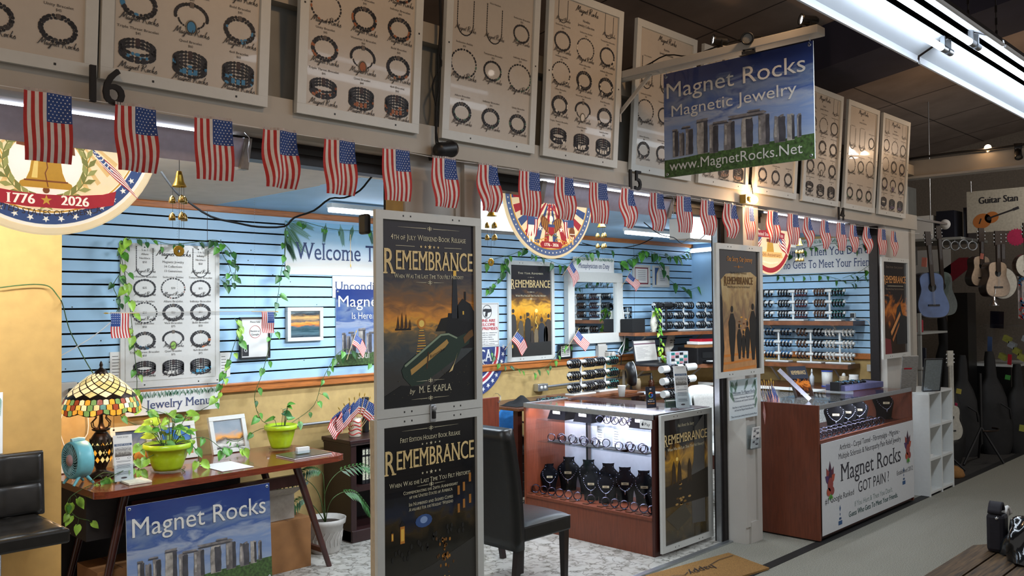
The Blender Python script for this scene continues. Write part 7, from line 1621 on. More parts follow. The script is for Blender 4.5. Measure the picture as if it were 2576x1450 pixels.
def bust(p, face, label, group, s=1.0, chain='bead_silver'):
    p = Vector(p); f = Vector((face[0], face[1], 0)).normalized(); X = f.cross(Vector((0, 0, 1))); X.normalize()
    t = thing('necklace_bust', label, 'necklace display', p, group); m = MB(); H_ = .21 * s
    prof = [(0, .052), (.25, .055), (.45, .066), (.62, .078), (.74, .070), (.82, .044), (.90, .034), (1, .040)]
    def wd(v):
        for (a, w0), (b, w1) in zip(prof, prof[1:]):
            if a <= v <= b: return (w0 + (w1 - w0) * (v - a) / (b - a)) * s
        return prof[-1][1] * s
    def pt(u, v, back=0):
        a = (u - .5) * 2; w = wd(v); d = (.045 * (1 - a * a) + .020 * sin(v * pi)) * s - .055 * s * v * v
        return p + X * (a * w) + f * (d - back) + Vector((0, 0, v * H_))
    m.grid(lambda u, v: pt(u, v), 12, 14, 'velvet'); m.grid(lambda u, v: pt(1 - u, v, .02 * s + .03 * s * (1 - abs(u - .5) * 2)), 12, 14, 'velvet'); m.obox(p + Vector((0, 0, .004)), X * .05 * s, f * .04 * s, Vector((0, 0, .004)), 'velvet'); build('bust', m, t)
    m = MB()
    for i in range(25):
        a = -pi / 2 - 1.35 * pi / 2 * 1.25 + (i / 24) * 1.35 * pi * 1.25 / 1.0; th = pi * (1.05 + .9 * i / 24); u = .5 + .40 * cos(pi - pi * i / 24); v = .92 - .56 * sin(pi * i / 24) ** .8; m.ball(pt(u, v) + f * .005, .0042 * s, chain, 6, 4)
    build('necklace', m, t); m = MB(); m.lathe([(.001, .010), (.004, .008), (.006, -.010), (.001, -.022)], 'bead_silver', pt(.5, .33) + f * .008, 8); build('pendant', m, t)
    m = MB(); c = pt(.5, .58) + f * .008; m.obox(c, X * .024 * s, f * .0008, Vector((0, 0, .008 * s)), 'tag_gold'); m.obox(c + f * .001, X * .012 * s, f * .0004, Vector((0, 0, .0015 * s)), 'bead_black'); build('tag_card', m, t)
QF = (-.8, -.6)
for i, (px, X_, s, w) in enumerate(((1430, 5.30, 1.15, 'second from left, at the back'), (1480, 5.30, 1.15, 'third from left, at the back'), (1530, 5.28, 1.15, 'fourth from left, at the back'), (1572, 5.26, 1.12, 'second from right, at the back'), (1620, 5.26, 1.1, 'rightmost at the back'), (1382, 5.16, .95, 'leftmost, low and upright'), (1487, 5.14, 1.0, 'left of two in front'), (1524, 5.13, 1.0, 'right of two in front'), (1655, 5.12, .95, 'cut off by the right frame'))):
    p = atX(px, 1200, X_); bust((X_, max(p.y, 3.58), FZ + .002), QF if i != 5 else (-.72, -.7), 'black velvet necklace bust in the lit case, %s' % w, 'necklace busts in the case', s)
# bangles
BG = MB(); BG.lathe([(.0275 + .004 * cos(a), .0145 * sin(a)) for a in [2 * pi * i / 12 for i in range(13)]], 'hematite', (0, 0, 0), 28, axis=(1, 0, 0))
bg0 = build('bangle', BG)
def bangle(p, rz, label, group, first=[True], s=1.0):
    if first[0]: o = bg0; first[0] = False
    else: o = bg0.copy(); COL.objects.link(o)
    o.location = p; o.rotation_euler = (0, 0, rz); o.scale = (s, s, s); return tag(o, label, 'bangle', group)
for i, px in enumerate((1348, 1368, 1388, 1408, 1430, 1453, 1487, 1523, 1546, 1570, 1595, 1619, 1640)):
    y = atX(px, 1260, 5.03).y; bangle((5.03, y, FZ + .036), .7, 'shiny dark bangle, %s from the left along the case floor' % ORD[i], 'bangles along the case floor', s=1.05)
    m = MB(); m.obox((4.985, y + .012, FZ + .004), (.012, 0, 0), (0, .022, 0), (0, 0, .004), 'walnut'); tag(build('price_block', m), 'small brown price block, %s from the left along the case front' % ORD[i], 'price tag', 'price blocks in the case')
for i in range(16):
    y = 4.54 - .055 * i - (.10 if i > 9 else 0); bangle((5.09 + .05 * (i % 2), y, .661 + .034), .6 + .2 * (i % 3), 'shiny dark bangle, %s from the left on the middle glass shelf' % ORD[i], 'bangles on the glass shelf')
for i, y in enumerate((4.56, 4.28, 4.02, 3.86)): m = MB(); m.box(5.065, y - .22, .661, 5.17, y - .0, .666, 'black_matte'); tag(build('display_pad', m), 'thin black display pad, %s from left on the middle shelf' % ORD[i], 'pad', 'black pads on the glass shelf')
for i, px in enumerate((1507, 1548)): p = atX(px, 1118, 5.19); S = Sheet((5.2, p.y + .035, .662), (-.2, -1, 0), (.1, 0, 1), .075, .14); t = wall_sign('price_card', 'white price card on the middle shelf, %s of two' % ('left', 'right')[i], S, 'paper', 'card'); S.rect(0, 0, .075, .14, 'paper', 0); [S.rect(.012, .02 + .018 * k, .063 - .006 * (k % 2), .024 + .018 * k, ink('55555c'), 1) for k in range(6)]; build('card', S.mb, t)
for i, y in enumerate((4.50, 4.24, 3.72)):
    t = thing('ring_ramp', 'black velvet ramp with a white tag under the glass top, %s from left' % ORD[i], 'display ramp', (5.2, y, .83), 'velvet ramps under the top'); m = MB(); m.prism([(5.10, y + .09, .832), (5.10, y - .09, .832), (5.12, y - .075, .90), (5.12, y + .075, .90)], (.16, 0, 0), 'velvet'); build('ramp', m, t); m = MB(); m.obox((5.105, y, .885), (.003, 0, -.002), (0, .035, 0), (0, 0, .010), 'paper'); build('tag_card', m, t)
for i in range(9): bangle((5.13 + .08 * (i % 2), 4.10 - .036 * i, .865), .9, 'shiny dark bangle, %s from left on the shelf under the glass top' % ORD[i], 'bangles under the glass top', s=.95)
for k, (i, y) in enumerate(((0, 4.35), (1, 4.12), (2, 3.9), (3, 3.62))):
    for j in range(3): o = hang_bracelet(('grey', 'dark', 'blue')[(i + j) % 3], (5.30 + .018 * j, y + .02 * (j % 3), .87), rnd.uniform(0, 3), 'dark bracelet lying in %s pile from left under the glass top' % ORD[k], 'bracelet piles under the glass top'); o.rotation_euler = (0, pi / 2 - .3, rnd.uniform(0, 3))
S = Sheet((AX - .009, 3.60, .865), (0, -1, 0), (0, 0, 1), .10, .055); t = wall_sign('pay_card', 'white mobile payment card taped to the case corner', S, 'paper', 'card'); S.rect(0, 0, .10, .055, 'paper', 0); S.disc(.024, .026, .0085, .010, BK, 1, 16); S.disc(.028, .040, .003, .005, BK, 1, 8); S.text('Pay', .063, .017, .022, BK, 1); build('card', S.mb, t)
S = Sheet((4.985, AY - .022, .02), (1, 0, 0), (0, 0, 1), .645, .935); rem_poster(S, 'harbour', 'white framed book poster leaning on the end of the display case')
# on top of the case
S = Sheet((5.255, 3.76, TZ + .004), (.9, -.3, 0), (.05, .1, 1), .085, .155); t = wall_sign('review_stand', 'black tap to review stand with a coloured G on the case top', S, mat('stand_black', '1a1c28', .3), 'sign')
for a0, a1, c in ((.15, 1.2, 'c83a2c'), (1.2, 2.6, 'd8a02c'), (2.6, 4.2, '3a9a50'), (4.2, 6.1, '3a6ac8')): S.ring(.042, .095, .020, .013, ink({'c83a2c': 'c83a2c'}.get(c, c)), 1, 8, a0 + .4, a1 + .4)
S.rect(.044, .0915, .062, .098, ink('3a6ac8'), 2); S.ring(.042, .128, .014, .010, 'paper', 1, 10, .7, 2.4); S.ring(.042, .128, .008, .004, 'paper', 1, 8, .7, 2.4); [S.star(.026 + .008 * k, .062, .004, GLOW, 1) for k in range(5)]; S.text('Review us', .042, .045, .010, 'paper', 1); S.text('on Google', .042, .028, .010, OR, 1); build('stand', S.mb, t)
S = Sheet((5.33, 3.66, TZ + .004), (.9, -.3, 0), (.0, .05, 1), .11, .07); t = acrylic_holder('card_holder', 'small clear holder with a business card on the case top', S, 0, .11, .07, .03); m = MB(); S.slab(.005, .004, .105, .065, .006, .01, mat('card_scene', '3a4a3a', .4), m); build('cards', m, t); S.new(); S.rect(.008, .05, .10, .058, 'paper', 18); [S.rect(.03 + .014 * k, .014, .038 + .014 * k, .04, ink('2a2a2a'), 18) for k in range(5)]; build('card_print', S.mb, t)
brochure_stand((5.385, 3.60, TZ + .004), (.85, -.35, 0), 'tall shop brochures standing on the case top', 3, .11, .30)
# ================================================================== SIDE WALL: SIGN, SHELVES, BENCH
S = Sheet((XR - .022, 4.86, 2.03), (0, -1, 0), (0, 0, 1), 1.37, .36); t = wall_sign('slogan_sign', 'wide white slogan sign about meeting your friends on the side wall', S); S.rect(0, 0, S.w, S.h, 'paper', 0); palm_fringe(S, S.h, 40, .06, 9); build('card', S.mb, t); S.new(); TB = ink('33436a'); S.text("If You Hurt & Then You Don't", .66, .185, .085, TB, 4, serif=True, width=1.16); S.text('Guess Who Gets To Meet Your Friends', .68, .055, .085, TB, 4, serif=True, width=1.30); build('lettering', S.mb, t)
vine('pothos vine draped over the slogan sign on the side wall', [[atX(a, b, 8.82) for a, b in ((1990, 640), (2020, 625), (2060, 618), (2100, 612), (2140, 625), (2180, 610), (2215, 602), (2225, 640), (2190, 665), (2160, 685), (2120, 700))]], 22, .07, ('leaf_dark', 'leaf'), 101); vine('pothos vine with long bare stems under the slogan sign', [[atX(a, b, 8.84) for a, b in ((1950, 690), (1990, 695), (2050, 690), (2100, 700), (2140, 712), (2180, 690), (2222, 668))]], 14, .06, ('leaf_dark', 'leaf'), 111)
for z, lb in ((1.53, 'upper dark wooden shelf of bracelet stands on the side wall'), (1.095, 'lower dark wooden shelf of bracelet stands on the side wall')):
    t = thing('wall_shelf', lb, 'shelf', (8.75, 4.2, z)); m = MB(); m.box(8.60, 3.66 if z > 1.3 else 3.72, z - .045, 8.885, 5.0, z, 'walnut'); m.box(8.595, 3.66 if z > 1.3 else 3.72, z - .043, 8.60, 5.0, z - .002, 'walnut_edge'); build('board', m, t)
    for y in (3.9, 4.6): m = MB(); m.bar((8.88, y, z - .05), (8.66, y, z - .05), .03, .012, 'paint_white'); m.bar((8.88, y, z - .2), (8.70, y, z - .055), .014, .014, 'paint_white'); build('bracket', m, t)
KU = [[('dark', 'red'), ('dark', 'red'), ('dark', 'red')], [('brown', 'teal'), ('brown', 'teal'), ('brown', 'teal')], [('grey', 'grey'), ('grey', 'dark'), ('grey', 'grey')]]
for i, (y, lb) in enumerate(((4.36, 'middle'), (3.96, 'right'), (4.74, 'left'))): tbar((8.74, y, 1.53), -pi / 2, 'white bracelet stand, %s one on the upper side shelf' % lb, 'the %s stand of the upper side shelf' % lb, KU[i], .34, per=4 if i < 2 else 2, h=.34)
KL = [[('blue', 'blue')] * 3, [('brown', 'dark')] * 3, [('zebra', 'zebra')] * 3, [('dark', 'blue')] * 3]
for i, (y, lb) in enumerate(((4.53, 'second from left'), (4.17, 'third from left'), (3.86, 'rightmost')  )): tbar((8.74, y, 1.095), -pi / 2, 'white bracelet stand, %s on the lower side shelf' % lb, 'the %s stand, lower side shelf' % lb, KL[i], .32, per=3, h=.36)
CP = Vector((8.80, 3.66, 1.53)); CP = atX(2146, 798, 8.76); t = thing('security_camera', 'small white camera with a black face at the shelf end', 'camera', CP); m = MB(); m.lathe([(.001, .002), (.03, .002), (.03, .008), (.01, .012), (.008, .03), (.001, .03)], 'white_gloss', (CP.x, CP.y, 1.53), 18); build('stand', m, t); m = MB(); m.obox((CP.x, CP.y, 1.585), (.02, 0, 0), (0, .026, 0), (0, 0, .028), 'white_gloss'); build('body', m, t, bevel=.01); m = MB(); m.obox((CP.x - .021, CP.y, 1.585), (.002, 0, 0), (0, .021, 0), (0, 0, .022), 'black_plastic'); build('lens_face', m, t, bevel=.008)
cable('white_cable', 'white cable hanging from the little camera down the blue wall', [(8.78, CP.y - .02, 1.55), (8.86, 3.62, 1.53), (8.87, 3.58, 1.40), (8.87, 3.50, 1.25), (8.87, 3.42, 1.18)], .005, 'paper')
t = thing('side_bench', 'white edged work bench along the side wall behind the glass counter', 'bench', (8.5, 4.2, 0)); m = MB(); m.box(8.22, 3.42, .845, 8.88, 5.2, .88, 'walnut'); m.box(8.21, 3.42, .848, 8.22, 5.2, .878, 'white_gloss'); build('top', m, t)
for y in (3.45, 4.3, 5.15): m = MB(); m.box(8.26, y, 0, 8.30, y + .04, .845, 'white_gloss'); build('leg', m, t)
m = MB(); m.box(8.30, 3.5, .5, 8.31, 5.1, .82, mat('lattice', 'b4b4b0', .6, var=.3, scale=120)); build('lattice_panel', m, t)
mat('thread', 'c4c4c0', .5, var=.1, scale=120, stretch=(1, 1, 6))
for i, (y, h, c_, lb) in enumerate(((4.19, .13, 'black_plastic', 'spool of white cord with a dark cap on the side bench'), (3.89, .15, mat('spool_blue', '2a4aa8', .4), 'spool of white cord with blue ends on the side bench'))):
    t = thing('cord_spool', lb, 'spool', (8.5, y, .88)); m = MB(); m.lathe([(.001, .008), (.052, .008), (.052, h), (.001, h)], 'thread', (8.5, y, .88), 24); build('cord', m, t); m = MB()
    for z in (0, h): m.lathe([(.001, z), (.056, z), (.056, z + .008), (.001, z + .008)], c_, (8.5, y, .88), 24)
    build('flanges', m, t)
for i, (y, r, h, c_, nm, lb) in enumerate(((4.05, .022, .13, 'clear_plastic', 'squeeze_bottle', 'small clear squeeze bottle between the two cord spools'), (3.72, .042, .11, 'jar_pale', 'glass_jar', 'clear glass jar right of the blue ended spool'), (3.62, .045, .13, 'paper', 'plastic_bag', 'white bagged spool beside the glass jar'), (3.50, .045, .09, 'black_plastic', 'pencil_cup', 'black mesh cup at the right end of the side bench'))):
    t = thing(nm, lb, nm.split('_')[1], (8.5, y, .88)); m = MB(); m.lathe([(.001, 0), (r, 0), (r * 1.05, h * .7), (r * (.5 if i < 1 else .95), h * .85), (r * (.3 if i < 1 else 1.0), h), (.001, h)], c_, (8.5, y, .881), 18); build('body', m, t)
    if i < 2: m = MB(); m.lathe([(.001, h), (r * .5, h), (r * .3, h * 1.25), (.001, h * 1.3)], 'white_gloss', (8.5, y, .881), 12); build('cap', m, t)
t = thing('small_box', 'small white packet box on the side bench between spools', 'box', (8.45, 4.12, .88)); m = MB(); m.box(8.42, 4.08, .88, 8.46, 4.16, .95, 'paper'); m.box(8.418, 4.09, .92, 8.42, 4.15, .935, 'bead_teal'); build('carton', m, t)
m = MB(); m.box(8.86, 3.50, 1.02, 8.885, 3.64, 1.09, 'paint_white'); tag(build('wall_box', m, bevel=.004), 'white wall box under the lower side shelf end', 'box')
# ================================================================== GLASS COUNTER WITH THE BIG SIGN
CX0, CX1, CY0, CY1, CT, CD = 6.04, 7.845, 2.835, 3.34, .975, .70
t = thing('glass_counter', 'reddish brown glass topped counter with the white shop sign on its front', 'counter', (6.94, 3.1, 0))
for x in (CX0, CX1 - .02): m = MB(); m.box(x, CY0, .012, x + .02, CY1, CT - .012 if x > 7 else CT, 'case_brown'); build('end_panel', m, t)
m = MB(); m.box(CX0 + .02, CY0 + .012, .02, CX1 - .02, CY1, CD - .02, 'case_dark'); m.box(CX0 + .02, CY0, CD - .005, CX1 - .02, CY1, CD, 'case_dark'); m.box(CX0 + .02, CY0 - .001, .70, CX1 - .02, CY0 + .02, .722, 'case_brown'); m.box(CX0 + .02, CY0 + .03, 0, CX1 - .02, CY1 - .02, .02, 'black_plastic'); build('cabinet', m, t)
m = MB(); m.box(CX0 + .02, CY0 + .003, .722, CX1 - .02, CY0 + .007, CT - .028, PANE); build('front_glass', m, t); m = MB(); m.box(CX0 + .02, CY0 + .01, CT - .006, CX1 - .02, CY1 - .02, CT, PANE); build('top_glass', m, t); m = MB(); m.box(CX0 + .02, CY0 - .004, CT - .03, CX1 - .02, CY0 + .012, CT + .003, 'alu'); build('rim', m, t, bevel=.002)
m = MB(); m.box(CX0 + .05, CY0 + .014, CT - .026, CX1 - .6, CY0 + .026, CT - .016, 'led_strip'); build('light_strip', m, t); area_light('counter_light', (6.7, CY0 + .04, CT - .035), 1.2, .02, 9, (.82, .88, 1.0), (6.7, CY0 + .3, .72))
S = Sheet((CX0 + .02, CY0 - .006, .045), (1, 0, 0), (0, 0, 1), 1.765, .655); t2 = thing('counter_sign', 'white Magnet Rocks Got Pain sign on the counter front', 'sign', S.P(.9, 0)); S.slab(0, 0, S.w, S.h, 0, .004, mat('sign_white', 'c9cacb', .4, var=.01)); build('panel', S.mb, t2); S.new(); z = 8; DB = ink('23222c'); w = S.w
S.text('Arthritis - Carpal Tunnel - Fibromyalgia - Migraine -', w * .50, .575, .042, DB, z, width=w * .66); S.text('Multiple Sclerosis & Neuropathy Pain Relief Jewelry', w * .50, .510, .042, DB, z, width=w * .68); S.text('Magnet Rocks', w * .505, .345, .125, DB, z, serif=True, width=w * .66); S.text('GOT PAIN ?', w * .52, .215, .082, DB, z, width=w * .34)
S.text('Established 2012', w * .885, .235, .036, DB, z, width=w * .20); S.text('#1 Google Ranked', w * .165, .215, .042, DB, z, width=w * .28); S.text("If You Hurt & Then You Don't.", w * .52, .120, .040, ink('7a8a86'), z, width=w * .42); S.text('Guess Who Gets To Meet Your Friends.', w * .52, .058, .040, ink('1f4a48'), z, width=w * .54, bold=.001); build('lettering', S.mb, t2); S.new()
for u, v, sc in ((.075, .36, 1.0), (.925, .43, .95)):
    u *= w; c = [ink('3a1a34'), ink('5a2436'), ink('8a3a34'), ink('a8482c'), ink('4a2a5a')]
    for i, (a, L) in enumerate(((90, .16), (62, .13), (118, .13), (35, .10), (145, .10), (90, .10))): a = radians(a); b = .026 * sc; S.poly([(u - b * sin(a) * -1, v - b * cos(a)), (u + L * .6 * sc * cos(a) + b * sin(a), v + L * .6 * sc * sin(a) - b * cos(a)), (u + L * sc * cos(a), v + L * sc * sin(a)), (u + L * .6 * sc * cos(a) - b * sin(a), v + L * .6 * sc * sin(a) + b * cos(a)), (u - b * sin(a), v + b * cos(a))], c[i % 5], z + i * .5)
    S.disc(u, v - .01, .045 * sc, .05 * sc, c[2], z + 4, 14); S.disc(u - .03, v - .06, .032 * sc, .03 * sc, c[3], z + 4, 12); S.disc(u + .03, v - .06, .032 * sc, .03 * sc, c[2], z + 4.5, 12)
    for a in (-50, -90, -130): leaf_art(S, u, v - .08, .055, radians(a), ink('5a9a2c') if a != -90 else ink('2a6a3a'), z + 5)
for u, v in ((.165, .05), (.87, .16)):
    u *= w; S.poly([(u, v + .125), (u + .012, v + .10), (u, v + .075), (u - .012, v + .10)], ink('1f4a78'), z); S.poly([(u - .004, v + .07), (u + .006, v + .06), (u, v + .045), (u - .01, v + .055)], ink('1f4a78'), z); S.text('BBB', u, v + .018, .016, ink('1f4a78'), z, bold=.001); S.rect(u - .032, v - .02, u + .032, v + .01, ink('1f4a78'), z)
build('emblems', S.mb, t2)
for i, px in enumerate((2107, 2137, 2165)): p = atY(px, 1060, 3.02); bust((p.x, 3.04, CD + .002), (-.85, -.5), 'black necklace bust in the glass counter, %s from left' % ORD[i], 'busts in the glass counter', 1.08)
p = atY(2232, 1010, 3.02); bust((p.x, 3.05, CD + .002), (-.75, -.65), 'grey necklace bust at the right end of the glass counter', None, 1.15)
for r_ in range(2):
    for i in range(14): bangle((6.2 + .088 * i, 2.915 + .075 * r_, CD + .036), .75, 'silver blue bangle, %s from left in the %s row of the glass counter' % (ORD[i], ('front', 'back')[r_]), 'bangles in the glass counter', s=1.05)
for i in range(14): m = MB(); m.obox((6.22 + .088 * i, 2.868, CD + .003), (.03, 0, 0), (0, .008, 0), (0, 0, .003), 'tag_gold'); tag(build('price_block', m), 'tan price strip, %s from left under the counter bangles' % ORD[i], 'price tag', 'price strips in the glass counter')
S = Sheet((6.46, 3.20, CT + .004), (.87, -.5, 0), (.12, .38, 1), .155, .25); t = thing('book', 'dark covered book displayed leaning on the glass counter', 'book', S.P(.08, 0)); S.slab(0, 0, .155, .25, -.022, -.002, 'paper'); build('pages', S.mb, t); S.new(); S.slab(-.002, -.002, .157, .252, -.002, 0, 'book_dark'); S.slab(-.002, -.002, .157, .252, -.025, -.022, 'book_dark'); S.slab(-.003, -.002, 0, .252, -.025, 0, 'book_dark'); remembrance(Sheet(S.o, S.U, S.V, .155, .25), 'rays', 0, 0, .155, .25) if 0 else None
S.mb.add([S.P(.006, .006, 1), S.P(.149, .006, 1), S.P(.149, .15, 1), S.P(.006, .15, 1)], [(0, 1, 2, 3)], 'dark_rays', False, [(0, .1), (1, .1), (1, .62), (0, .62)]); S.rect(.0, .15, .155, .25, ink('1a2436'), 1); S.text('REMEMBRANCE', .077, .185, .03, G, 2, serif=True, width=.13); S.text('M. E. KAPLA', .077, .018, .010, PALE, 2, serif=True); build('cover', S.mb, t); m = MB(); b = S.P(.0, .0) ; m.bar(S.P(.03, .2) - S.N * .03, Vector((6.52, 3.30, CT + .006)), .02, .004, clr); m.box(6.44, 3.1, CT + .0015, 6.62, 3.28, CT + .0035, clr); build('easel', m, t)
m = MB(); m.bar((6.30, 3.02, CT + .012), (6.17, 3.20, CT + .235), .012, .03, mat('lit_card', 'c4c8dc', .5)); tag(build('stand_leg', m), 'pale acrylic stand leg slanting left of the book on the counter', 'card')  # narrow bar for the acrylic stand leg, seen edge-on
for k in range(7): stick_flag((6.12 + .01 * k, 3.26, .80), (6.06 + .035 * k, 3.30, 1.09 + .01 * (k % 3)), (-.5 + .1 * k, -.4, -.8), .15, .10, 'small stick flag bundled behind the slim pillar, %s from left' % ORD[k], 'flags behind the slim pillar', seed=140 + k, droop=.3)
m = MB(); m.lathe([(.001, 0), (.05, 0), (.05, .14), (.046, .14), (.046, .01), (.001, .01)], 'paper', (6.15, 3.40, .80), 16); m.box(6.09, 3.36, 0, 6.21, 3.46, .80, 'white_gloss'); tag(build('flag_holder', m), 'white holder for the bundled flags behind the counter', 'holder')
t = thing('velvet_tray', 'blue grey velvet tray of loose bracelets on the glass counter', 'tray', (7.4, 3.15, CT)); m = MB(); m.obox((7.44, 3.16, CT + .028), (.30, -.04, 0), (.012, .09, 0), (0, 0, .025), mat('tray_blue', '4a4a6c', .8)); build('tray', m, t, bevel=.006); m = MB(); m.obox((7.14, 3.19, CT + .04), (.03, 0, 0), (0, .04, 0), (0, 0, .036), 'black_matte'); build('end_block', m, t)
for i in range(11): o = hang_bracelet(('blue', 'teal', 'grey', 'dark')[i % 4], (7.20 + .032 * i, 3.185 - .0043 * i + .03 * (i % 2), CT + .062), 0, 'loose beaded bracelet lying in the velvet tray on the glass counter', 'bracelets in the velvet tray'); o.rotation_euler = (0, pi / 2 - .1, rnd.uniform(0, 3))
# ================================================================== CUBE SHELF AND THE GUITAR SHOP BEYOND
t = thing('cube_shelf', 'white cube shelf with six open compartments beside the glass counter', 'shelf', (8.43, 2.95, 0)); QX0, QX1, QY0, QY1, QH = 8.11, 8.73, 2.79, 3.10, .915
m = MB()
for x in (QX0, (QX0 + QX1) / 2 - .01, QX1 - .02): m.box(x, QY0, 0, x + .02, QY1, QH - .02, 'white_gloss')
build('upright', m, t); m = MB()
for z in (.02, .31, .60, QH - .02): m.box(QX0 + .003, QY0 + .003, z, QX1 - .003, QY1 - .008, z + .02 - .001 * (z > .8), 'white_gloss')
build('shelf_board', m, t); m = MB(); m.box(QX0, QY1 - .005, 0, QX1, QY1, QH, mat('back_grey', '9a9a98', .6)); build('back_panel', m, t)
for x, z, w, h, c, lb in ((8.16, .62, .05, .24, 'stand_black', 'dark booklet standing in the upper left cube'), (8.50, .62, .14, .23, 'paper', 'white leaflet standing in the upper right cube'), (8.46, .33, .12, .17, 'clear_plastic', 'clear plastic holder in the middle right cube')):
    m = MB(); m.box(x, 2.86, z, x + w, 2.88 if w < .1 else 2.87, z + h, c); m.box(x + w * .3, 2.858, z + h * .3, x + w * .6, 2.86, z + h * .65, 'bead_grey'); tag(build('leaflet', m), lb, 'leaflet')
m = MB(); m.box(8.16, 2.84, .331, 8.34, 3.0, .345, 'paper'); tag(build('paper_stack', m), 'flat white papers in the lower left cube', 'paper')
mat('foil_glass', 'aab4bc', .12, metal=.8, bump=.8, scale=60); mat('grey_board', '8a8680', .6, var=.15, stretch=(1, 1, 8))
S = Sheet((8.16, 2.86, QH + .002), (.85, -.5, 0), (-.22, -.12, .45), .19, .34); t = thing('textured_panel', 'shiny silver textured panel with dark rim leaning on the cube shelf', 'panel', S.P(.1, 0)); S.slab(0, 0, .19, .34, -.012, 0, 'foil_glass'); build('panel', S.mb, t); m = MB(); S.frame(m, .008, .003, 'frame_black', .014); build('rim', m, t)
S = Sheet((7.93, 2.96, QH - .0), (.85, -.5, 0), (-.28, -.14, .45), .16, .40); S.slab(0, 0, .16, .40, -.02, -.008, 'grey_board'); S.slab(.02, .26, .10, .275, -.008, -.006, 'red_pack'); tag(build('leaning_board', S.mb), 'greyish printed board leaning between counter and cube shelf', 'board')
t = thing('glass_trophy', 'small clear glass ball on a black block on the cube shelf', 'trophy', (8.42, 2.85, QH)); m = MB(); m.box(8.38, 2.82, QH, 8.47, 2.89, QH + .03, 'black_plastic'); build('block', m, t); m = MB(); m.ball((8.425, 2.855, QH + .065), .035, 'clear_plastic', 14, 8); build('ball', m, t)
# ---- guitars
def guitar(c, face, L, cols, label, depth=.10, neck=.62, waist=.72, tilt=0.0, rnd_body=False, name='guitar', group='hanging instruments'):
    """c = bottom of the body; face = direction the top looks"""
    body, top, nk = cols; f = Vector((face[0], face[1], 0)).normalized(); X = Vector((0, 0, 1)).cross(f) * -1; X.normalize(); Z = (Vector((0, 0, 1)) + X * tilt).normalized(); c = Vector(c)
    t = thing(name, label, name, c, group); P = lambda u, v, d: c + X * u + Z * v + f * d
    W_ = L * .40
    if rnd_body: out = [(L * .5 * cos(a), L * .5 + L * .5 * sin(a)) for a in [2 * pi * i / 32 for i in range(32)]]
    else:
        h = [(0, .0), (.5, .01), (.82, .06), (.98, .18), (1.0, .30), (.88, .44), (waist, .57), (.70, .66), (.76, .80), (.70, .92), (.45, .985), (0, 1.0)]
        out = [(W_ * a, L * b) for a, b in h] + [(-W_ * a, L * b) for a, b in h[-2:0:-1]]
        for _ in range(2): out = [q for i in range(len(out)) for q in ((out[i][0] * .75 + out[(i + 1) % len(out)][0] * .25, out[i][1] * .75 + out[(i + 1) % len(out)][1] * .25), (out[i][0] * .25 + out[(i + 1) % len(out)][0] * .75, out[i][1] * .25 + out[(i + 1) % len(out)][1] * .75))]
    m = MB(); m.prism([P(u, v, -depth) for u, v in out], f * (depth - .004), body); build('body', m, t); m = MB(); m.prism([P(u * .97, L * .5 + (v - L * .5) * .97, -.004) for u, v in out], f * .005, top); build('soundboard', m, t)
    if not rnd_body:
        m = MB(); m.lathe([(.001, 0), (L * .1, 0)], 'black_matte', P(0, L * .67, .002), 20, axis=f); build('sound_hole', m, t)
    m = MB(); m.obox(P(0, L * .28, .004), X * L * .14, Z * L * .02, f * .005, 'black_plastic'); build('bridge', m, t)
    m = MB(); m.obox(P(0, L * .72 + neck * .5, .008), X * .024, Z * (neck * .5 + L * .02), f * .010, nk); build('neck', m, t); m = MB(); m.obox(P(0, L * .74 + neck + .07, .0), X * .034, Z * .08, f * .008, nk)
    build('headstock', m, t); m = MB()
    for k in range(3):
        for s in (-1, 1): m.ball(P(s * .045, L * .74 + neck + .03 + .04 * k, 0), .010, 'alu', 6, 4)
    build('tuning_pegs', m, t); m = MB()
    for k in range(4): m.tube([P(-.012 + .008 * k, L * .28, .012), P(-.012 + .008 * k, L * .74 + neck, .020)], .0008, 'alu', 4)
    build('strings', m, t); return t
mat('gt_blue', '10142c', .2, coat=.6); mat('gt_bluetop', '4a6290', .25, coat=.6, var=.2, scale=4); mat('gt_dark', '2a1a14', .3, coat=.4); mat('gt_nat', 'a8927c', .35, coat=.4); mat('gt_green', '5a6660', .25, coat=.5); mat('gt_neck', '2c2018', .4); mat('gt_white', 'b4b0a4', .35)
guitar((10.0, 3.36, 1.54), (-.55, -.85), .50, ('gt_blue', 'gt_bluetop', 'gt_neck'), 'dark blue acoustic guitar hanging at the front of the guitar shop', .12, .42, tilt=.08); guitar((10.5, 3.43, 1.56), (-.5, -.9), .50, ('gt_green', 'gt_green', 'gt_neck'), 'greenish guitar hanging right behind the dark blue one', .05, .50, tilt=.06); guitar((10.5, 3.03, 1.88), (-.55, -.85), .34, ('gt_dark', 'gt_nat', 'gt_neck'), 'small natural top guitar hanging under the shop sign', .10, .24); guitar((10.5, 2.87, 1.76), (-.55, -.85), .39, ('gt_dark', 'gt_nat', 'gt_neck'), 'natural top guitar hanging right of the small one', .11, .28)
guitar((10.9, 2.93, 1.74), (-.6, -.8), .36, ('gt_dark', 'gt_white', 'gt_neck'), 'round white banjo hanging behind the natural guitar', .07, .35, rnd_body=True, name='banjo'); guitar((10.6, 2.62, 1.97), (-.6, -.8), .25, ('gt_dark', 'gt_white', 'gt_neck'), 'small round banjo hanging at the right edge', .06, .25, rnd_body=True, name='banjo'); guitar((9.55, 3.07, .30), (-.5, -.85), .36, ('gt_white', 'gt_white', 'gt_white'), 'white slim guitar standing on the floor beside the cube shelf', .04, .50, group=None)
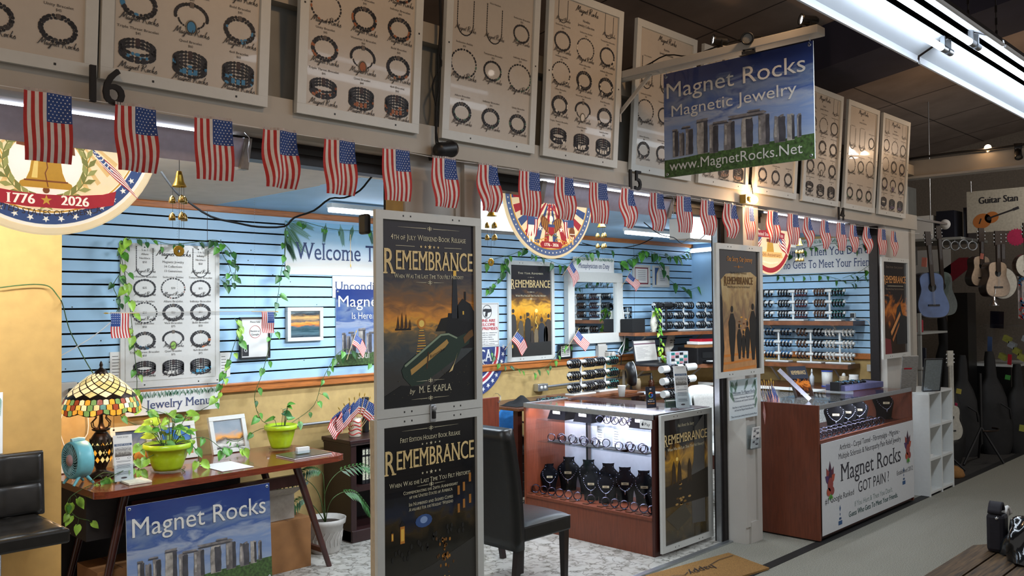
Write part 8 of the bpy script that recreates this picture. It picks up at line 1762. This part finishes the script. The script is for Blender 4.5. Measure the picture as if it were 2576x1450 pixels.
# ---- shop sign and stock
S = Sheet((11.0, 3.32, 2.51), (0, -1, 0), (0, 0, 1), 1.3, .48); t = wall_sign('shop_sign', 'white hanging Guitar Stan sign with a painted guitar', S, mat('sign_grey', 'a8a294', .6)); build('panel', S.mb, t); S.new(); S.text('Guitar Stan', .33, .33, .075, BK, 2, width=.40, bold=.004); build('lettering', S.mb, t); S.new(); OG = ink('a8642c')
S.disc(.16, .13, .10, .085, OG, 2, 20, rot=.3); S.disc(.26, .165, .075, .065, OG, 2, 20, rot=.3); S.disc(.235, .155, .026, .024, DK[0], 3, 14); S.stroke([(.24, .16), (.48, .235)], .018, DK[0], 3.4); S.stroke([(.48, .235), (.54, .255)], .03, DK[1], 3.4); S.stroke([(.13, .10), (.15, .16)], .014, DK[0], 3.4); build('guitar_picture', S.mb, t); m = MB()
for u in (.05, .9): m.tube([S.P(u, .47), S.P(u, .60)], .004, 'alu', 5)
build('hook', m, t)
m = MB()
for i in range(24): a, b = i * 2 * pi / 24, (i + .5) * 2 * pi / 24
pts = [(11.0 - .05, 2.80 - (.10 if i % 2 else .085) * cos(i * pi / 20), 2.43 + (.10 if i % 2 else .085) * sin(i * pi / 20)) for i in range(40)]; m = MB(); m.prism(pts, (-.006, 0, 0), mat('pink_card', 'a8204c', .6)); tag(build('price_star', m), 'round pink starburst card under the shop sign', 'card')
t = thing('stock_shelf', 'white wall shelf high in the guitar shop carrying dark boxes', 'shelf', (11.4, 3.8, 2.44)); m = MB(); m.box(10.9, 3.36, 2.44, 11.9, 4.2, 2.47, 'paint_recess'); m.box(10.9, 4.2, 2.2, 11.9, 4.23, 3.2, 'paint_recess'); build('board', m, t)
for i, (y0, y1, h, c, lb) in enumerate(((3.46, 3.66, .32, 'stand_black', 'black drum box with a white round logo on the high shelf'), (3.70, 3.92, .28, 'paper', 'pale boxed item at the left on the high shelf'), (3.37, 3.42, .36, 'gt_blue', 'dark blue box standing by the shop sign'))):
    m = MB(); m.box(11.0 + .2 * (i == 2), y0, 2.471, 11.3 + .2 * (i == 2), y1, 2.471 + h, c)
    if i == 0: m.lathe([(.001, 0), (.06, 0), (.06, .002), (.001, .002)], 'paper', (11.0, (y0 + y1) / 2, 2.63), 20, axis=(-1, 0, 0))
    tag(build('stock_box', m), lb, 'box')
mat('display_black', '0d0d0f', .35)
t = thing('display_tower', 'tall black glass display tower in the guitar shop', 'cabinet', (11.1, 3.5, 0)); m = MB(); m.box(10.95, 3.32, 0, 11.25, 3.54, 1.82, 'display_black'); build('cabinet', m, t)
t = thing('goods_rack', 'rack of small guitar shop goods behind the cube shelf', 'rack', (9.7, 3.5, 0)); 
for z in (1.02, 1.38): m = MB(); m.box(9.4, 3.30, z, 10.2, 3.75, z + .02, 'paint_recess'); build('shelf_board', m, t)
for y in (3.31, 3.72): m = MB(); m.box(9.42, y, 0, 9.46, y + .03, 1.6, 'paint_recess'); build('post', m, t)
q = random.Random(12)
for i, (y, z, r, h, c, nm, lb) in enumerate(((3.36, 1.40, .04, .13, 'red_pack', 'packet', 'red packet on the upper goods shelf'), (3.44, 1.40, .05, .16, 'bead_blue', 'packet', 'blue packet on the upper goods shelf'), (3.52, 1.40, .04, .12, mat('salmon', 'c87868', .6), 'packet', 'salmon pink packet on the upper goods shelf'), (3.34, 1.04, .05, .20, 'stand_black', 'packet', 'tall black packet on the lower goods shelf'), (3.42, 1.04, .04, .20, 'grey_board', 'packet', 'grey slim packet on the lower goods shelf'), (3.52, 1.04, .06, .05, mat('green_toy', '3a8a3a', .6), 'toy', 'bright green soft toy on the lower goods shelf'), (3.60, 1.04, .05, .09, mat('yellow_toy', 'b8a84a', .6), 'toy', 'yellow item next to the green toy'), (3.68, 1.04, .04, .12, 'gt_nat', 'packet', 'tan packet at the left of the lower goods shelf'))):
    m = MB(); m.obox((9.55, y, z + h / 2), (.02, .005, 0), (-.004, r * .8, 0), (0, 0, h / 2), c); tag(build(nm, m, bevel=.008), lb, nm, 'guitar shop goods')
mat('gig_black', '09090b', .6, var=.3, scale=14, bump=.4)
def gig_bag(p, h, w, label, lean=.1):
    p = Vector(p); t = thing('guitar_case', label, 'case', p, 'black guitar cases'); X = Vector((.69, -.72, 0)); pr = [(0, .7), (.12, .95), (.3, 1), (.45, .75), (.55, .72), (.66, .55), (.75, .30), (.93, .26), (1, .18)]
    m = MB(); n = 14
    R_ = [[p + X * (w * a * cos(2 * pi * j / n) + lean * b * h) + Vector((.71, .70, 0)) * (.09 * (1 if b < .6 else .5) * sin(2 * pi * j / n)) + Vector((0, 0, b * h)) for j in range(n)] for b, a in pr]
    m.add([v for r in R_ for v in r], [(i * n + j, i * n + (j + 1) % n, (i + 1) * n + (j + 1) % n, (i + 1) * n + j) for i in range(len(pr) - 1) for j in range(n)], 'gig_black', True); m.add(R_[-1], [tuple(range(n))], 'gig_black'); build('bag', m, t); m = MB(); m.tube([p + X * (w * .5) + Vector((-.08, -.08, h * .35)), p + X * (w * .3) + Vector((-.12, -.12, h * .45)), p + Vector((-.08, -.08, h * .5))], .010, 'gig_black', 6); build('handle', m, t)
gig_bag((9.95, 3.25, 0), 1.10, .20, 'black guitar bag standing nearest the white slim guitar', .02); gig_bag((10.55, 3.27, 0), 1.12, .22, 'tall black guitar bag in the middle of the dark row', .0); gig_bag((10.95, 3.05, 0), 1.15, .22, 'black leather like guitar bag behind the tripod stand', -.05); gig_bag((11.2, 2.86, 0), 1.0, .20, 'hard black guitar case at the right end of the dark row', -.03); gig_bag((11.6, 3.7, 0), 1.6, .22, 'tallest black guitar bag at the back of the dark row', -.08)
t = thing('instrument_stand', 'black tripod instrument stand on the dark carpet', 'stand', (10.2, 2.98, 0)); m = MB(); m.tube([(10.2, 2.98, .2), (10.2, 2.98, .95)], .014, 'black_plastic', 8); build('post', m, t)
for a in (.6, 2.7, 4.8): m = MB(); m.tube([(10.2, 2.98, .38), (10.2 + .34 * cos(a), 2.98 + .34 * sin(a) * .6, .012)], .012, 'black_plastic', 8); build('leg', m, t)
m = MB(); m.tube([(10.2 + .16 * cos(a), 2.92 - .1 * sin(a), .36) for a in [pi * i / 10 for i in range(11)]], .010, 'bronze', 6); build('cradle', m, t)
m = MB(); m.lathe([(.001, .10), (.06, .10), (.10, .07), (.12, .02), (.11, 0), (.001, 0)], mat('tan_felt', '8a6030', .9), (9.22, 2.97, 0), 20); tag(build('floor_cushion', m), 'small tan cushion on the floor by the cube shelf', 'cushion')
t = thing('glass_showcase', 'glass showcase with yellow goods at the right edge', 'showcase', (11.7, 3.0, 0)); m = MB(); m.box(11.4, 2.95, .95, 12.3, 3.45, .98, 'white_gloss'); m.box(11.4, 3.0, 0, 12.3, 3.45, .95, 'display_black'); build('counter', m, t); m = MB(); m.box(11.42, 2.62, .98, 11.43, 3.40, 1.45, PANE); build('glass', m, t); m = MB()
for i in range(9): m.obox((11.55, 2.72 + .05 * i, 1.06 + .07 * (i % 4)), (.05, 0, 0), (0, .035, .02), (0, -.01, .03), mat('yellow_pack', 'a8a848', .6) if i % 3 else 'clear_plastic')
build('yellow_goods', m, t)
t = thing('patterned_cloth', 'red white and blue patterned cloth hanging at the right edge', 'cloth', (11.2, 2.78, 1.5)); mat('cloth_multi', 'b4aaa8', .9, var=.1); m = MB(); m.grid(lambda u, v: Vector((11.2 + .02 * sin(u * 20), 2.86 - .2 * u, 1.52 + .5 * v)), 16, 8, 'cloth_multi'); q = random.Random(8)
for i in range(70): u, v = q.random(), q.random(); m.obox((11.175, 2.86 - .2 * u, 1.52 + .5 * v), (.002, 0, 0), (0, .008, .01), (0, .006, -.006), q.choice(['flag_red', 'bead_blue']))
build('cloth', m, t)
m = MB(); m.lathe([(.001, .0), (.012, -.01), (.03, -.06), (.05, -.10), (.055, -.105), (.001, -.06)], 'chrome', atX(2500, 745, 10.4), 18); m.tube([atX(2500, 745, 10.4), atX(2500, 745, 10.4) + Vector((.06, .0, .03)), atX(2500, 745, 10.4) + Vector((.07, .0, .12))], .004, 'alu', 5); tag(build('hand_bell', m), 'silver bell hanging below the natural top guitar', 'bell')
m = MB(); m.prism([(12.89, 4.6, 1.9), (12.89, 4.0, 2.32), (12.89, 3.7, 2.32), (12.89, 4.4, 1.75)], (.01, 0, 0), mat('banner_red', '8a1c2c', .7)); tag(build('red_pennant', m), 'red slanted pennant on the back of the guitar shop', 'pennant')
for i in range(4): 
    p = atX(2380 + 22 * i, 615 + 4 * (i % 2), 10.9); m = MB(); m.lathe([(.05, -.02), (.055, 0), (.05, .02), (.045, 0), (.05, -.02)], 'clear_plastic', p, 18, axis=(-.7, -.7, 0)); m.tube([p + Vector((0, 0, .05)), (p.x, p.y, 2.435)], .003, 'alu', 4); m.tube([(p.x, p.y, 2.43), (10.95, max(p.y, 3.38), 2.445)], .003, 'alu', 4); tag(build('tambourine', m), 'clear ring hanging in the guitar shop, %s of four' % ORD[i], 'ring', 'rings hanging in the guitar shop')
t = thing('hung_sheet', 'white sheet hung behind the two front guitars', 'paper', atX(2350, 640, 11.5)); p = atX(2350, 690, 12.89); m = MB(); m.box(p.x, p.y - .22, p.z, p.x + .01, p.y + .28, p.z + .34, 'paper'); build('sheet', m, t)
m = MB(); m.tube([(9.0, 3.30, 2.62), (9.0, 3.35, 2.60), (9.0, 3.42, 2.60)], .006, 'black_plastic', 6); m.obox((9.75, 3.42, 2.60), (.85, 0, 0), (0, .012, 0), (0, 0, .012), 'alu'); m.tube([(10.1, 3.42, 2.60), (10.1, 3.42, 4.0)], .006, 'alu', 5); tag(build('hanger_rail', m), 'metal rail the front guitars hang from', 'rail')
area_light('guitar_shop_fill', (10.2, 1.8, 3.3), 1.2, .1, 14, (1, .95, .88), (10.6, 3.2, 1.2))  # added fill, stands in for unseen fittings over the guitar shop
for i, (px, py, X_, w, h, c, lb) in enumerate(((2325, 660, 9.9, .05, .10, 'salmon', 'pink paper tag tied to the dark blue guitar'), (2470, 645, 10.4, .03, .06, 'salmon', 'pale pink tag on the small natural guitar'), (2412, 985, 9.8, .045, .05, 'yellow_toy', 'round yellow tag on the nearest black guitar bag'), (2405, 1022, 9.75, .02, .06, 'pink_card', 'pink tag beside the white slim guitar'), (2535, 950, 10.9, .05, .05, 'green_toy', 'bright green tag on a leaning black case'), (2572, 1078, 11.0, .06, .07, 'yellow_pack', 'lime yellow tag at the right edge'), (2540, 905, 11.3, .04, .12, 'red_pack', 'orange red bottle tag on the glass showcase'), (2508, 805, 12.6, .16, .22, 'gt_blue', 'small dark picture on the shop wall below the bell'), (2433, 905, 12.4, .10, .14, 'paper', 'white papers on the dark shelf behind the bags'), (2490, 870, 11.8, .05, .22, 'gt_bluetop', 'blue packet leaning behind the tallest bag'))):
    p = atX(px, py, X_); m = MB(); m.obox(p, (.006, 0, 0), (0, w / 2, .004), (0, -.004, h / 2), c); tag(build('price_tag' if i < 7 else 'wall_card', m), lb, 'tag' if i < 7 else 'card')
t = thing('instrument_stand', 'low black stand holding the white slim guitar', 'stand', (9.55, 3.09, 0)); m = MB(); m.tube([(9.56, 3.11, .02), (9.56, 3.11, .32)], .012, 'black_plastic', 8); m.bar((9.46, 3.03, .29), (9.62, 3.03, .29), .02, .02, 'black_plastic'); m.bar((9.56, 3.11, .29), (9.56, 3.03, .29), .02, .02, 'black_plastic'); build('post', m, t)
for a in (.6, 2.7, 4.8): m = MB(); m.tube([(9.56, 3.11, .16), (9.56 + .16 * cos(a), 3.11 + .16 * sin(a), .01)], .010, 'black_plastic', 6); build('leg', m, t)
# ================================================================== FLOOR AND FOREGROUND
mat('coir', '8a6534', .95, var=.2, scale=220, bump=.6)
t = thing('doormat', 'brown coir doormat with black handwriting before the middle opening', 'doormat', (4.9, 3.0, 0)); A = Vector((5.34, 3.16, .004)); E1 = Vector((-.80, .118, 0)); E2 = Vector((-.13, -.37, 0)); m = MB(); m.prism([A, A + E1, A + E1 + E2, A + E2], (0, 0, .012), 'coir'); build('mat', m, t)
S = Sheet(A + Vector((0, 0, .0165)), E1, E1.normalized().cross(Vector((0, 0, -1))) * -1); S.V = Vector((0, 0, 1)).cross(S.U); S.N = Vector((0, 0, 1)); S.o = A + Vector((0, 0, .0165)) + E2 * 0; z = 1
S.text('happy', .44, .12, .07, BK, 1, shear=.4); S.stroke([(.04, .07), (.2, .08), (.34, .12)], .006, BK, 1); S.stroke([(.56, .13), (.62, .16), (.70, .12)], .006, BK, 1); build('writing', S.mb, t)
mat('bench_wood', '4e3a22', .7, var=.4, scale=5, stretch=(1, 16, 16), kind='wood', bump=.3)
t = thing('bench', 'weathered wooden slat bench in the right foreground', 'bench', (4.0, 1.1, 0))
for k in range(5): m = MB(); y = 1.49 - .135 * k; m.prism([(2.9, y - .125, .41), (2.9, y, .41), (4.93 if k == 0 else 5.02, y, .41), (5.02, y - (.06 if k == 0 else .0), .41), (5.02, y - .125, .41)], (0, 0, .04), 'bench_wood'); build('slat', m, t, bevel=.006)
for x in (3.2, 4.8):
    for y in (.92, 1.40): m = MB(); m.box(x, y - .03, 0, x + .07, y + .03, .41, 'bench_wood'); build('leg', m, t)
t = thing('bottle_holder', 'dark purple padded bottle case with a flap standing on the bench', 'case', (4.88, 1.36, .45)); mat('case_purple', '16121c', .7, bump=.3); m = MB(); m.box(4.84, 1.32, .451, 4.93, 1.405, .645, 'case_purple'); build('case', m, t, bevel=.02); m = MB(); m.grid(lambda u, v: Vector((4.845 + .08 * u, 1.335 + .06 * v, .645 + .05 * sin(u * pi))), 10, 6, 'case_purple'); build('flap', m, t, solid=.012); m = MB(); m.ball((4.842, 1.352, .625), .010, 'chrome', 10, 6); build('snap', m, t)
mat('bin_bag', '10161a', .18, var=.3, scale=6, coat=.4); t = thing('plastic_bag', 'shiny black plastic bag lying on the bench at the right edge', 'bag', (4.85, 1.15, .45)); q = random.Random(31); m = MB()
def bagp(u, v):
    a, b = u * 2 * pi, v * pi / 2; r = (.19 + .022 * sin(a * 5 + v * 4) + .016 * sin(a * 9 - v * 7)) * cos(b) ** .6 if v < 1 else 0.001
    return Vector((4.86 + r * .9 * cos(a), 1.18 + r * .75 * sin(a), .452 + .19 * sin(b) * (1 + .15 * sin(a * 3 + 1)) + .012 * sin(a * 7 + v * 9)))
m.grid(bagp, 56, 20, 'bin_bag'); build('bag', m, t)
m = MB(); m.grid(lambda u, v: Vector((4.91 + .09 * u, 1.33 + .04 * v, .60 + .06 * sin(u * 2.2 + .6) * (1 - .5 * v) + .01 * sin(v * 8))), 12, 8, 'paper'); tag(build('white_wrap', m, solid=.02), 'white crumpled wrap stuffed behind the padded case on the bench', 'wrap')
bpy.context.view_layer.update()
